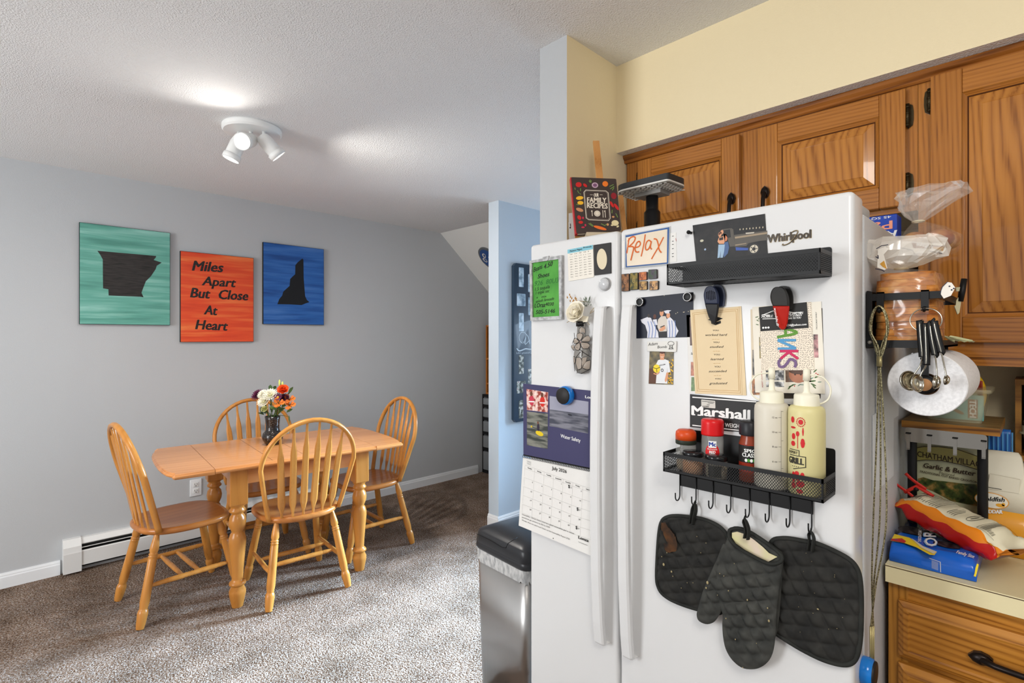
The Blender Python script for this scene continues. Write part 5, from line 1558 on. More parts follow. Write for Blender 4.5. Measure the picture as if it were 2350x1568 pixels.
for px, m, lab in ((1771, SQ, 'clear squeeze bottle with ounce scale in the mesh basket'), (1851, SQY, 'yellowed squeeze bottle with red food symbols in the mesh basket')):
    p = jar_at(px, 1.1270)
    t = thing('squeeze_bottle', lab, 'bottle', p, group='squeeze bottles in the mesh basket')
    g = G(); g.lathe([(.00005, 0), (.029, 0), (.0325, .004), (.0325, .158), (.0315, .166), (.028, .171), (.022, .173)], m, 36); g.build('body', t)
    g = G(); g.lathe([(.00005, .170), (.0225, .170), (.0228, .174), (.0222, .191), (.021, .194), (.008, .196), (.0058, .200), (.0046, .222), (.00005, .222)], CAPW, 28); g.build('nozzle_cap', t)
    g = G(); g.lathe([(.00005, .221), (.0068, .221), (.0060, .243), (.00005, .244)], CAPW, 18); g.build('tip_cover', t)
    d = Vector((p.x, p.y, 0)).normalized(); s_ = Vector((d.y, -d.x, 0)) * (-1 if px < 1800 else 1)
    g = G(); g.tube([tuple(q) for q in smooth_loop([s_ * .022 + UP * .176, s_ * .036 + UP * .186, s_ * .040 + UP * .208, s_ * .027 + UP * .228, s_ * .006 + UP * .232], 6, False)], .0017, CAPW, 8); g.build('tether', t)
    GREYI = mat('grey scale print', (96, 92, 84), .6)
    def scale_(g):
        strip(g, .0172, .0177, zj + .020, zj + .160, .0003, GREYI, 1)
        for k, z in enumerate((.030, .0585, .088, .117, .146)):
            strip(g, .012, .0175, zj + z, zj + z + .0006, .0003, GREYI, 2); g.text('%d oz' % (4 + 2 * k), (.001, zj + z - .0015), (.010, zj + z - .0015), (0, .0036), GREYI, .0003, .01)
        for z in (.045, .10, .158): strip(g, .0175, .022, zj + z, zj + z + .0006, .0003, GREYI, 1)
    def symbols(g):
        RD = mat('red food symbols', (196, 34, 40), .5); BK = mat('dark olive logo print', (52, 50, 40), .5)
        c = (-.010, zj + .143); 
        for a in range(16): sdisc(g, (c[0] + .0072 * math.cos(a * .3927), c[1] + .0082 * math.sin(a * .3927)), .0012, .0012, .0003, RD, 4)
        sdisc(g, c, .0045, .005, .0003, RD); sdisc(g, (-.026, zj + .146), .004, .006, .0003, RD)
        sdisc(g, (-.025, zj + .131), .006, .002, .0003, RD, 6); sdisc(g, (-.024, zj + .114), .004, .006, .0003, RD); sdisc(g, (-.006, zj + .125), .0015, .008, .0003, RD, 4)
        sdisc(g, (-.0155, zj + .120), .0035, .005, .0003, RD, 6); strip(g, -.0162, -.0148, zj + .092, zj + .118, .0003, RD, 1); sdisc(g, (-.0065, zj + .103), .004, .009, .0003, RD, 6); sdisc(g, (-.025, zj + .100), .005, .005, .0003, RD, 6)
        for x0, x1, y0, y1 in ((-.034, -.0135, .0875, .0888), (-.0135, -.0122, .078, .0888), (-.034, -.001, .0765, .0780), (-.0022, -.0008, .058, .0780)): strip(g, x0, x1, zj + y0, zj + y1, .0003, BK, 4)
        for k in range(12):
            x0 = -.0245 + k * .002; strip(g, x0, x0 + .002, zj + .0505 + k * .0006, zj + .0520 + k * .0006, .0003, BK, 1)
        g.text('EXPERT', (-.036, zj + .0805), (-.0155, zj + .0805), (0, .0048), BK, .0004, .03); g.text('GRILL', (-.036, zj + .0615), (-.005, zj + .0615), (0, .0120), BK, .0004, .05)
        for k in range(4): sdisc(g, (-.026 + k * .004, zj + .0565), .0009, .0009, .0003, BK, 4)
        sdisc(g, (-.017, zj + .044), .0045, .004, .0003, RD, 6); sdisc(g, (-.007, zj + .040), .004, .007, .0003, RD, 6); sdisc(g, (-.024, zj + .036), .004, .010, .0003, RD, 6); sdisc(g, (-.015, zj + .034), .003, .004, .0003, RD, 6)
        sdisc(g, (-.011, zj + .024), .008, .006, .0003, RD, 8); sdisc(g, (-.024, zj + .020), .005, .006, .0003, RD, 6); sdisc(g, (-.012, zj + .010), .006, .004, .0003, RD, 6)
    label_part(t, facing(t, .0327, 0), .0327, 'print', scale_ if px < 1800 else symbols)

# ---- clip magnets and what they hold
def clip(name, label, outline, m_top, m_low, split, d0, back_off):
    cx_ = sum(p[0] for p in outline) / len(outline); cy_ = sum(p[1] for p in outline) / len(outline)
    it = front(name, label, 'clip', z4(cx_, cy_), .0022, 'clip magnets on the refrigerator door')
    d0 = d0 - .0022
    full = [(p.x, p.y) for p in smooth_loop(outline, 4)]
    bo = [(x + back_off[0], y + back_off[1]) for x, y in full if y < split + 60]
    g = it.g()
    P = [FP.uv(*z4(*p), .006) for p in bo]; g.prism(P, 0, .004, m_top, smooth=True); it.done(g, 'back_paddle')
    # the front paddle stands away at the grip and pinches down at the nose
    dm = .0022 + .0045 + d0 * .6
    ys = [FP.uv(*z4(*p), dm)[1] for p in full]; y0, y1 = min(ys), max(ys)
    zf_ = lambda y: .0045 + d0 * min(1, max(0, (y - y0) / (y1 - y0))) ** .8
    def paddle(pts, m, nm):
        P = [FP.uv(*z4(*p), dm) for p in pts]; n_ = len(P)
        if sum(P[i][0] * P[(i + 1) % n_][1] - P[(i + 1) % n_][0] * P[i][1] for i in range(n_)) < 0: P = P[::-1]
        c = (sum(p[0] for p in P) / n_, sum(p[1] for p in P) / n_)
        v = [(p[0], p[1], zf_(p[1])) for p in P] + [(p[0], p[1], zf_(p[1]) + .003) for p in P]
        for p in P:
            y = c[1] + (p[1] - c[1]) * .93; v.append((c[0] + (p[0] - c[0]) * .82, y, zf_(y) + .0048))
        f = [(i, (i + 1) % n_, n_ + (i + 1) % n_, n_ + i) for i in range(n_)] + [(n_ + i, n_ + (i + 1) % n_, 2 * n_ + (i + 1) % n_, 2 * n_ + i) for i in range(n_)] + [tuple(2 * n_ + i for i in range(n_)), tuple(range(n_))[::-1]]
        g = it.g(); g.add(v, f, m)
        return it.done(g, nm)
    k = max(range(len(full)), key=lambda i: full[i][1]); full2 = full[k:] + full[:k]      # start at the nose
    up_ = [p for p in full2 if p[1] <= split]
    i0, i1 = full2.index(up_[0]), full2.index(up_[-1])
    cut = lambda p, q: (p[0] + (q[0] - p[0]) * (split - p[1]) / (q[1] - p[1]), split)
    ca, cb = cut(full2[i0 - 1], full2[i0]), cut(full2[i1], full2[(i1 + 1) % len(full2)])
    paddle([ca] + up_ + [cb], m_top, 'upper_grip')
    paddle([cb] + full2[i1 + 1:] + full2[:i0] + [ca], m_low, 'nose')
    g = it.g(); c = it.p(*z4(cx_ + back_off[0] * .55, split)); g.box((c[0] - .004, c[1] - .006, .002), (c[0] + .007, c[1] + .006, d0 * .55), mat('grey spring', (120, 116, 112), .35, .7)); it.done(g, 'spring')
    if m_top is NVY:
        g = it.g()
        for x in range(6):
            px = 908 + x * 18; a = FP.uv(*z4(px, 130 + abs(x - 2.5) * 8), dm); b = FP.uv(*z4(px, 245 - abs(x - 2.5) * 6), dm)
            g.tube([(a[0], a[1], zf_(a[1]) + .005), (b[0], b[1], zf_(b[1]) + .005)], .0007, BPL, 5)
        it.done(g, 'grip_ribs')
    return it
NVY = mat('navy clip plastic', (36, 44, 70), .4); BPL = mat('glossy black plastic', (30, 30, 32), .35)
CARDM = mat('kraft cream card', (226, 204, 166), .7); GOLDP = mat('gold foil line', (170, 130, 66), .45, .3)
# behind the cream card: photo cards
it = front('photo_card', 'white photo card peeking out behind the cream graduation card', 'card', z4(720, 850), .0006, 'cards on the refrigerator door')
g = it.g(); g.prism(it.q(Z(z4, [(663, 408), (950, 395), (985, 1290), (695, 1284)])), 0, .0004, PAPER); it.done(g, 'sheet')
g = it.g()
for a, b, c_ in ((430, 750, (70, 40, 32)), (935, 1090, (150, 96, 76)), (1105, 1262, (96, 120, 80))):
    g.poly(it.q(Z(z4, [(686 + a * .03, a), (760, a), (768, b), (688 + b * .022, b)])), .0006, mottled('small photo %d' % a, [(.4, c_), (.65, tuple(min(255, int(x * 1.3)) for x in c_))], scale=90, rough=.3))
it.text(g, 'Sa', z4(714, 852), z4(738, 852), 5, INK, .0006, .02, .2); it.done(g, 'print')
DOTS = mat('dotted cream card', (236, 224, 206), .7)
it = front('dotted_card', 'dotted card corner sticking out behind the photo card', 'card', z4(690, 600), .0003, 'cards on the refrigerator door')
g = it.g(); g.prism(it.q(Z(z4, [(638, 512), (790, 440), (850, 640), (692, 702)])), 0, .0003, DOTS); it.done(g, 'sheet')
g = it.g()
for k in range(24):
    x = 645 + random.uniform(0, 45); y = 520 + random.uniform(0, 150)
    if x > 642 + (y - 512) * .28: g.disc(it.p(*z4(x, y)), .0006, .0005, INK, 6)
it.done(g, 'dot_print')
it = front('graduation_card', 'cream graduation card lettered in black script with gold border', 'card', z4(1010, 820), .0020, 'cards on the refrigerator door')
g = it.g()
g.prism(it.q(Z(z4, [(900, 345), (1276, 308), (1335, 1312), (960, 1300)])), -.0008, 0, CARDM)
g.prism(it.q(Z(z4, [(705, 352), (1255, 312), (1290, 1308), (762, 1290)])), .0002, .0008, CARDM); it.done(g, 'sheet')
g = it.g()
for q in ([(735, 385), (1240, 340), (1272, 1285), (785, 1262)], [(750, 402), (1222, 360), (1255, 1262), (802, 1242)]):
    it.stroke(g, [z4(*q[0]), z4(*q[1])], .6, GOLDP, .001); it.stroke(g, [z4(*q[3]), z4(*q[2])], .6, GOLDP, .001)
    it.stroke(g, [z4(*q[0]), z4(q[0][0] + (q[3][0] - q[0][0]) * .18, q[0][1] + (q[3][1] - q[0][1]) * .18)], .6, GOLDP, .001); it.stroke(g, [z4(*q[3]), z4(q[3][0] - (q[3][0] - q[0][0]) * .82, q[3][1] - (q[3][1] - q[0][1]) * .82)], .6, GOLDP, .001)
    it.stroke(g, [z4(*q[1]), z4(*q[2])], .6, GOLDP, .001)
g.poly(it.q(Z(z4, [(905, 460), (1000, 425), (1075, 445), (990, 490)])), .0012, INK); g.poly(it.q(Z(z4, [(940, 478), (990, 492), (1050, 470), (1052, 500), (992, 522), (945, 505)])), .0011, INK)
it.done(g, 'border_print')
g = it.g()
for k, (a, b, y) in enumerate((('YOU', 'worked hard', 588), ('YOU', 'studied', 722), ('YOU', 'learned', 860), ('YOU', 'succeeded', 996), ('YOU', 'graduated', 1132))):
    cx_ = 993 + k * 6.5; w_ = (120, 74, 70, 98, 96)[k]
    it.text(g, a, z4(cx_ - 34, y), z4(cx_ + 34, y), 16 / 4.896, INK, .0011, .02)
    it.text(g, b, z4(cx_ - w_, y + 55), z4(cx_ + w_, y + 53), 24 / 4.896, INK, .0011, .015, .28)
    if k < 4:
        it.stroke(g, [z4(cx_ - 38, y + 92), z4(cx_ - 10, y + 92)], .6, GOLDP, .0011); it.stroke(g, [z4(cx_ + 14, y + 92), z4(cx_ + 42, y + 91)], .6, GOLDP, .0011); g.disc(it.p(*z4(cx_ + 2, y + 91)), .0008, .0012, GOLDP, 8)
it.done(g, 'lettering')
o1 = [(950, 84), (915, 92), (888, 122), (872, 170), (870, 215), (878, 282), (888, 340), (905, 420), (930, 482), (955, 508), (978, 500), (1000, 430), (1018, 360), (1030, 290), (1036, 220), (1030, 160), (1008, 108), (985, 90)]
clip('clip_magnet', 'navy and black clip magnet pinching the cream graduation card', o1, NVY, BPL, 282, .017, (58, -18))
# second stack
it = front('photo_print', 'dark photo print peeking out behind the holiday card stack', 'photo', z4(1410, 800), .0003, PG)
g = it.g(); g.prism(it.q(Z(z4, [(1382, 345), (1500, 330), (1540, 1310), (1400, 1308)])), 0, .0003, mat('cream photo stock', (216, 202, 178), .6)); it.done(g, 'sheet')
g = it.g(); g.poly(it.q(Z(z4, [(1404, 800), (1440, 800), (1450, 1085), (1404, 1085)])), .0005, mottled('night couple print', [(.4, (30, 28, 28)), (.6, (120, 110, 100))], scale=60, rough=.3)); g.poly(it.q(Z(z4, [(1400, 1125), (1450, 1125), (1500, 1300), (1402, 1304)])), .0005, mottled('pumpkin print', [(.4, (60, 40, 30)), (.6, (196, 124, 60))], scale=60, rough=.3))
it.done(g, 'print')
it = front('photo_card', 'dark edged photo sheet at the back of the holiday card stack, low edge showing', 'card', z4(1800, 1310), .0003, 'cards on the refrigerator door')
g = it.g(); g.prism(it.q(Z(z4, [(1560, 340), (2190, 330), (2200, 700), (2170, 1345), (1560, 1345)])), .0004, .0007, mottled('dark backing print', [(.4, (40, 36, 32)), (.6, (62, 56, 48))], scale=20, rough=.5)); it.done(g, 'sheet')
it = front('holiday_card', 'large white holiday photo card with green sprigs in the card stack', 'card', z4(1810, 800), .0014, 'cards on the refrigerator door')
g = it.g(); g.prism(it.q(Z(z4, [(1402, 318), (2176, 254), (2222, 1292), (1436, 1278)])), 0, .0006, mat('ivory card stock', (232, 226, 212), .7)); it.done(g, 'sheet')
g = it.g()
PBW = mottled('black and white baby print', [(.42, (30, 32, 34)), (.52, (130, 130, 130)), (.62, (220, 220, 218))], scale=80, rough=.3)
g.poly(it.q(Z(z4, [(1556, 1025), (1762, 1025), (1762, 1142), (1556, 1142)])), .0008, PBW); g.poly(it.q(Z(z4, [(1558, 1155), (1762, 1155), (1762, 1216), (1560, 1216)])), .0008, PBW)
g.poly(it.q(Z(z4, [(1775, 1025), (2062, 1025), (2066, 1160), (1778, 1162)])), .0008, mottled('warm photo ground', [(.4, (96, 74, 60)), (.6, (150, 128, 112))], scale=40, rough=.3))
g.disc(it.p(*z4(1915, 1080)), .017, .0010, pm('baby skin', (172, 112, 84)), 24, .0165); g.disc(it.p(*z4(1915, 1040)), .017, .0012, pm('baby hair', (84, 58, 44)), 20, .006)
for x in (1885, 1950): g.disc(it.p(*z4(x, 1075)), .002, .0013, pm('baby eye', (60, 36, 28)), 8)
for pts, k in (([(2090, 625), (2140, 625), (2148, 886), (2100, 886)], 1), ([(1480, 655), (1505, 655), (1508, 896), (1485, 896)], 2)): g.poly(it.q(Z(z4, pts)), .0008, mottled('edge print %d' % k, [(.4, (60, 36, 32) if k == 1 else (50, 46, 24)), (.62, (206, 150, 150) if k == 1 else (150, 130, 60))], scale=60, rough=.3))
it.text(g, 'THE DORSAT FAMILY', z4(2136, 572), z4(2128, 375), 14 / 4.896, INK, .0008, .01, 0, (-15 / 4.896, -.5))
it.text(g, 'MERRY Christmas', z4(1528, 1222), z4(1512, 1040), 20 / 4.896, mat('rose print', (176, 70, 66), .6), .0008, .01, .2, (-15 / 4.896, 0))
SPR, SPR2, BER = mat('print sprig green', (86, 110, 70), .6), mat('print eucalyptus', (124, 150, 136), .6), mat('print berry red', (190, 56, 54), .6)
for (x, y, a, m, L) in ((1455, 430, .3, SPR, 40), (1465, 470, 2.6, SPR, 36), (1460, 515, 2.9, SPR, 36), (1475, 450, 1, SPR, 30), (1840, 1205, .5, SPR, 60), (1820, 1225, .9, SPR, 50), (1870, 1190, .2, SPR, 45), (1930, 1195, .7, SPR2, 40), (1960, 1190, 0, SPR2, 46), (2080, 1150, .2, SPR, 70), (2090, 1190, -.4, SPR, 60), (2130, 1100, .6, SPR, 60), (2150, 1085, -.2, SPR, 50), (2070, 1120, .5, SPR2, 50), (2110, 1035, .8, SPR, 50), (2160, 1160, .1, SPR2, 40), (2100, 1215, -.8, SPR, 50)):
    c = it.p(*z4(x, y)); g.disc(c, L / 4.896 * .00045, .0008, m, 12, L / 4.896 * .00012, a)
for x, y in ((1878, 1205), (2105, 1080), (2120, 1062), (2140, 1075)): g.disc(it.p(*z4(x, y)), .0013, .0010, BER, 8)
it.done(g, 'print')
it = front('thanks_card', 'dotted thank-you card with big coloured letters turned sideways', 'card', z4(1795, 700), .0026, 'cards on the refrigerator door')
cq = [(1480, 318), (2062, 258), (2102, 1026), (1505, 1030)]
g = it.g(); g.prism(it.q(Z(z4, cq)), 0, .0006, DOTS); it.done(g, 'sheet')
g = it.g()
for i_ in range(30):
    for j_ in range(36):
        s_, t_ = (i_ + .5 + random.uniform(-.25, .25)) / 30, (j_ + .5 + random.uniform(-.25, .25)) / 36
        x = (cq[0][0] * (1 - s_) + cq[1][0] * s_) * (1 - t_) + (cq[3][0] * (1 - s_) + cq[2][0] * s_) * t_
        y = (cq[0][1] * (1 - s_) + cq[1][1] * s_) * (1 - t_) + (cq[3][1] * (1 - s_) + cq[2][1] * s_) * t_
        g.disc(it.p(*z4(x, y)), .00075, .0008, (INK, BRONZE)[(i_ + j_) % 2], 6)
it.done(g, 'dot_print')
LG, LB, LR, LP = mat('leaf green print', (96, 146, 58), .6), mat('sky blue print', (84, 150, 196), .6), mat('raspberry print', (196, 46, 92), .6), mat('mauve print', (116, 92, 130), .6)
for nm, m, strokes, wpx in (('letter_a', LG, [[(1690, 655), (1905, 605), (1730, 548)], [(1775, 560), (1780, 640)]], 6.4), ('letter_n', LB, [[(1895, 690), (1690, 690)], [(1690, 690), (1895, 780)], [(1895, 785), (1690, 785)]], 6.2), ('letter_k', LR, [[(1712, 812), (1922, 812)], [(1810, 820), (1920, 900)], [(1815, 822), (1722, 900)]], 6.2), ('letter_s', LP, [[(1722, 905), (1702, 940), (1715, 985), (1760, 985), (1800, 945), (1830, 905), (1880, 920), (1895, 955), (1885, 990)]], 6.4)):
    g = it.g()
    for st_ in strokes: it.stroke(g, Z(z4, st_), wpx, m, .0012)
    it.done(g, nm)
it = front('business_card', 'black auto detailing business card under the red nosed clip', 'card', z4(1755, 430), .0040, 'cards on the refrigerator door')
g = it.g(); g.prism(it.q(Z(z4, [(1476, 320), (2014, 262), (2036, 550), (1496, 590)])), 0, .0005, mat('black card stock', (38, 37, 36), .55)); it.done(g, 'sheet')
g = it.g()
for pts in ([(1510, 410), (1580, 385), (1640, 362), (1720, 350), (1800, 368), (1870, 380), (1960, 376)], [(1520, 452), (1650, 448), (1760, 450)], [(1515, 405), (1600, 408)]): it.stroke(g, Z(z4, pts), 1.6, WHITEP, .0008)
for st, a, b, h in (('MOBILE', (1510, 440), (1632, 432), 26), ('DETAILING NH', (1740, 412), (1970, 398), 28), ('603-913-0824', (1760, 432), (1958, 418), 18), ('WE COME TO YOU', (1740, 462), (1948, 446), 20), ('details1134@yahoo.com', (1690, 540), (2012, 522), 22)): it.text(g, st, z4(*a), z4(*b), h / 4.896, WHITEP, .0009, .03, .15)
for x in (1527, 1557, 1586): g.disc(it.p(*z4(x, 551 - (x - 1527) * .05)), .0022, .0009, WHITEP, 12)
it.done(g, 'print')
RC = mat('clear red plastic', (178, 30, 18), .2, coat=.7)
o2 = [(1722, 94), (1670, 102), (1635, 140), (1618, 200), (1624, 260), (1640, 312), (1655, 400), (1672, 480), (1692, 545), (1720, 572), (1752, 565), (1780, 520), (1800, 440), (1815, 360), (1822, 305), (1822, 230), (1808, 160), (1775, 108)]
it = clip('clip_magnet', 'black clip magnet with a red nose gripping the card stack', o2, mat('charcoal clip plastic', (44, 42, 40), .45), RC, 308, .020, (36, -14))
g = it.g()
p0 = z4(1738, 530); p1 = z4(1706, 335)
it.text(g, 'grappone', p0, p1, 22 / 4.896, WHITEP, .0236, .02, 0, (-24 / 4.896, .5)); it.done(g, 'lettering')

# graduation snapshot with its two round magnets
it = front('snapshot', 'snapshot of graduates in white gowns at night held by two round magnets', 'photo', z4(430, 400), .0006, PG)
g = it.g(); g.prism(it.q(Z(z4, [(104, 216), (740, 150), (740, 655), (100, 670)])), 0, .0004, mat('midnight blue print', (20, 25, 42), .45)); it.done(g, 'print_sheet')
g = it.g(); GW, GWS = pm('white gown', (214, 214, 222)), pm('gown blue shade', (120, 140, 190)); SH = pm('cream shirt', (206, 196, 184))
g.poly(it.q(Z(z4, [(225, 430), (265, 440), (300, 520), (345, 600), (352, 662), (222, 664), (225, 600), (200, 520), (160, 490), (150, 460), (175, 450)])), .0006, GW)
for x in (250, 285, 320): it.stroke(g, Z(z4, [(x - 20, 480), (x, 560), (x - 10, 660)]), 1.6, GWS, .0008)
g.disc(it.p(*z4(240, 415)), .004, .0007, pm('hair dark', (50, 44, 44)), 12, .005); g.poly(it.q(Z(z4, [(285, 460), (330, 455), (340, 520), (300, 520)])), .0007, GW); g.disc(it.p(*z4(308, 425)), .0045, .0008, pm('brown hair', (86, 46, 30)), 12, .006)
g.poly(it.q(Z(z4, [(362, 590), (440, 585), (442, 656), (362, 658)])), .0007, pm('dark trousers', (30, 28, 32)))
g.poly(it.q(Z(z4, [(345, 460), (380, 420), (430, 420), (450, 470), (442, 590), (360, 595), (338, 540)])), .0008, SH)
g.disc(it.p(*z4(386, 382)), .0055, .0010, pm('skin', (212, 150, 112)), 14, .0085); g.disc(it.p(*z4(384, 356)), .0056, .0012, pm('dark hair', (44, 34, 30)), 14, .0035)
g.poly(it.q(Z(z4, [(446, 450), (480, 430), (520, 470), (560, 560), (575, 585), (540, 655), (450, 658)])), .0009, GW)
for x in (470, 500, 535): it.stroke(g, Z(z4, [(x, 470), (x + 8, 560), (x + 5, 655)]), 1.6, GWS, .0011)
g.disc(it.p(*z4(460, 410)), .005, .0011, pm('skin', (212, 150, 112)), 14, .0075); g.poly(it.q(Z(z4, [(410, 362), (455, 352), (495, 356), (470, 372), (475, 390), (430, 390)])), .0013, GW)
g.poly(it.q(Z(z4, [(355, 570), (420, 525), (430, 560), (400, 585), (370, 590)])), .0012, pm('skin', (212, 150, 112))); it.stroke(g, Z(z4, [(372, 545), (420, 525)]), 1.5, INK, .0014)
for x, y in ((545, 392), (630, 376), (640, 374), (685, 368), (565, 380), (415, 188)): g.disc(it.p(*z4(x, y)), .0012, .0008, pm('lights', (176, 164, 140)), 8)
it.done(g, 'picture_print')
for (x, y), lab in (((155, 262), 'round black magnet with silver ring at the lower pinned corner of the graduation snapshot'), ((692, 205), 'round black magnet with silver ring near the navy clip')):
    it = front('button_magnet', lab, 'magnet', z4(x, y), .001, MG)
    u, v = it.c; T = Matrix.Translation((u, v, 0))
    g = it.g(); g.lathe([(.00005, 0), (.0105, 0), (.0110, .002), (.0110, .008), (.009, .009), (.00005, .009)], BLK, 28, T); it.done(g, 'body')
    g = it.g(); g.lathe([(.0086, .0090), (.0110, .0082), (.0113, .0095), (.0100, .0106), (.0086, .0100), (.0086, .0090)], mat('silver rim', (170, 170, 170), .25, .8), 28, T); it.done(g, 'ring')
# name tag magnet and boy's photo
it = front('name_magnet', 'white hand-drawn name magnet above the photo of a boy', 'magnet', z4(392, 760), .0012, MG)
g = it.g(); g.prism(round_poly(it.q(Z(z4, [(229, 704), (556, 700), (552, 823), (230, 813)])), .003), 0, .003, mat('white plastic tag', (216, 214, 208), .35)); it.done(g, 'tag')
g = it.g(); it.text(g, 'Adam', z4(240, 755), z4(345, 742), 34 / 4.896, INK, .0034, 0, .1); it.text(g, 'Bomb', z4(345, 782), z4(450, 778), 30 / 4.896, INK, .0034, 0, .1)
it.stroke(g, Z(z4, [(470, 745), (462, 725), (480, 706), (510, 706), (530, 722), (525, 740), (500, 748), (478, 745)]), .8, INK, .0034)
for pts in ([(485, 750), (480, 785)], [(510, 750), (515, 785)], [(470, 788), (525, 787)], [(490, 765), (508, 775)]): it.stroke(g, Z(z4, pts), 1.2, INK, .0034)
it.done(g, 'handwriting')
it = front('snapshot', 'photo of a boy holding a yellow ball among autumn leaves', 'photo', z4(380, 1010), .0006, PG)
g = it.g(); g.prism(it.q(Z(z4, [(250, 815), (521, 815), (515, 1192), (238, 1180)])), 0, .0004, mottled('autumn photo ground', [(.35, (58, 52, 34)), (.5, (96, 84, 52)), (.66, (130, 112, 66))], scale=70, rough=.3)); it.done(g, 'print_sheet')
g = it.g(); YLW = pm('yellow leaves', (222, 172, 28)); BRN = pm('leaf litter', (92, 58, 40))
for k in range(26):
    x, y = random.uniform(455, 512), random.uniform(890, 1180)
    g.disc(it.p(*z4(x, y)), .0018, .0005, YLW, 7, .0026, random.uniform(0, 3))
g.poly(it.q(Z(z4, [(246, 1010), (330, 1005), (330, 1178), (240, 1178)])), .0006, BRN)
WS = pm('white tee', (222, 224, 226))
g.poly(it.q(Z(z4, [(345, 915), (375, 905), (425, 905), (465, 920), (484, 1045), (452, 1060), (448, 990), (450, 1178), (320, 1174), (330, 1060), (300, 1010)])), .0008, WS)
g.poly(it.q(Z(z4, [(370, 880), (412, 880), (415, 912), (370, 912)])), .0009, pm('skin', (212, 150, 112))); g.disc(it.p(*z4(392, 860)), .0068, .0010, pm('skin', (212, 150, 112)), 16, .0088); g.disc(it.p(*z4(392, 828)), .0069, .0012, pm('brown hair', (86, 46, 30)), 14, .0035)
for x in (380, 404): g.disc(it.p(*z4(x, 855)), .0008, .0013, INK, 6)
it.stroke(g, Z(z4, [(380, 876), (392, 882), (405, 876)]), .8, pm('smile', (240, 230, 224)), .0013)
g.poly(it.q(Z(z4, [(440, 1055), (462, 1050), (455, 1130), (430, 1165), (420, 1140)])), .0010, pm('skin', (212, 150, 112)))
g.disc(it.p(*z4(330, 1010)), .0098, .0013, pm('ball yellow', (232, 206, 44)), 22, .0105); it.stroke(g, Z(z4, [(290, 995), (330, 1010), (370, 990)]), 1, INK, .0015); it.stroke(g, Z(z4, [(330, 1010), (335, 1050)]), 1, INK, .0015); it.stroke(g, Z(z4, [(300, 1065), (330, 1072), (360, 1050)]), 2.4, pm('skin', (212, 150, 112)), .0015)
it.text(g, 'SOCCER', z4(360, 980), z4(428, 968), 12 / 4.896, INK, .0011, .05); g.disc(it.p(*z4(392, 1028)), .0036, .0011, INK, 12, .0042); g.disc(it.p(*z4(392, 1028)), .0022, .0012, WS, 6, .0026)
it.done(g, 'picture_print')
# wide black name sign
def zb2(x, y): return (1500 + x / 4.48, 880 + y / 4.48)
it = front('name_sign', 'black sign magnet with white typewriter lettering behind the spice jars', 'sign', zb2(720, 300), .0012)
g = it.g(); g.prism(it.q(Z(zb2, [(376, 110), (1480, 225), (1470, 560), (376, 448)])), 0, .0012, mat('black sign vinyl', (36, 35, 34), .45)); it.done(g, 'sheet')
g = it.g()
it.text(g, 'Marshall', zb2(397, 322), zb2(990, 376), 92 / 4.48, WHITEP, .0016, .05)
for x, w_ in ((397, 26), (455, 28), (572, 20), (700, 40), (735, 30), (790, 24), (876, 40), (940, 40)):
    yb_ = 322 + (x - 397) * .091
    it.stroke(g, [zb2(x, yb_ - 2), zb2(x + w_ + 8, yb_ - 2 + w_ * .091)], 2.6, WHITEP, .0017)
it.text(g, 'BRADEN WEIGH', zb2(560, 430), zb2(882, 462), 40 / 4.48, WHITEP, .0016, .02); it.text(g, 'Lbs', zb2(898, 440), zb2(960, 446), 30 / 4.48, WHITEP, .0016, .02, .2)
it.stroke(g, [zb2(402, 142), zb2(1060, 190)], 2.4, WHITEP, .0016); it.stroke(g, [zb2(402, 430), zb2(920, 487)], 2.4, WHITEP, .0016)
it.done(g, 'lettering')
g = it.g(); g.prism(round_poly(it.q(Z(zb2, [(492, 165), (636, 180), (638, 258), (494, 245)])), .002), .0012, .0015, mat('price sticker', (206, 204, 196), .6))
for k, (x, y, w_) in enumerate(((500, 182, 128), (560, 200, 60), (550, 218, 30))): it.stroke(g, [zb2(x, y), zb2(x + w_, y + w_ * .09)], .9, INK, .0018)
for k in range(9): it.stroke(g, [zb2(505 + k * 8, 230), zb2(505 + k * 8, 246)], .5 + .4 * (k % 2), INK, .0018)
it.done(g, 'price_sticker')

# ---- calendar and round timer on the freezer door
it = front('wall_calendar', 'spiral wall calendar open to July with water photos on the freezer door', 'calendar', z5(350, 700), .002)
MON = mat('navy calendar page', (62, 60, 96), .5)
def cz(y):                       # pages bow away from the door
    return .001 + .006 * math.sin(min(1, max(0, (y - 75) / 600)) * math.pi)
TLc, TRc, MLc, MRc, BLc, BRc = (78, 75), (706, 141), (80, 672), (706, 800), (62, 1255), (722, 1528)
def page(g, a, b, c_, d_, m, bow0, bow1, th=.0006, n_=8):
    v = []
    for k in range(n_ + 1):
        t_ = k / n_
        l = it.p(*z5(a[0] + (d_[0] - a[0]) * t_, a[1] + (d_[1] - a[1]) * t_)); r_ = it.p(*z5(b[0] + (c_[0] - b[0]) * t_, b[1] + (c_[1] - b[1]) * t_))
        zz_ = bow0 + (bow1 - bow0) * t_
        v += [(l[0], l[1], zz_), (r_[0], r_[1], zz_)]
    g.add(v, [(2 * k, 2 * k + 2, 2 * k + 3, 2 * k + 1) for k in range(n_)], m)
    return
g = it.g(); g.prism(it.q(Z(z5, [TLc, TRc, MRc, MLc])), 0, .0015, MON); it.done(g, 'photo_page')
g = it.g()
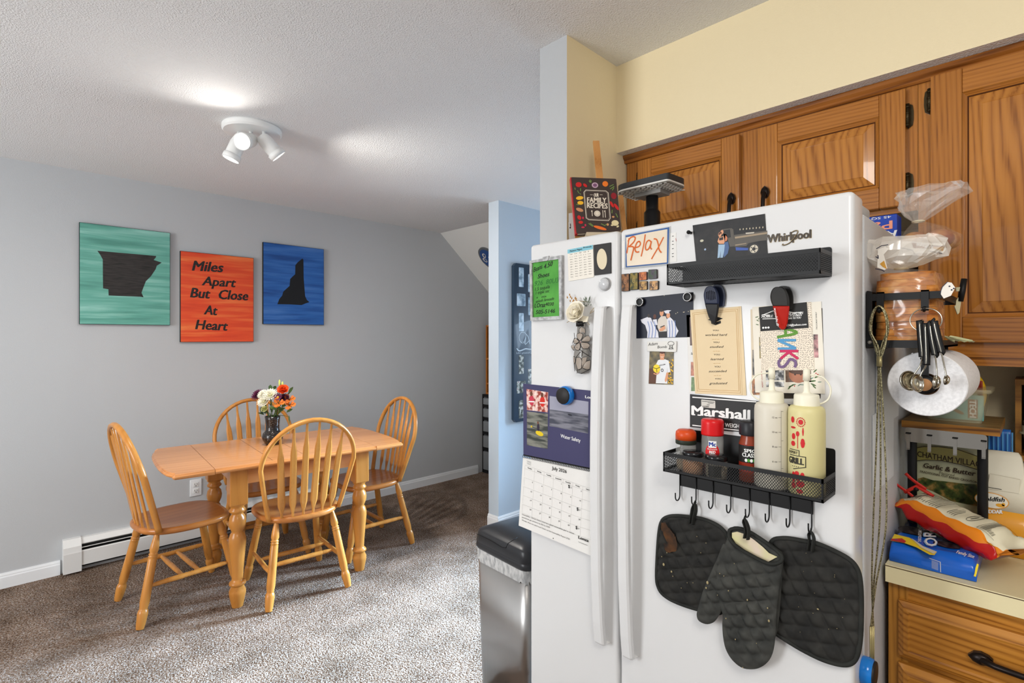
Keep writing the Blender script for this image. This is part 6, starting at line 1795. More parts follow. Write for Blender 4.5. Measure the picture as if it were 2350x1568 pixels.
for pts, m in (([(106, 120), (288, 148), (284, 316), (110, 296)], mottled('life vest photo', [(.4, (150, 60, 50)), (.5, (226, 180, 168)), (.62, (236, 216, 208))], scale=70, rough=.3)),
               ([(110, 308), (285, 326), (283, 622), (110, 590)], mottled('grey lake photo', [(.4, (60, 64, 60)), (.6, (132, 132, 122))], scale=50, stretch=(.3, 2, 1), rough=.3)),
               ([(300, 178), (625, 226), (624, 334), (300, 290)], mat('grey sky print', (156, 156, 172), .4)), ([(300, 290), (624, 334), (622, 494), (298, 430)], mottled('grey sea photo', [(.4, (70, 72, 84)), (.6, (128, 128, 138))], scale=40, stretch=(.3, 2, 1), rough=.3))):
    g.poly(it.q(Z(z5, pts)), .0018, m)
for x, y, cc, hgt in ((150, 215, (196, 60, 80), 60), (240, 225, (206, 50, 40), 66)):
    g.disc(it.p(*z5(x, y)), .010, .0020, pm('vest %d' % x, cc), 18, .016); g.disc(it.p(*z5(x - 3, y - 55)), .006, .0021, pm('brown skin', (110, 66, 50)), 14, .0075)
    it.stroke(g, [z5(x - 25, y + 10), z5(x + 25, y + 12)], 2, WHITEP, .0022)
g.disc(it.p(*z5(215, 492)), .016, .0020, pm('kayak yellow', (226, 196, 40)), 18, .007, -.15); g.disc(it.p(*z5(205, 440)), .005, .0022, pm('paddler', (52, 44, 60)), 12, .012); g.disc(it.p(*z5(203, 402)), .0032, .0023, pm('brown skin', (110, 66, 50)), 10, .0045); g.disc(it.p(*z5(150, 434)), .004, .0023, pm('kayak yellow', (226, 196, 40)), 10, .003)
it.stroke(g, [z5(150, 434), z5(230, 470)], .8, INK, .0023)
g.disc(it.p(*z5(470, 336)), .008, .0021, pm('seal', (44, 46, 54)), 12, .0025, -.1)
it.done(g, 'photo_print')
g = it.g(); it.text(g, 'Water Safety', z5(392, 525), z5(558, 567), 30 / 3.6465, WHITEP, .0019, .01); it.text(g, 'Lonza', z5(598, 196), z5(690, 208), 22 / 3.6465, WHITEP, .0019, .05); it.done(g, 'title_lettering')
g = it.g(); page(g, (82, 690), (706, 822), BRc, BLc, PAPER, .0045, .013); it.done(g, 'month_page')
def bow(x, y):
    f = lambda t_: (690 + (1255 - 690) * t_) * (1 - (x - 70) / 640) + (822 + (1528 - 822) * t_) * ((x - 70) / 640)
    t_ = (y - f(0)) / (f(1) - f(0)); return .0045 + .0085 * t_ + .0006
def grid(c_, r_): # column 0..7, row 0..6 of the day table, in the zoomed crop
    x = [103, 184, 264, 343, 424, 504, 588, 690][c_] - r_ * 2.6
    y0 = [755, 782, 812, 840, 871, 900, 930, 962][c_]; y1 = [1150, 1182, 1215, 1246, 1280, 1314, 1342, 1376][c_]
    rows = [0, .07, .26, .45, .635, .82, 1.0]
    return (x, y0 + (y1 - y0) * rows[r_])
g = it.g(); LGY = mat('pale grey rule', (178, 176, 172), .7)
for r_ in range(7):
    for c_ in range(7):
        a, b = grid(c_, r_), grid(c_ + 1, r_); g.line([it.p(*z5(*a)), it.p(*z5(*b))], .0005, bow(*a) + .0002, LGY)
for c_ in range(8):
    for r_ in range(6):
        a, b = grid(c_, r_), grid(c_, r_ + 1); g.line([it.p(*z5(*a)), it.p(*z5(*b))], .0005, bow(*a) + .0004, LGY)
it.done(g, 'day_grid')
g = it.g()
def ctext(st, a, b, h, bo=0.01): it.text(g, st, z5(*a), z5(*b), h / 3.6465, INK, bow(*a) + .0012, bo)
ctext('July 2026', (328, 790), (450, 822), 28, .01)
for k, d_ in enumerate(('Sunday', 'Monday', 'Tuesday', 'Wednesday', 'Thursday', 'Friday', 'Saturday')):
    a = grid(k, 0); b = grid(k + 1, 0); w_ = len(d_) * 5.6; cx_ = (a[0] + b[0]) / 2; cy_ = (a[1] + b[1]) / 2 + 18; ctext(d_, (cx_ - w_ / 2, cy_ - 6), (cx_ + w_ / 2, cy_ + 6), 10, .03)
for d_ in range(1, 32):
    k = d_ + 2; c_, r_ = k % 7, k // 7 + 1
    a = grid(c_ + 1, r_); s_ = str(d_); w_ = 7 * len(s_)
    ctext(s_, (a[0] - w_ - 5, a[1] + 17), (a[0] - 5, a[1] + 19), 12, .01)
for c_, r_ in ((4, 1), (5, 3), (5, 5)):
    a = grid(c_, r_); ctext('$', (a[0] + 46, a[1] + 42), (a[0] + 60, a[1] + 46), 26, .02)
for st, a, b, h in (('Sustainability - Did you know Lonza has a global sustainability goal to reduce', (90, 1165), (525, 1326), 11), ('greenhouse gas emissions by 42% by 2030?', (90, 1188), (325, 1276), 11), ('Wonder where we stand now? Check out the Sustainability Report 2025', (90, 1212), (490, 1372), 11), ('Lonza', (562, 1362), (645, 1392), 24), ('Your business partner', (562, 1392), (640, 1422), 9)): ctext(st, a, b, h, .04 if st == 'Lonza' else .0)
for k in range(4): g.line([it.p(*z5(115 + 5 * (k % 2), 718 + k * 9)), it.p(*z5(152, 729 + k * 9))], .0006, .0056, INK)
g.disc(it.p(*z5(352, 1360)), .0016, .0135, INK, 10)
it.done(g, 'day_print')
g = it.g()
for k in range(46):
    t_ = (k + .5) / 46; x = 80 + (706 - 80) * t_; y = 681 + (811 - 681) * t_; c = it.p(*z5(x, y))
    g.tube([(c[0], c[1] + .0048 * math.cos(a), .003 + .0048 * math.sin(a) + .001) for a in [2 * math.pi * i / 8 for i in range(8)]], .0006, BLK, 5, True)
g.line([it.p(*z5(80, 672)), it.p(*z5(706, 800))], .004, .0019, INK)
o_ = it.done(g, 'wire_spiral')
tb = mat('sky blue glossy plastic', (22, 120, 206), .2, coat=.6)
def timer(label, M):
    t = thing('round_timer', label, 'kitchen timer', M=M, group='blue round kitchen timers')
    g = G(); g.lathe([(.00005, 0), (.0245, 0), (.0268, .003), (.0272, .012), (.0258, .019), (.0235, .021)], tb, 36); g.build('body', t)
    g = G(); g.lathe([(.0235, .0205), (.0235, .0235), (.0225, .0245), (.00005, .0248)], mat('matt black dial', (34, 32, 32), .5), 36); g.build('dial', t)
u, v = FP.uv(*z5(418, 176), .02)
timer('round blue timer with black dial, holding the calendar on the freezer door', FP.M @ Matrix.Translation((u, v, .0042)))
# ------------------------------------------------------------------ quilted pot holders and mitt on the hooks
def z7(x, y): return (1480 + x / 3.35, 1100 + y / 3.35)
def cotton(name, c1, c2):
    m = mottled(name, [(.35, c1), (.65, c2)], scale=22, rough=.85, bump=.25, bdist=.004)
    return m
QUILT = cotton('charcoal quilted cotton', (30, 30, 29), (46, 45, 42)); QUILT2 = cotton('faded charcoal cotton', (46, 47, 45), (66, 66, 62)); BIND = cotton('charcoal cotton binding', (32, 33, 31), (44, 45, 42))
LINE_S = mat('dark quilting seam', (20, 20, 19), .9)
def pad(g, outline, zmid, puff, m, cell, ang, skew=1.0, rings=34, nout=150, back=True, seam_d=.0035, flat_edge=.10):
    """soft quilted pad from a star-shaped outline in plane coordinates"""
    O = [Vector((p[0], p[1])) for p in outline]
    per = [0]
    for i in range(len(O)): per.append(per[-1] + (O[(i + 1) % len(O)] - O[i]).length)
    pts = []
    j = 0
    for k in range(nout):
        d = per[-1] * k / nout
        while per[j + 1] < d: j += 1
        t_ = (d - per[j]) / max(1e-9, per[j + 1] - per[j]); pts.append(O[j].lerp(O[(j + 1) % len(O)], t_))
    A = sum(O[i].x * O[(i + 1) % len(O)].y - O[(i + 1) % len(O)].x * O[i].y for i in range(len(O)))
    if A < 0: pts = pts[::-1]
    c = sum(O, Vector((0, 0))) / len(O)
    e1 = Vector((math.cos(ang), math.sin(ang))); e2 = Vector((math.cos(ang + 1.35 * skew), math.sin(ang + 1.35 * skew)))
    def top(p, s_):
        edge = min(1, (1 - s_) / flat_edge) ** .5 if s_ < 1 else 0
        a = (p.dot(e1) / cell) % 1; b = (p.dot(e2) / cell) % 1
        da, db = min(a, 1 - a) * cell, min(b, 1 - b) * cell
        q = (1 - math.exp(-da / .0042)) * (1 - math.exp(-db / .0042))
        w = .0012 * math.sin(p.x * 190 + p.y * 60) * math.sin(p.y * 140 - p.x * 50)
        return zmid + puff * edge * (.12 + .88 * q) + w * edge
    v, f = [], []
    n_ = nout
    for r_ in range(rings):
        s_ = 1 - r_ / rings
        for p in pts:
            q = c + (p - c) * s_; v.append((q.x, q.y, top(q, s_)))
    v.append((c.x, c.y, top(c, 0)))
    for r_ in range(rings - 1):
        for i in range(n_): f.append((r_ * n_ + i, r_ * n_ + (i + 1) % n_, (r_ + 1) * n_ + (i + 1) % n_, (r_ + 1) * n_ + i))
    for i in range(n_): f.append(((rings - 1) * n_ + i, (rings - 1) * n_ + (i + 1) % n_, len(v) - 1))
    if back:
        b = len(v)
        for s_, dz_ in ((1, 0), (.9, -.6)):
            for p in pts:
                q = c + (p - c) * s_; v.append((q.x, q.y, zmid + puff * dz_))
        for i in range(n_): f.append((b + i, b + n_ + i, b + n_ + (i + 1) % n_, b + (i + 1) % n_))
        f.append(tuple(b + n_ + i for i in range(n_))[::-1])
    g.add(v, f, m, True)
def hang(name, label, cat, cpx, d, group=None): return front(name, label, cat, cpx, d, group)
def strap(it, g, hook_u, top_v, bottom, w=.0075):
    """folded loop from the pad's edge up over the hook"""
    b = Vector(bottom)
    P = [(b.x - .004, b.y - .012, .006), (b.x - .003, b.y + .004, .003), (b.x * .4 + hook_u * .6 - .005, b.y * .4 + top_v * .6, -.004), (hook_u, top_v, -.002), (b.x * .4 + hook_u * .6 + .006, b.y * .4 + top_v * .6, .004), (b.x + .005, b.y + .004, .007), (b.x + .004, b.y - .012, .009)]
    g.tube(smooth_loop(P, 5, False), 1, BIND, 8, flat=(.0016, w), upv=(1, 0, .2))
D0 = .013
hz = 1.1155 - .0815 + .0015
# left pot holder
h1 = [(130, 320), (180, 288), (250, 282), (340, 290), (430, 303), (520, 335), (590, 380), (640, 450), (655, 560), (650, 750), (640, 920), (610, 1000), (560, 1035), (480, 1025), (390, 1000), (300, 972), (200, 930), (130, 880), (97, 820), (88, 740), (95, 560), (108, 400)]
it = hang('pot_holder', 'scorched black quilted pot holder hanging from the second hook', 'pot holder', z7(360, 640), D0, 'quilted pot holders on the hooks')
o = [(p.x, p.y) for p in smooth_loop(it.q(Z(z7, h1)), 4)]
SCORCH = cotton('scorched charcoal cotton', (40, 40, 38), (56, 55, 52))
nt, b, new, link = nodes(SCORCH)
g = it.g(); pad(g, o, -.002, .0090, QUILT, .027, R(33)); it.done(g, 'quilted_pad')
g = it.g(); g.tube([(x, y, -.001) for x, y in o], .0042, BIND, 8, True); it.done(g, 'binding')
g = it.g(); strap(it, g, hooks[1], hz, it.p(*z7(372, 300))); it.done(g, 'hanging_loop')
g = it.g(); SC = mottled('brown scorch stain', [(.35, (38, 32, 28)), (.66, (84, 54, 30))], scale=40, rough=.9)
for k, (x, y, rx, ry) in enumerate(((195, 430, 50, 60), (200, 520, 60, 40), (160, 360, 34, 40), (235, 480, 30, 60))):
    c = it.p(*z7(x, y)); s_ = .00028
    pts = [(c[0] + rx * s_ * math.cos(a) * (1 + .2 * math.sin(3 * a + k)), c[1] + ry * s_ * math.sin(a) * (1 + .2 * math.cos(4 * a + k))) for a in [2 * math.pi * i / 16 for i in range(16)]]
    g.poly(pts, .0076 + k * .0002, SC)
CRUMB = mat('pale dried crumb', (158, 144, 108), .9)
for x, y, r_ in ((155, 650, .0030), (215, 705, .0022), (180, 560, .0012), (140, 590, .0012), (225, 740, .0012), (290, 830, .0010), (380, 790, .0009), (335, 790, .0009), (440, 560, .0009), (480, 485, .0009), (410, 435, .0009)): c = it.p(*z7(x, y)); g.ball((c[0], c[1], .0068), (r_, r_ * 1.3, .0008), CRUMB, 8, 5)
it.done(g, 'stains')
# right pot holder
h2 = [(985, 470), (1050, 455), (1120, 458), (1240, 480), (1320, 495), (1450, 550), (1560, 610), (1620, 670), (1650, 750), (1662, 900), (1660, 1150), (1645, 1300), (1620, 1380), (1580, 1420), (1520, 1430), (1440, 1415), (1340, 1380), (1200, 1310), (1060, 1225), (1000, 1180), (960, 1120), (945, 1000), (945, 700), (952, 540)]
it = hang('pot_holder', 'larger black quilted pot holder hanging from the last hook', 'pot holder', z7(1310, 930), D0, 'quilted pot holders on the hooks')
o = [(p.x, p.y) for p in smooth_loop(it.q(Z(z7, h2)), 4)]
g = it.g(); pad(g, o, -.002, .0092, QUILT, .029, R(28)); it.done(g, 'quilted_pad')
g = it.g(); g.tube([(x, y, -.001) for x, y in o], .0046, BIND, 8, True)
oi = [(it.c[0] + (x - it.c[0]) * .93, it.c[1] + (y - it.c[1]) * .94) for x, y in o]; it.done(g, 'binding')
g = it.g(); strap(it, g, hooks[7], hz, it.p(*z7(1282, 500))); it.done(g, 'hanging_loop')
g = it.g()
for k in range(14):
    x, y = 1050 + random.uniform(0, 520), 560 + random.uniform(0, 720); c = it.p(*z7(x, y)); r_ = random.uniform(.0004, .0009); g.ball((c[0], c[1], .0068), (r_, r_, .0006), CRUMB, 6, 4)
c = it.p(*z7(1338, 990)); g.ball((c[0], c[1], .0070), (.0022, .0016, .001), CRUMB, 8, 5)
it.done(g, 'stains')
# oven mitt
it = hang('oven_mitt', 'black quilted oven mitt with cream lining hanging between the two pot holders', 'oven mitt', z7(800, 900), .034)
body = [(640, 470), (690, 500), (760, 548), (860, 602), (940, 640), (1000, 650), (1048, 628), (1050, 680), (1040, 760), (1020, 900), (1005, 1050), (1000, 1200), (985, 1320), (950, 1400), (890, 1450), (820, 1468), (740, 1455), (670, 1400), (620, 1320), (598, 1230), (590, 1130), (592, 1040), (560, 960), (520, 860), (530, 740), (570, 610), (610, 510)]
back = [(632, 400), (650, 380), (690, 372), (760, 388), (830, 425), (920, 485), (1000, 545), (1045, 585), (1050, 640), (1040, 760), (1000, 1200), (900, 1380), (800, 1430), (690, 1380), (600, 1230), (585, 1000), (530, 860), (560, 620), (610, 480)]
thumb = [(600, 500), (560, 590), (500, 725), (440, 870), (402, 1000), (393, 1050), (410, 1095), (470, 1120), (530, 1100), (572, 1040), (600, 985), (650, 860), (670, 700), (650, 560)]
g = it.g()
o = [(p.x, p.y) for p in smooth_loop(it.q(Z(z7, back)), 3)]; pad(g, o, -.012, .004, QUILT2, .026, R(35), rings=12, nout=90)
o = [(p.x, p.y) for p in smooth_loop(it.q(Z(z7, thumb)), 4)]; pad(g, o, -.003, .010, QUILT2, .026, R(35), rings=20, nout=90, flat_edge=.5)
o = [(p.x, p.y) for p in smooth_loop(it.q(Z(z7, body)), 4)]; pad(g, o, -.003, .013, QUILT2, .026, R(35), rings=34, nout=150, flat_edge=.35)
it.done(g, 'quilted_shell')
g = it.g(); g.poly(it.q(Z(z7, [(660, 418), (700, 410), (765, 430), (830, 472), (900, 530), (945, 575), (1010, 605), (940, 642), (860, 604), (760, 550), (690, 500), (660, 455)])), -.0062, mottled('cream mitt lining', [(.4, (206, 200, 150)), (.6, (214, 196, 178))], scale=14, rough=.9)); it.done(g, 'lining')
g = it.g()
rim = it.q(Z(z7, [(640, 400), (690, 388), (760, 400), (830, 438), (920, 498), (1000, 558), (1045, 600), (1045, 632), (1000, 648), (940, 640), (860, 603), (760, 548), (690, 500), (645, 455)]))
zz = [-.008, -.009, -.009, -.009, -.009, -.009, -.006, 0, .003, .004, .004, .004, .002, -.004]
P = smooth_loop([(x, y, z) for (x, y), z in zip(rim, zz)], 4); g.tube(P, .0038, BIND, 8, True); it.done(g, 'cuff_binding')
g = it.g(); strap(it, g, hooks[4], hz, it.p(*z7(790, 410)), .007); it.done(g, 'hanging_loop')
g = it.g()
for x, y, r_ in ((490, 790, .0028), (480, 830, .0018), (655, 848, .0012), (800, 918, .0016), (965, 1078, .0020), (955, 980, .0014), (708, 1220, .0012), (636, 1060, .0012), (620, 735, .0009), (585, 720, .001), (567, 885, .0008), (765, 1435, .001), (700, 640, .0007), (870, 1250, .0007)): c = it.p(*z7(x, y)); g.ball((c[0], c[1], .0088 if x > 590 else .006), (r_, r_ * 1.5, .0012), CRUMB, 8, 5)
it.done(g, 'stains')

# ------------------------------------------------------------------ things on the side of the refrigerator
YS_ = .25
timer('round blue timer seen edge-on, low on the refrigerator side near the drawers', Matrix.Translation((1.235, .2515, .757)) @ Matrix(((1, 0, 0), (0, 0, -1), (0, 1, 0))).to_4x4())
for k, (x0, x1, z0, z1, lab) in enumerate(((1.36, 1.62, 1.225, 1.40, 'white paper held by a small black magnet on the refrigerator side, upper sheet'), (1.33, 1.56, 1.085, 1.262, 'white paper on the refrigerator side behind the hanging skewers, lower sheet'))):
    t = thing('paper_sheet', lab, 'paper', M=SP.M @ Matrix.Translation((x0, z0, .0006 + .0006 * (1 - k))), group='papers on the refrigerator side')
    t.location.y = .2516 - .0006 * (1 + (1 - k))
    g = G(); g.prism([(0, 0), (x1 - x0, .0), (x1 - x0, z1 - z0), (0, z1 - z0 - .006)], 0, .0004, mat('cool white paper', (222, 226, 230), .7)); g.build('sheet', t)
    if k == 0:
        g = G(); g.prism(round_poly([(.012, .125), (.026, .125), (.026, .170), (.012, .170)], .003), .0004, .005, RUBBER); g.build('magnet', t)
# bread rack: x along +X, y along -Y (out of the side), z up
RX0, RX1, RY1, RZ0, RZ1 = 1.272, 1.560, .131, 1.407, 1.512
t = thing('bread_rack', 'black magnetic rack on the refrigerator side holding the bread, paper towel arm below', 'rack', (RX0, YS_, RZ0))
def B(g, a, b, m=BLK, r=0):
    lo = (a[0] - RX0, b[1] - YS_, a[2] - RZ0); hi = (b[0] - RX0, a[1] - YS_, b[2] - RZ0)
    g.box(lo, hi, m)
ys0 = YS_ + .0015
g = G(); B(g, (RX0, YS_, 1.400), (RX1, YS_ - .004, 1.518)); g.build('magnetic_plate', t)
g = G(); B(g, (RX0, YS_, RZ0 - .004), (RX1, RY1, RZ0 + .0)); B(g, (RX0 - .001, YS_, RZ0 - .005), (RX0 + .002, RY1 - .001, RZ0 + .010)); B(g, (RX0, RY1 + .003, RZ0 - .004), (RX1, RY1, RZ0 + .010)); g.build('tray', t)
g = G(); B(g, (RX0 - .001, YS_, 1.497), (RX0 + .002, RY1 - .001, 1.511)); B(g, (RX0, RY1 + .002, 1.497), (RX1, RY1 - .001, 1.511)); B(g, (RX1 - .002, YS_, 1.497), (RX1 + .001, RY1, 1.511)); g.build('top_rail', t)
g = G(); B(g, (RX0 - .002, YS_, 1.405), (RX0 + .003, YS_ - .010, 1.516)); g.build('upright', t)
hk = []
for y in (.226, .155):
    g = G(); B(g, (RX0 - .004, y + .006, 1.474), (RX0 - .001, y - .006, 1.514)); B(g, (RX0 - .004, y + .006, 1.511), (RX0 + .004, y - .006, 1.514))
    g.tube([(RX0 - .004 - RX0, y - YS_, 1.480 - RZ0), (-.012, y - YS_, 1.474 - RZ0), (-.016, y - YS_, 1.480 - RZ0)], .003, BLK, 8); g.build('hook', t); hk.append((RX0 - .012, y, 1.4765))
g = G(); B(g, (1.284, .163, 1.331), (1.289, .151, 1.406)); B(g, (1.590, .163, 1.331), (1.594, .151, 1.406)); B(g, (1.55, .163, 1.400), (1.594, .151, 1.404)); g.tube([(1.284 - RX0, .157 - YS_, 1.331 - RZ0), (1.592 - RX0, .157 - YS_, 1.331 - RZ0)], .006, BLK, 10); g.build('towel_arm', t)
g = G(); g.lathe([(.00005, 0), (.0185, 0), (.0185, .006), (.012, .008)], BLK, 28, Matrix.Translation((1.286 - RX0, .157 - YS_, 1.331 - RZ0)) @ Matrix.Rotation(R(-90), 4, 'Y')); g.lathe([(.00005, .0092), (.0118, .009), (.0125, .006)], mat('cork disc', (190, 140, 96), .8), 24, Matrix.Translation((1.286 - RX0, .157 - YS_, 1.331 - RZ0)) @ Matrix.Rotation(R(-90), 4, 'Y')); g.build('arm_cap', t)
g = G(); g.ball((1.2705 - RX0 - .0, .244 - YS_, 1.4125 - RZ0), .0042, mat('silver rivet', (170, 166, 158), .3, .8), 12, 7); g.build('rivet', t)
# paper towels
TWL = mottled('embossed paper towel', [(.4, (226, 226, 228)), (.6, (238, 238, 240))], scale=160, rough=.9, bump=.4, bdist=.002)
t = thing('paper_towel_roll', 'white paper towel roll under the bread rack', 'paper towels', (1.300, .157, 1.331))
Mx = Matrix.Rotation(R(90), 4, 'Y')
g = G(); g.lathe([(.0215, 0), (.0615, 0), (.063, .002), (.063, .277), (.0615, .279), (.0215, .279)], TWL, 56, Mx, sharp=True)
g.tube([(.00005, .0632 * math.cos(a) + 0, .0632 * math.sin(a)) for a in (1.2, 1.25)], .001, TWL, 4); g.build('towels', t)
g = G(); g.lathe([(.0215, 0), (.0215, .279), (.0200, .279), (.0200, .0), (.0215, .0)], mat('brown cardboard core', (92, 66, 44), .9), 36, Mx); g.build('core', t)
# wire skewers
ROPE = mottled('twisted brass steel cable', [(.45, (96, 88, 60)), (.55, (176, 168, 132))], scale=420, rough=.35, metal=.6)
SLV = mat('crimp sleeve brass', (170, 158, 112), .35, .6)
hx, hy, hz_ = hk[0]
for k in range(3):
    t = thing('cable_skewer', ('cable skewer hanging from the rack hook, loop nearest the refrigerator door', 'cable skewer hanging from the rack hook, middle of the three', 'cable skewer hanging from the rack hook, loop nearest the bread')[k], 'skewer', (hx, hy, hz_), group='cable skewers on the rack hook')
    dx = -.001 - .0035 * k; sp = (.010, .012, .0105)[k]; zc = -.098
    ph = (.004, -.003, -.010)[k]
    def loc(y, z, x=0): return (dx + x, y, z)
    L = [loc(ph * .3, zc), loc(sp * .6 + ph * .5, zc + .028), loc(sp * 1.3, -.040), loc(sp * 1.1, -.012), loc(sp * .4, .0065), loc(-sp * .4, .0065), loc(-sp * 1.1, -.012), loc(-sp * 1.3 , -.040), loc(-sp * .6 + ph * .5, zc + .028), loc(ph * .3, zc)]
    g = G(); g.tube(smooth_loop(L, 6, False), .0016, ROPE, 8); g.build('loop', t)
    g = G(); g.tube([loc(ph * .3, zc + .006), loc(ph * .3, zc - .014)], .0034, SLV, 10); g.build('crimp_sleeve', t)
    g = G()
    P = [loc(ph * .3, zc - .012), loc(ph, -.25, -.001), loc(ph * 1.6 + .003, -.42, -.002), loc(.012 - .004 * k, -.55, -.002), loc(.009 + .002 * k, -.64, -.002)]
    g.tube(smooth_loop(P, 10, False), .0015, ROPE, 8); g.build('cable', t)
    g = G(); g.tube([loc(.009 + .002 * k, -.635, -.002), loc(.009 + .002 * k, -.70, -.002), loc(.009 + .002 * k, -.712, -.002)], [.0018, .0016, .0003], SLV, 8); g.build('pointed_tip', t)
# measuring spoons on a ring
hx, hy, hz_ = hk[1]
SST = mat('polished steel', (186, 180, 166), .18, 1)
RC3 = Vector((hx - .004, hy - .003, hz_ - .021))
for k, (W_, r_, sq, lab) in enumerate((
        (((2111, 740), (2114, 780), (2117, 816), (2112, 838), (2103, 852)), .0195, ((2088, 874), -.55), 'largest measuring spoon on the ring, bowl facing the refrigerator'),
        (((2124, 746), (2126, 790), (2126, 834), (2120, 848), (2114, 858)), .0175, ((2107, 879), -.9), 'second measuring spoon on the ring, half behind the largest'),
        (((2135, 746), (2140, 780), (2146, 812), (2149, 840), (2150, 862)), .0130, ((2146, 877), .9), 'third measuring spoon on the ring'),
        (((2144, 740), (2152, 775), (2160, 806), (2167, 840), (2171, 860)), .0095, ((2170, 872), .9), 'smallest measuring spoon on the ring'))):
    Pk = Plane((0, -1, 0), UP, (hx - .006 - .0028 * k, 0, 0))
    P3 = [Pk.M @ Vector((*Pk.uv(*q), 0)) for q in W_]
    c = Pk.M @ Vector((*Pk.uv(*sq[0]), 0))
    p = P3[0]
    t = thing('measuring_spoon', lab, 'measuring spoon', p, group='measuring spoons on a ring')
    L_ = [q - p for q in P3]
    g = G(); g.tube(smooth_loop([L_[0] + UP * .003, L_[0], L_[1], L_[2], L_[2] - UP * .003], 3, False), [.0035] + [.0058] * 11 + [.004], BLK, 12, flat=(.75, 1.05), upv=(1, 0, 0)); g.build('handle_grip', t)
    off = Vector((-.0047, 0, 0))
    cen = c - p
    g = G(); g.tube(smooth_loop([L_[0] + off, L_[1] + off, L_[2] + off * .7, L_[3], L_[4], L_[4].lerp(cen, .35)], 4, False), .0013, SST, 8); g.build('steel_stem', t)
    q = Vector((-.42, sq[1], .12)).normalized().to_track_quat('Z', 'Y').to_matrix().to_4x4()
    n_ = 24; prof = [(r_ * math.cos(a), -r_ * .62 * math.sin(a)) for a in [i * math.pi / 2 / 7 for i in range(8)]]; prof[-1] = (.0004, prof[-1][1])
    prof2 = [(r_ * .93 * math.cos(a), -r_ * .55 * math.sin(a)) for a in [i * math.pi / 2 / 7 for i in range(8)]]; prof2[-1] = (.0004, prof2[-1][1])
    g = G(); g.lathe(prof[::-1] + prof2, SST, n_, Matrix.Translation(cen) @ q); g.build('bowl', t)
t = thing('key_ring', 'steel ring threading the measuring spoons, on the rack hook', 'ring', RC3)
g = G(); g.tube([(.0016 * math.sin(a), .024 * math.cos(a), .0225 * math.sin(a)) for a in [2 * math.pi * i / 40 for i in range(40)]], .0011, SST, 8, True); g.build('ring_wire', t)
# serrated tool hooked on the rack's long rail
t = thing('bread_knife', 'small serrated tool with black handle clipped to the rack rail beside the bread', 'knife', (1.50, .118, 1.50))
kp = Plane(Vector((.45, -.89, 0)), UP, (1.50, .118, 1.50)); kl = lambda x, y: kp.uv(x, y)
T = Matrix.Translation((-1.50, -.118, -1.50)) @ kp.M
g = G(T); a = kl(2204, 692); b = kl(2213, 640); a2 = kl(2208, 668); g.tube([(*a, 0), (*a2, 0), (*b, 0)], [.0052, .0062, .0055], BLK, 10); g.build('handle', t)
g = G(T); g.prism([kl(*p) for p in ((2193, 660), (2212, 658), (2211, 668), (2194, 669))], -.002, .002, mat('cream plastic blade', (206, 198, 160), .4)); g.prism([kl(*p) for p in ((2194, 690), (2209, 668), (2201, 718), (2197, 722), (2193, 712), (2190, 704), (2193, 700))], -.0015, .0015, mat('cream plastic blade', (206, 198, 160), .4)); g.build('blade', t)

# bread in bags
CRUST = mottled('golden bread crust', [(.32, (138, 74, 26)), (.5, (188, 118, 50)), (.66, (216, 154, 84))], scale=34, detail=6, rough=.75, bump=.5, bdist=.004, stretch=(1, 1, 2.2))
CRUMBM = mottled('pale bread crumb', [(.4, (218, 178, 120)), (.6, (232, 200, 150))], scale=80, rough=.9)
FILM = plastic_film('clear bread bag film', (255, 250, 244), .075, .04, .18)
FILM2 = plastic_film('milky bag film', (246, 240, 230), .20, .42, .12, .2)
FILM3 = plastic_film('crumpled clear film', (250, 244, 238), .20, .16, .12, .2)
def wrinkled(g, rings, m, amp, seed, caps=False, n=48, crinkle=0):
    """bag surface lofted through (centre, a, b) rings lying in planes normal to z"""
    rnd = random.Random(seed); ph = [rnd.uniform(0, 6.28) for _ in range(8)]
    v, f = [], []
    for j, (c, a, b) in enumerate(rings):
        for i in range(n):
            th = 2 * math.pi * i / n
            w = 1 + amp * (math.sin(7 * th + ph[0] + j * .7) * .5 + math.sin(13 * th + ph[1] - j * .4) * .35 + math.sin(3 * th + ph[2] + j * .3) * .5)
            e = .62
            x = math.copysign(abs(math.cos(th)) ** e, math.cos(th)); y = math.copysign(abs(math.sin(th)) ** e, math.sin(th))
            v.append((c[0] + a * x * w, c[1] + b * y * w, c[2] + (.25 if amp < .1 else 1.1) * amp * a * (math.sin(5 * th + ph[3] + j) + .6 * math.sin(9 * th + ph[4]))))
    if crinkle:             # sharp little facets of crumpled film
        for q in range(n, len(v)):
            c = rings[q // n][0]; s_ = 1 + rnd.uniform(-crinkle, crinkle)
            v[q] = (c[0] + (v[q][0] - c[0]) * s_, c[1] + (v[q][1] - c[1]) * s_, v[q][2] + rnd.uniform(-.5, .5) * crinkle * rings[q // n][1])
    k = len(rings)
    for j in range(k - 1):
        for i in range(n): f.append((j * n + i, j * n + (i + 1) % n, (j + 1) * n + (i + 1) % n, (j + 1) * n + i))
    if caps: f += [tuple(range(n))[::-1], tuple((k - 1) * n + i for i in range(n))]
    g.add(v, f, m, not crinkle)
LBL = mat('white bag print', (232, 226, 216), .4); BRL = mat('brown bag label', (124, 62, 26), .5); GLB = mat('golden bag print', (206, 150, 56), .5); NVL = mat('dark blue bag stripe', (40, 40, 60), .5)
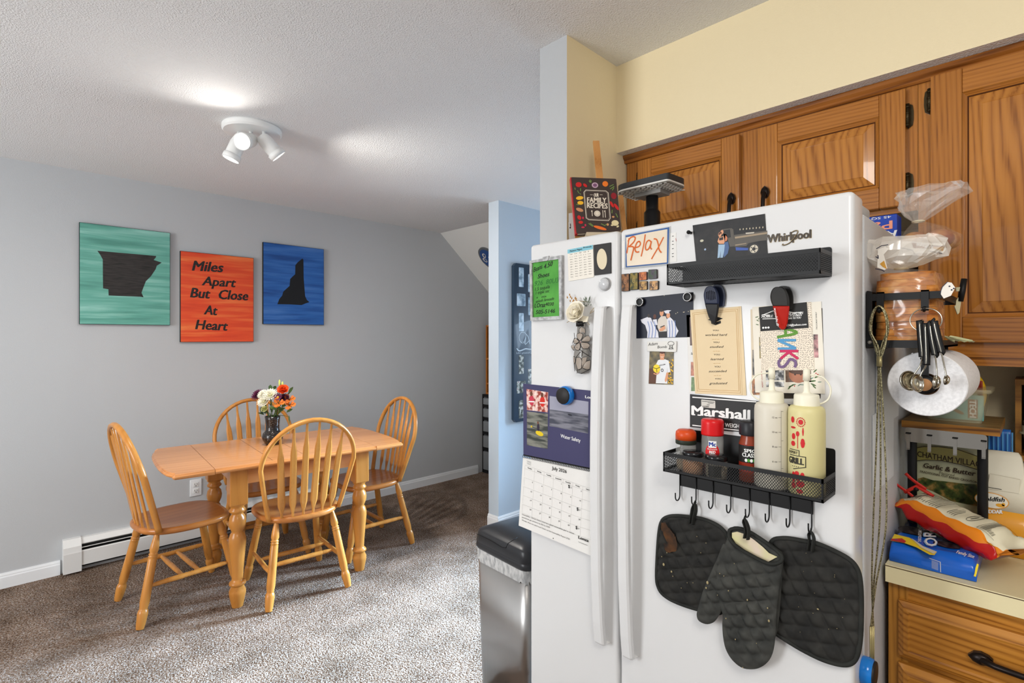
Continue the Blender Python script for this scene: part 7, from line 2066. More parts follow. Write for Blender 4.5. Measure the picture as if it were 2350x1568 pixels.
# lower loaf: sliced, long way along the rack
bx_, by_ = 1.352, .1885
t = thing('bread_loaf', 'sliced golden bread loaf in a clear bag standing in the black rack', 'bread', (bx_, by_, RZ0 + .0016))
g = G()
for k in range(10):
    z = .003 + k * .0142
    q = 1 - .10 * max(0, (k - 7)) ** 1.3 / 2
    o_ = (random.uniform(-.002, .002), random.uniform(-.0015, .0015))
    pts = round_poly([(-.066 * q, -.049 * q), (.066 * q, -.049 * q), (.070 * q, .040 * q), (.055 * q, .052 * q), (-.055 * q, .052 * q), (-.070 * q, .040 * q)], .016, 4)
    pts = [(x + o_[0], y + o_[1]) for x, y in pts]
    g.prism(pts, z, z + .0134, CRUMBM, None, CRUST, True)
g.build('loaf', t)
g = G()
wrinkled(g, [((0, 0, .001), .069, .051), ((0, 0, .012), .0715, .0535), ((0, 0, .06), .072, .0538), ((0, 0, .092), .072, .0538), ((0, 0, .125), .072, .0538), ((0, .002, .142), .064, .052), ((-.01, .006, .149), .040, .034), ((-.025, .012, .155), .012, .010)], FILM, .016, 3, True)
g.build('bag', t)
g = G()
wrinkled(g, [((-.025, .012, .155), .010, .009), ((-.030, .012, .162), .030, .036), ((-.034, .010, .174), .038, .060), ((-.034, .006, .190), .040, .068), ((-.034, .006, .208), .036, .064), ((-.034, .010, .218), .026, .052)], FILM2, .07, 5, n=26, crinkle=.17)
g.build('gathered_neck', t)
g = G(); g.tube([(-.025 + .012 * math.cos(a), .012 + .011 * math.sin(a), .156) for a in [2 * math.pi * i / 16 for i in range(16)]], .002, mat('pale twist tie', (216, 206, 180), .5), 6, True); g.build('twist_tie', t)
def onbag(name, quad, m, X, extra=None, par=t):
    P = Plane((0, -1, 0), UP, (X, 0, 0)); M = Matrix.Translation(-par.location) @ P.M
    g = G(M); g.poly([P.uv(*p) for p in quad], 0, m)
    if extra: extra(g, P)
    return g.build(name, par)
def zc(x, y): return (1990 + x / 6.03, 440 + y / 6.03)
def pr1(g, P):
    for pts, w in ([(130, 790), (200, 750), (290, 735)], 1.2), ([(120, 900), (155, 925), (150, 880)], 1.2), ([(115, 1068), (200, 1085), (240, 1105)], 1.5): g.line([P.uv(*zc(*p)) for p in pts], .0016, .0006, NVL)
    g.poly([P.uv(*zc(*p)) for p in ((175, 1000), (235, 955), (275, 1075), (215, 1040))], .0006, GLB)
onbag('printed_panel', [zc(*p) for p in ((150, 800), (250, 760), (300, 790), (230, 870), (280, 1060), (240, 1085), (140, 1050))], LBL, 1.268, pr1)
P_ = Plane((0, -1, 0), UP, (1.2695, 0, 0))
g = G(Matrix.Translation(-t.location) @ P_.M)
g.poly([P_.uv(*zc(*p)) for p in ((1020, 1420), (1030, 1340), (1100, 1250), (1170, 1260), (1220, 1330), (1160, 1440), (1060, 1480))], 0, LBL)
g.line([P_.uv(*zc(*p)) for p in ((1010, 1400), (1040, 1320), (1110, 1250))], .0012, .0006, NVL)
for p in ((1140, 1310), (1200, 1340), (1170, 1360)): g.disc(P_.uv(*zc(*p)), .0014, .0006, NVL, 8)
g.build('printed_corner', t)
g = G(); wrinkled(g, [((.03, -.056, .016), .004, .004), ((.035, -.066, .012), .006, .010), ((.04, -.082, .006), .006, .014)], mat('pale green bag tail', (206, 208, 160), .5), .3, 9, n=16)
g.build('bag_tail', t)
# upper bag: rolls wrapped in a printed clear bag
ux, uy, uz = 1.43, .160, RZ0 + .0005
t = thing('bread_rolls', 'bag of rolls with a tied clear neck, topmost above the sliced loaf', 'bread', (ux, uy, uz + .206))
g = G()
ROLL = mottled('soft roll crust', [(.35, (150, 84, 52)), (.6, (206, 156, 96))], scale=20, rough=.7)
for x, y, z, r_ in ((-.05, .026, .014, .022), (-.05, -.016, .012, .024), (.005, .022, .014, .024), (.005, -.022, .014, .024)): g.ball((x, y, z), (r_ * 1.2, r_, r_ * .8), ROLL, 20, 10)
g.build('rolls', t)
g = G(); wrinkled(g, [((-.02, .003, -.012), .052, .042), ((-.02, .002, .0), .062, .050), ((-.02, .002, .020), .062, .050), ((-.036, .008, .036), .042, .034), ((-.060, .018, .050), .010, .009)], FILM, .04, 12, True); g.build('bag', t)
g = G(); wrinkled(g, [((-.060, .018, .050), .008, .008), ((-.062, .014, .064), .020, .024), ((-.064, .006, .084), .034, .046), ((-.064, -.002, .100), .040, .056), ((-.064, -.004, .112), .036, .052), ((-.062, -.004, .118), .030, .048)], FILM3, .07, 17, n=22, crinkle=.17); g.build('gathered_neck', t)
g = G(); g.tube([(-.060 + .010 * math.cos(a), .018 + .010 * math.sin(a), .051) for a in [2 * math.pi * i / 16 for i in range(16)]], .0018, mat('pale twist tie', (216, 206, 180), .5), 6, True); g.build('twist_tie', t)
def pr2(g, P):
    g.poly([P.uv(*zc(*p)) for p in ((620, 705), (1070, 760), (1050, 815), (960, 790), (640, 780))], .0006, BRL)
    g.poly([P.uv(*zc(*p)) for p in ((900, 770), (1070, 765), (1045, 820), (950, 795))], .0008, GLB)
    # printed upside down
    a, b, u_ = P.uv(*zc(920, 735)), P.uv(*zc(690, 712)), P.uv(*zc(920, 790))
    g.text('Village', a, b, (u_[0] - a[0], u_[1] - a[1]), WHITEP, .0010, .03, .2)
    g.line([P.uv(*zc(*p)) for p in ((460, 775), (620, 810), (650, 850), (690, 890))], .0014, .0006, NVL)
    g.line([P.uv(*zc(*p)) for p in ((860, 825), (1040, 855))], .0014, .0006, NVL)
onbag('printed_panel', [zc(*p) for p in ((450, 740), (490, 690), (640, 690), (830, 715), (980, 712), (1080, 700), (1090, 800), (1050, 850), (900, 850), (640, 850))], LBL, 1.312, pr2, t)
# ------------------------------------------------------------------ groceries on the counter
CT = .9145
def zq(x, y): return (1980 + x / 5.227, 1050 + y / 5.227)
def zs(x, y): return (2060 + x / 4.9, 980 + y / 4.9)
def zr(x, y): return (2200 + x / 6.031, 820 + y / 6.031)
def zp(x, y): return (1980 + x / 4.9, 780 + y / 4.9)
FILMG = plastic_film('shiny clear wrap', (255, 255, 255), .22, .03, .1, .7)
# cookie pack: x 1.445..1.66, y .092..(.244)
BLUEP = mat('cobalt blue wrapper', (20, 96, 200), .25, coat=.6, bump=.25, bscale=40)
NAVYP = mat('navy blue wrapper', (26, 46, 92), .25, coat=.6, bump=.25, bscale=40)
def pillow(name, parent, M, lx, ly, lz, m, seed, crim=.012, puff=1.0, nx=26, ny=18, sag=0):
    """soft sealed bag: a box that swells in the middle and pinches flat at both ends (along x)"""
    rnd = random.Random(seed); ph = [rnd.uniform(0, 6.28) for _ in range(9)]
    g = G(M); v, f, mm = [], [], []
    n = 2 * ny
    for i in range(nx + 1):
        s_ = i / nx; e = min(s_, 1 - s_)
        h = min(1, (e / .16)) ** .55 * puff if e < .16 else puff
        w_ = 1 - .05 * max(0, (.12 - e) / .12)
        for j in range(n):
            th = 2 * math.pi * j / n
            c_, s2 = math.cos(th), math.sin(th)
            y = math.copysign(abs(c_) ** .62, c_) * ly / 2 * w_
            z = math.copysign(abs(s2) ** .75, s2) * lz / 2 * max(.04, h)
            wr = .0016 * (math.sin(s_ * 31 + ph[0] + 3 * th) + math.sin(s_ * 17 + ph[1] - 5 * th)) * (1 + 2.2 * max(0, (.25 - e) / .25))
            v.append(((s_ - .5) * lx, y + wr * .6, z + wr - sag * math.sin(math.pi * s_)))
    for i in range(nx):
        for j in range(n):
            f.append((i * n + j, i * n + (j + 1) % n, (i + 1) * n + (j + 1) % n, (i + 1) * n + j)); mm.append(m(i / nx, (j + .5) / n) if callable(m) else m)
    f += [tuple(range(n))[::-1], tuple(nx * n + j for j in range(n))]; mm += [mm[0], mm[-1]]
    g.add(v, f, mm, True)
    return g.build(name, parent)
t = thing('cookie_pack', 'blue sandwich cookie pack lying flat at the countertop corner', 'cookie pack', (1.552, .166, CT))
g = G()
bm = bmesh.new(); bmesh.ops.create_grid(bm, x_segments=28, y_segments=20, size=.5); bm.free()
v, f, mm = [], [], []
nx, ny = 30, 22
lx, ly, lz = .212, .148, .042
prof = [(-.5, .02), (-.5, .25), (-.5, .6), (-.485, .86), (-.45, .97)]
ring = []
cs = [(-.5, .0), (-.505, .3), (-.505, .65), (-.49, .88), (-.45, .985), (-.3, 1.0), (0, 1.0), (.3, 1.0), (.45, .985), (.49, .88), (.505, .65), (.505, .3), (.5, .0)]
for i in range(nx + 1):
    s_ = i / nx; e = min(s_, 1 - s_); k_ = 1 if e > .08 else .55 + .45 * (e / .08) ** .6
    for (u_, h_) in cs:
        wr = .0012 * (math.sin(s_ * 40 + u_ * 9) + math.sin(s_ * 23 - u_ * 15)) * (1.8 if e < .12 else .7)
        v.append(((s_ - .5) * lx, u_ * ly, max(.0005, h_ * lz * k_ + wr * h_)))
n = len(cs)
for i in range(nx):
    for j in range(n - 1):
        f.append((i * n + j, (i + 1) * n + j, (i + 1) * n + j + 1, i * n + j + 1)); mm.append(NAVYP if (i > 12 and 3 <= j <= 8) else BLUEP)
f += [tuple(range(n)), tuple(nx * n + j for j in range(n))[::-1]]; mm += [BLUEP, BLUEP]
f = [tuple(reversed(x)) for x in f]
g.add(v, f, mm, True); g.build('wrapper', t)
TOPP = Plane((0, -1, 0), (1, 0, 0), (0, 0, CT + lz))          # top face: reads from the kitchen side
M = Matrix.Translation(-t.location) @ TOPP.M
# (plane x = -Y, plane y = +X, out = up)
YELW = mat('bright yellow print', (244, 216, 50), .4, coat=.5)
g = G(M); tq = lambda pts: [TOPP.uv(*zq(*p)) for p in pts]
g.poly(tq([(350, 985), (380, 930), (560, 975), (700, 1070), (890, 1145), (860, 1185), (800, 1180), (640, 1090), (500, 1040), (330, 1010)]), .0022, YELW)
g.poly(tq([(345, 990), (470, 985), (520, 1020), (500, 1040), (335, 1010)]), .0027, mat('red print', (190, 50, 50), .6))
g.poly(tq([(580, 985), (640, 1020), (720, 1080), (890, 1148), (850, 1175), (700, 1100)]), .0030, mat('milk splash print', (214, 208, 186), .5))
CK = mottled('dark cookie print', [(.4, (22, 20, 26)), (.65, (70, 64, 66))], scale=90, rough=.4)
c = TOPP.uv(*zq(610, 890)); g.disc(c, .030, .0024, CK, 28, .032); c = TOPP.uv(*zq(1010, 1060)); g.disc(c, .024, .0022, CK, 24, .020)
g.build('front_print', t)
g = G(M)
a, b = TOPP.uv(*zq(830, 1075)), TOPP.uv(*zq(790, 880))
def tl(st, p0, p1, up, m, z, bo=.02, sh=0):
    a, b, u_ = TOPP.uv(*zq(*p0)), TOPP.uv(*zq(*p1)), TOPP.uv(*zq(*up)); g.text(st, a, b, (u_[0] - a[0], u_[1] - a[1]), m, z, bo, sh)
tl('OREO', (905, 1085), (840, 760), (745, 1078), mat('ice blue print', (150, 190, 226), .5), .0030, .05)
tl('OREO', (900, 1080), (836, 765), (755, 1074), WHITEP, .0034, .02)
tl('CHOCOLATE SANDWICH COOKIES', (700, 1030), (712, 770), (660, 1030), WHITEP, .0030, .02)
tl('Family Size', (1120, 1165), (1330, 1225), (1135, 1130), WHITEP, .0030, .006, .2)
g.build('lettering', t)
FEP = Plane((0, -1, 0), UP, (1.552 - lx / 2 - .0016, 0, 0))
g = G(Matrix.Translation(-t.location) @ FEP.M)
fe = lambda pts: [FEP.uv(*zq(*p)) for p in pts]
g.line(fe([(800, 1210), (930, 1255), (934, 1375)]), .0015, .0006, mat('pale seam print', (196, 204, 220), .4))
for k in range(10): g.line(fe([(830 + k * 8, 1232 + k * 3), (830 + k * 8, 1330 + k * 3)]), .0004, .0006, mat('pale seam print', (196, 204, 220), .4))
g.poly(fe([(1330, 1425), (1358, 1432), (1392, 1285), (1370, 1272), (1352, 1325), (1342, 1390)]), .0006, YELW)
g.build('seam_print', t)

# chip bag lying over the cookie pack
RED_B = mat('shiny red chip bag', (186, 26, 22), .25, coat=.6, bump=.2, bscale=30); ORG_B = mat('shiny orange chip bag', (232, 134, 26), .3, coat=.5, bump=.2, bscale=30); WHT_B = mat('cream ingredients panel', (226, 218, 190), .4); PUR_B = mat('dark plum chip bag', (96, 24, 46), .3, coat=.5)
A0 = Vector((1.625, .226, 1.012)); A1 = Vector((1.515, .040, .9735))
ax = (A1 - A0); Lc = ax.length; X_ = ax.normalized()
Zc = (Vector((.10, .22, .96))); Zc = (Zc - X_ * Zc.dot(X_)).normalized(); Yc = Zc.cross(X_)
t = thing('chip_bag', 'orange and red corn chip bag lying across the cookie pack', 'chip bag', (A0 + A1) / 2)
Mb = Matrix((X_, Yc, Zc)).transposed().to_4x4()
def chipm(s_, th):
    # th 0 = +y edge (away from the eye), .25 = top, .5 = edge toward the eye, .75 = underside
    if .10 < th < .37: return WHT_B
    if .37 <= th < .47 or th <= .10: return ORG_B
    if .47 <= th < .72: return RED_B
    return PUR_B if th < .8 else ORG_B
pillow('bag', t, Mb, Lc + .005, .096, .066, chipm, 4)
g = G(Mb)
def onchip(u_, w_): # along bag 0..1, across white panel 0..1 (eye side to far side)
    x = (u_ - .5) * Lc; th = 2 * math.pi * (.36 - .24 * w_)
    c_, s2 = math.cos(th), math.sin(th); e = min(u_, 1 - u_); h = min(1, e / .16) ** .55 if e < .16 else 1
    return Vector((x, math.copysign(abs(c_) ** .62, c_) * .049, math.copysign(abs(s2) ** .75, s2) * .033 * h + .0022))
def cline(u0, w0, u1, w1, wd, m, n_=6):
    v = []
    for k in range(n_ + 1):
        t_ = k / n_; p = onchip(u0 + (u1 - u0) * t_, w0 + (w1 - w0) * t_)
        d = Vector((wd / 2, 0, 0)) if abs(u1 - u0) < abs(w1 - w0) else Vector((0, wd / 2, 0)); v += [p - d, p + d]
    g.add(v, [(2 * k, 2 * k + 1, 2 * k + 3, 2 * k + 2) for k in range(n_)], m)
for k in range(13):
    u_ = .09 + k * .024; cline(u_, .06 + .03 * (k % 3), u_, .94 - .05 * ((k * 7) % 4), .0012, INK)
for k in range(4): cline(.48 + k * .022, .12, .48 + k * .022, .62 - .05 * k, .0011, INK)
for k in range(16): cline(.79 + k * .007, .15, .79 + k * .007, .78, .0007 + .0006 * (k % 3 == 0), mat('grey bar print', (120, 116, 100), .5))
for w_ in (.08, .86): cline(.77, w_, .93, w_, .0008, INK)
cline(.77, .08, .77, .86, .0008, INK)
P = [onchip(.66 + .03 * math.cos(a), .42 + .22 * math.sin(a)) for a in [2 * math.pi * i / 24 for i in range(24)]]
g.tube(P, .0005, INK, 5, True); cline(.66, .34, .66, .50, .0018, INK)
g.build('label_print', t)
# scissors with red handles
t = thing('scissors', 'red-handled scissors lying on the back of the cookie pack', 'scissors', (1.616, .20, 1.0))
Ps = Plane((0, -1, 0), UP, (1.616, 0, 0)); T = Matrix.Translation(-t.location) @ Ps.M
REDH = mat('red rubber handle', (196, 44, 34), .4)
for pts, in (([(512, 192), (590, 265), (680, 330), (760, 385)],), ([(372, 300), (460, 365), (545, 425), (600, 470)],)):
    g = G(T); q = [(*Ps.uv(*zq(*p)), -.0) for p in pts]; g.tube(smooth_loop(q, 4, False), .0050, REDH, 8, flat=(1, .5)); g.build('handle', t)
g = G(T); q = [(*Ps.uv(*zq(*p)), 0) for p in ((500, 420), (600, 370), (640, 345), (790, 430), (850, 470))]; g.tube(q, .0042, REDH, 8); g.ball((*Ps.uv(*zq(640, 380)), 0), .006, BLK, 12, 7); g.build('pivot', t)

# little shelf with wood top, black legs and a chrome hook strip
SX0, SX1, SY0, SY1, SZ = 1.622, 1.868, .063, .2445, 1.2135
WTOP = wood('walnut laminate top', (112, 86, 48), (150, 120, 72), 1, 12, .06, .45, .1, .5); WEDGE = wood('golden zebra edge', (92, 54, 12), (178, 122, 42), 1, 16, .10, .35, .2, .4, 9)
t = thing('counter_shelf', 'small wood-topped shelf on black legs standing on the counter', 'shelf', (SX0, SY1, CT))
def bb(g, a, b, m): g.box((a[0] - SX0, a[1] - SY1, a[2] - CT), (b[0] - SX0, b[1] - SY1, b[2] - CT), m)
g = G(); bb(g, (SX0, SY0, SZ - .017), (SX1, SY1, SZ), WEDGE); bb(g, (SX0 + .0005, SY0 + .0005, SZ - .001), (SX1 - .0005, SY1 - .0005, SZ + .0006), WTOP); g.build('wood_top', t)
for x in (1.642, 1.850):
    for y in (.0935, .2255):
        g = G(); g.cyl((x - SX0, y - SY1), .0098, 0, SZ - .017 - CT, BLK, 20); g.build('leg', t)
CHR = mat('chrome strip', (150, 144, 136), .10, 1)
g = G(); pts = round_poly([(-.238, 1.162), (-.0845, 1.162), (-.0845, 1.1975), (-.238, 1.1975)], .008); g.prism([(-p[0] - SY1, p[1] - CT) for p in pts], .0, .0012, CHR, Matrix(((0, 0, -1, -.0002), (1, 0, 0, 0), (0, 1, 0, 0), (0, 0, 0, 1)))); g.build('hook_strip', t)
for y in (.2305, .189, .141, .0905):
    g = G(); bb(g, (SX0 - .004, y - .0035, 1.143), (SX0 - .0025, y + .0035, 1.180), CHR); bb(g, (SX0 - .007, y - .005, 1.182), (SX0 - .001, y + .005, 1.1845), DARK); bb(g, (SX0 - .008, y - .0035, 1.143), (SX0 - .0025, y + .0035, 1.1445), CHR); g.build('hook', t)
# crouton bag and pretzel bag behind the legs
def pouch(name, label, x, y0, y1, z1, th, m, draw, cat, px_fn, top_pinch=.86, extra=()):
    t = thing(name, label, cat, (x, (y0 + y1) / 2, CT))
    yc, W_, H_ = (y0 + y1) / 2, (y1 - y0), z1 - CT
    g = G(); secs = []
    for k, (s_, d, w_) in enumerate(((0, .55, .96), (.04, .85, 1), (.3, 1, 1), (.6, .8, 1), (.85, .35, 1), (.95, .08, 1), (1, .06, 1))):
        n = 26; ring = []
        for i in range(n):
            a = 2 * math.pi * i / n; c_, s2 = math.cos(a), math.sin(a)
            ring.append((math.copysign(abs(c_) ** .9, c_) * th / 2 * d, math.copysign(abs(s2) ** .35, s2) * W_ / 2 * w_))
        secs.append((ring, H_ * s_ + .0008))
    loft(g, secs, m); g.build('bag', t)
    P = Plane((0, -1, 0), UP, (x - th / 2 * .98, 0, 0))
    gp = G(Matrix.Translation(-t.location) @ P.M); draw(gp, P); gp.build('print', t)
    return t
SAGE = mat('pale sage bag', (196, 196, 160), .35, coat=.4); OLV = mat('olive gold band', (170, 160, 86), .4, coat=.3); BRN_P = mat('dark brown print', (58, 42, 24), .5)
SALAD = mottled('salad photo print', [(.34, (26, 34, 18)), (.5, (70, 84, 40)), (.6, (140, 112, 58)), (.7, (186, 150, 90))], scale=46, rough=.35)
def dcr(g, P):
    q = lambda pts: [P.uv(*zs(*p)) for p in pts]
    cl = lambda pts: [(min(max(x, -.236), -.104), y) for x, y in q(pts)]
    g.poly(cl([(150, 240), (230, 225), (400, 220), (560, 232), (760, 270), (940, 340), (940, 490), (760, 430), (560, 385), (400, 370), (230, 372), (150, 380)]), .0012, OLV)
    for pts in ([(150, 238), (300, 222), (450, 222), (650, 245), (940, 340)], [(150, 380), (320, 370), (500, 380), (700, 420), (940, 490)]): g.line(cl(pts), .0016, .0016, BRN_P)
    g.poly(cl([(230, 580), (290, 565), (400, 600), (520, 610), (640, 625), (760, 640), (940, 650), (940, 900), (600, 830), (400, 720), (320, 690), (240, 640)]), .0012, SALAD)
    for st, a, b, h, m, bo, sh in (('CHATHAM VILLAGE', (222, 332), (985, 462), 62, BRN_P, .01, 0), ('Garlic & Butter', (288, 455), (870, 552), 52, BRN_P, .03, .15), ('Flavored', (470, 525), (635, 555), 26, BRN_P, .0, .2), ('TRADITIONAL CUT BAKED CROUTONS', (250, 508), (920, 640), 22, BRN_P, .02, 0)):
        p0, p1, pu = P.uv(*zs(*a)), P.uv(*zs(*b)), P.uv(*zs(a[0], a[1] - h)); g.text(st, p0, p1, (pu[0] - p0[0], pu[1] - p0[1]), m, .0020, bo, sh)
pouch('crouton_bag', 'pale green crouton bag standing between the shelf legs', 1.758, .104, .238, 1.166, .042, SAGE, dcr, 'crouton bag', zs)
PBL = mat('bright blue pretzel bag', (30, 96, 176), .35, coat=.4)
def dpr(g, P):
    for k in range(22):
        y = -.226 + k * .0085
        g.line([(y, 1.10), (y, 1.186)], .003, .0008, mat('light blue stripe', (84, 150, 206), .4))
    p0, p1, pu = P.uv(*zs(285, 165)), P.uv(*zs(700, 235)), P.uv(*zs(285, 120)); g.text('Pretzel Crisps', p0, p1, (pu[0] - p0[0], pu[1] - p0[1]), WHITEP, .0020, .02, .25)
pouch('pretzel_bag', 'bright blue striped pretzel bag behind the crouton bag', 1.806, .050, .232, 1.190, .026, PBL, dpr, 'pretzel bag', zs)
# cracker bag: white folded top over orange
t = thing('cracker_bag', 'white and orange cheddar cracker bag with folded top, under the shelf corner', 'cracker bag', (1.705, .062, CT))
GW_ = mat('white paper bag', (222, 216, 196), .5, bump=.2, bscale=30); GO = mat('cheddar orange bag', (232, 160, 40), .4, coat=.3)
g = G(); wv = .041; dp = .036
secs = [([(-dp, -wv), (dp, -wv), (dp, wv), (-dp, wv)], .0008), ([(-dp * 1.06, -wv * 1.06), (dp * 1.06, -wv * 1.06), (dp * 1.06, wv * 1.06), (-dp * 1.06, wv * 1.06)], .05), ([(-dp * 1.05, -wv * 1.05), (dp * 1.05, -wv * 1.05), (dp * 1.05, wv * 1.05), (-dp * 1.05, wv * 1.05)], .105)]
loft(g, [(round_poly(p, .008, 4), z) for p, z in secs], GO); 
loft(g, [(round_poly([(x * 1.004, y * 1.004) for x, y in secs[2][0]], .008, 4), .104), (round_poly([(-dp, -wv * 1.06), (dp, -wv * 1.06), (dp, wv * 1.04), (-dp, wv * 1.04)], .008, 4), .155), (round_poly([(-dp * .8, -wv * 1.0), (dp * .85, -wv * 1.0), (dp * .85, wv * .96), (-dp * .8, wv * .96)], .006, 4), .185), (round_poly([(-dp * .1, -wv * .80), (dp * .5, -wv * .80), (dp * .5, wv * .86), (-dp * .1, wv * .86)], .003, 4), .226), (round_poly([(dp * .05, -wv * .66), (dp * .25, -wv * .66), (dp * .25, wv * .72), (dp * .05, wv * .72)], .002, 4), .236)], GW_)
g.prism([(-wv * .6, .150), (wv * .7, .150), (wv * .75, .182), (-wv * .5, .186)], 0, .004, GW_, Matrix(((0, 0, -1, -dp * .95), (-1, 0, 0, 0), (0, 1, 0, 0), (0, 0, 0, 1))))
g.build('bag', t)
P = Plane((0, -1, 0), UP, (1.705 - dp * 1.08, 0, 0)); g = G(Matrix.Translation(-t.location) @ P.M)
c = P.uv(*zs(1055, 828)); g.disc(c, .030, .0008, GO, 32, .0185); g.disc(c, .0285, .0012, mat('white print oval', (232, 228, 214), .5), 32, .0170)
for st, a, b, h in (('Goldfish', (930, 828), (1198, 842), 48), ):
    p0, p1, pu = P.uv(*zs(*a)), P.uv(*zs(*b)), P.uv(*zs(a[0], a[1] - h)); g.text(st, p0, p1, (pu[0] - p0[0], pu[1] - p0[1]), INK, .0018, .03, .2)
for st, a, b, h in (('CHEDDAR', (915, 966), (1178, 976), 40),):
    p0, p1, pu = P.uv(*zs(*a)), P.uv(*zs(*b)), P.uv(*zs(a[0], a[1] - h)); g.text(st, p0, p1, (pu[0] - p0[0], pu[1] - p0[1]), WHITEP, .0018, .05)
c = P.uv(*zs(1155, 882)); g.disc(c, .0078, .0020, mat('orange cracker', (226, 164, 46), .5), 16, .0042); c2 = P.uv(*zs(1190, 872)); g.disc(c2, .003, .0020, mat('orange cracker', (226, 164, 46), .5), 10, .004)
p0, p1 = P.uv(*zs(1015, 678)), P.uv(*zs(1170, 704)); g.line([p0, p1], .0012, .0008, INK)
g.build('print', t)
P = Plane((1, 0, 0), UP, (0, .062 - wv * 1.08, 0)); g = G(Matrix.Translation(-t.location) @ P.M)
p0, p1, pu = P.uv(*zs(1290, 915)), P.uv(*zs(1470, 945)), P.uv(*zs(1290, 800)); g.text('Gold', (1.678, p0[1]), (1.735, p0[1]), (0, .022), INK, .0008, .03, .2); g.build('side_print', t)

# tub of packets on the little shelf
TUBM = mat('frosted clear tub plastic', (214, 206, 172), .2, alpha=.42, coat=.4)
tx, ty, tz = 1.752, .150, SZ + .0008
t = thing('packet_tub', 'clear plastic tub of drink and food packets on the small shelf', 'tub', (tx, ty, tz))
g = G(); loft(g, [(rrect(.066, .052, .018), .0), (rrect(.074, .060, .020), .06), (rrect(.077, .063, .022), .074)], TUBM, caps=False); g.prism(rrect(.066, .052, .018), 0, .0015, TUBM); g.build('tub', t)
g = G(); loft(g, [(rrect(.0775, .0635, .022), .0735), (rrect(.0845, .0705, .026), .0735), (rrect(.0850, .0710, .026), .082), (rrect(.0775, .0635, .022), .083)], TUBM); g.build('rim', t)
for k, (lab, cat, lo, sz, rot, c1, c2) in enumerate((('teal drink powder packet inside the tub', 'packet', (-.050, .012, .004), (.004, .094, .062), 4, (96, 176, 176), (150, 206, 196)), ('sage packet with a round seal inside the tub', 'packet', (-.030, .02, .004), (.004, .085, .068), 2, (150, 156, 120), (176, 176, 140)),
        ('blue packet with red edge poking out of the tub', 'packet', (-.010, .010, .030), (.004, .05, .075), 8, (24, 84, 190), (30, 96, 200)), ('brown and silver sauce packet poking out of the tub', 'packet', (.0, -.028, .030), (.004, .05, .070), -25, (130, 44, 30), (170, 70, 50)), ('cream yellow packet poking out of the tub behind the teal one', 'packet', (-.024, .02, .030), (.004, .05, .058), 5, (226, 206, 130), (232, 216, 150)))):
    p = thing('food_packet', lab, cat, (tx + lo[0], ty + lo[1] - (.02 if k < 2 else 0), tz + lo[2]), R(rot), 'packets in the tub')
    g = G(); M0 = mottled('packet wrap %d' % k, [(.4, c1), (.6, c2)], scale=26, rough=.35)
    g.rbox((-sz[0] / 2, -sz[1] / 2, 0), (sz[0] / 2, sz[1] / 2, sz[2]), .0015, M0, seg=2); g.build('wrapper', p)
    if k == 0:
        g = G(Matrix(((0, 0, -1, -sz[0] / 2 - .0005), (-1, 0, 0, 0), (0, 1, 0, 0), (0, 0, 0, 1))))
        g.prism([(.018, .006), (.036, .006), (.036, .052), (.018, .052)], 0, .0004, mat('brick print', (150, 84, 66), .5)); g.text('TECH', (.021, .050), (.021, .008), (.012, 0), WHITEP, .0008, .05); g.disc((-.02, .045), .009, .0004, mat('print sage', (150, 156, 110), .6), 16); g.disc((.0, .02), .012, .0004, mat('print rust', (150, 110, 80), .6), 14, .004, -.5); g.build('print', p)
t2 = thing('yellow_pouch', 'round-topped yellow squeeze pouch standing behind the packets in the tub', 'pouch', (tx + .040, ty - .022, tz + .003))
g = G(); g.ball((0, 0, .060), (.014, .034, .058), mat('lemon yellow pouch', (222, 178, 30), .35, coat=.4), 24, 14); g.build('pouch', t2)

# wooden spice rack shelves against the wall under the tall cabinet
RK = wood('shaded pine rack', (122, 78, 26), (176, 124, 54), 1, 8, .08, .45, .1, .5)
t = thing('counter_rack', 'two-tier wooden rack on the counter under the tall cabinet', 'rack', (1.885, .045, CT))
g = G()
for z in (.188, .385): g.box((0, -.50, z), (.118, 0, z + .014), RK)
for y in (-.50, -.012): g.box((0.02, y, 0), (.118, y + .012, .40), RK)
g.box((.112, -.50, 0), (.118, 0, .40), mat('dark rack back', (46, 36, 24), .8)); g.build('frame', t)
t = thing('storage_tub', 'clear plastic tub on the lower tier of the wooden rack', 'tub', (1.924, -.035, CT + .2028))
g = G(); loft(g, [(rrect(.044, .048, .02), .0), (rrect(.052, .056, .02), .012), (rrect(.055, .060, .02), .026), (rrect(.056, .061, .02), .028), (rrect(.062, .066, .02), .064)], TUBM, caps=False); g.prism(rrect(.044, .048, .02), 0, .0015, TUBM); g.build('tub', t)
g = G(); loft(g, [(rrect(.062, .066, .02), .058), (rrect(.068, .072, .02), .058), (rrect(.068, .072, .02), .062), (rrect(.063, .067, .02), .064), (rrect(.064, .068, .02), .080)], TUBM, caps=False); g.build('rim', t)
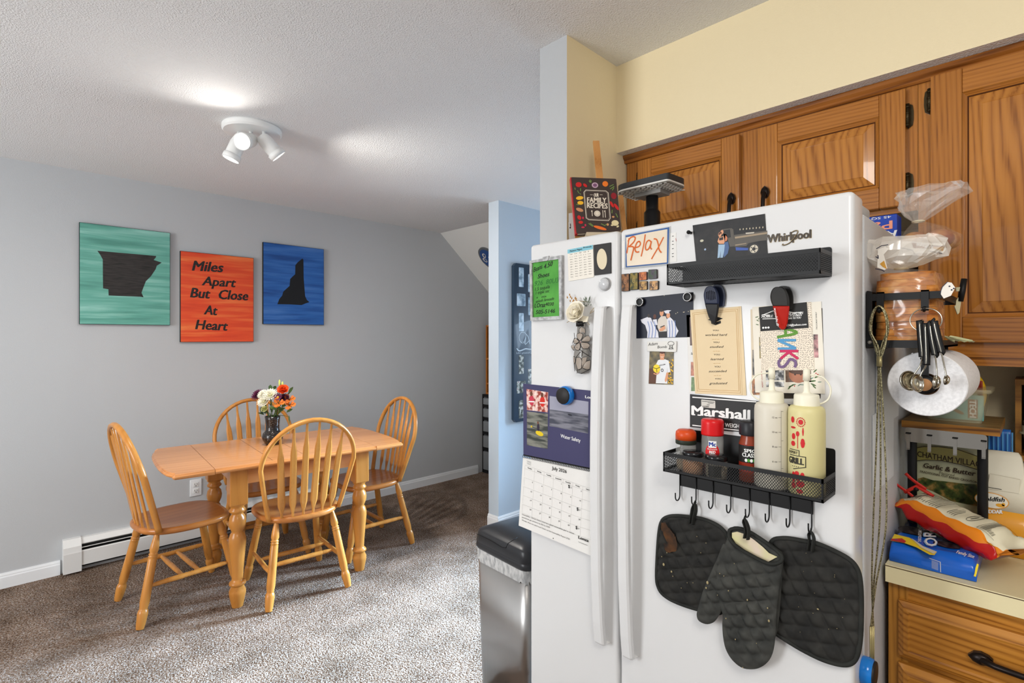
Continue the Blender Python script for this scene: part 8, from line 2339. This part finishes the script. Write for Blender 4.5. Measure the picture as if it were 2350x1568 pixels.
def dgr(g, P):
    LAND = mottled('landscape print', [(.3, (40, 84, 40)), (.45, (96, 130, 60)), (.55, (60, 90, 140)), (.65, (206, 190, 120)), (.75, (190, 70, 60))], scale=34, rough=.4, stretch=(1, 1, 2))
    x0, x1 = -.010, .085
    g.prism([(x0, 1.165), (x1, 1.165), (x1, 1.275), (x0, 1.275)], 0, .0004, LAND)
t = thing('snack_bag', 'green snack bag with a landscape picture standing in the clear tub', 'snack bag', (1.924, -.035, CT + .207))
g = G(); loft(g, [(rrect(.030, .044, .008), 0), (rrect(.036, .054, .008), .05), (rrect(.020, .058, .006), .12), (rrect(.004, .060, .002), .160), (rrect(.003, .060, .002), .174)], mat('bottle green bag', (44, 92, 44), .35, coat=.4)); g.build('bag', t)
P = Plane((0, -1, 0), UP + Vector((.20, 0, 0)), (1.888, 0, CT + .257)); g = G(Matrix.Translation(-t.location) @ P.M)
g.prism([(-.012, -.02), (.082, -.02), (.082, .070), (-.012, .085)], 0, .0004, mottled('landscape print', [(.3, (40, 84, 40)), (.42, (96, 140, 60)), (.52, (70, 100, 150)), (.62, (206, 196, 150)), (.74, (190, 70, 60))], scale=40, rough=.4, stretch=(1, 1, 2.5), dist=1)); g.build('picture_print', t)
t = thing('wafer_bag', 'clear zip bag of wafers on the rack tier just under the tall cabinet', 'zip bag', (1.935, -.12, CT + .3998))
g = G(); g.rbox((-.045, -.18, .004), (.05, .14, .036), .012, mottled('olive wafers in film', [(.4, (96, 96, 58)), (.6, (150, 150, 110))], scale=30, rough=.25)); g.build('bag', t)
g = G(); g.box((-.058, -.18, .0), (-.040, .14, .006), mat('navy zip strip', (34, 44, 84), .4)); g.build('zip_strip', t)
g = G(Matrix(((0, 0, -1, -.0455), (-1, 0, 0, 0), (0, 1, 0, 0), (0, 0, 0, 1)))); g.text('Chocolate', (-.125, .022), (-.065, .022), (0, .010), BRN_P, .0006, .02); g.text('WAFERS', (-.115, .012), (-.075, .012), (0, .007), BRN_P, .0006, .03); g.build('print', t)
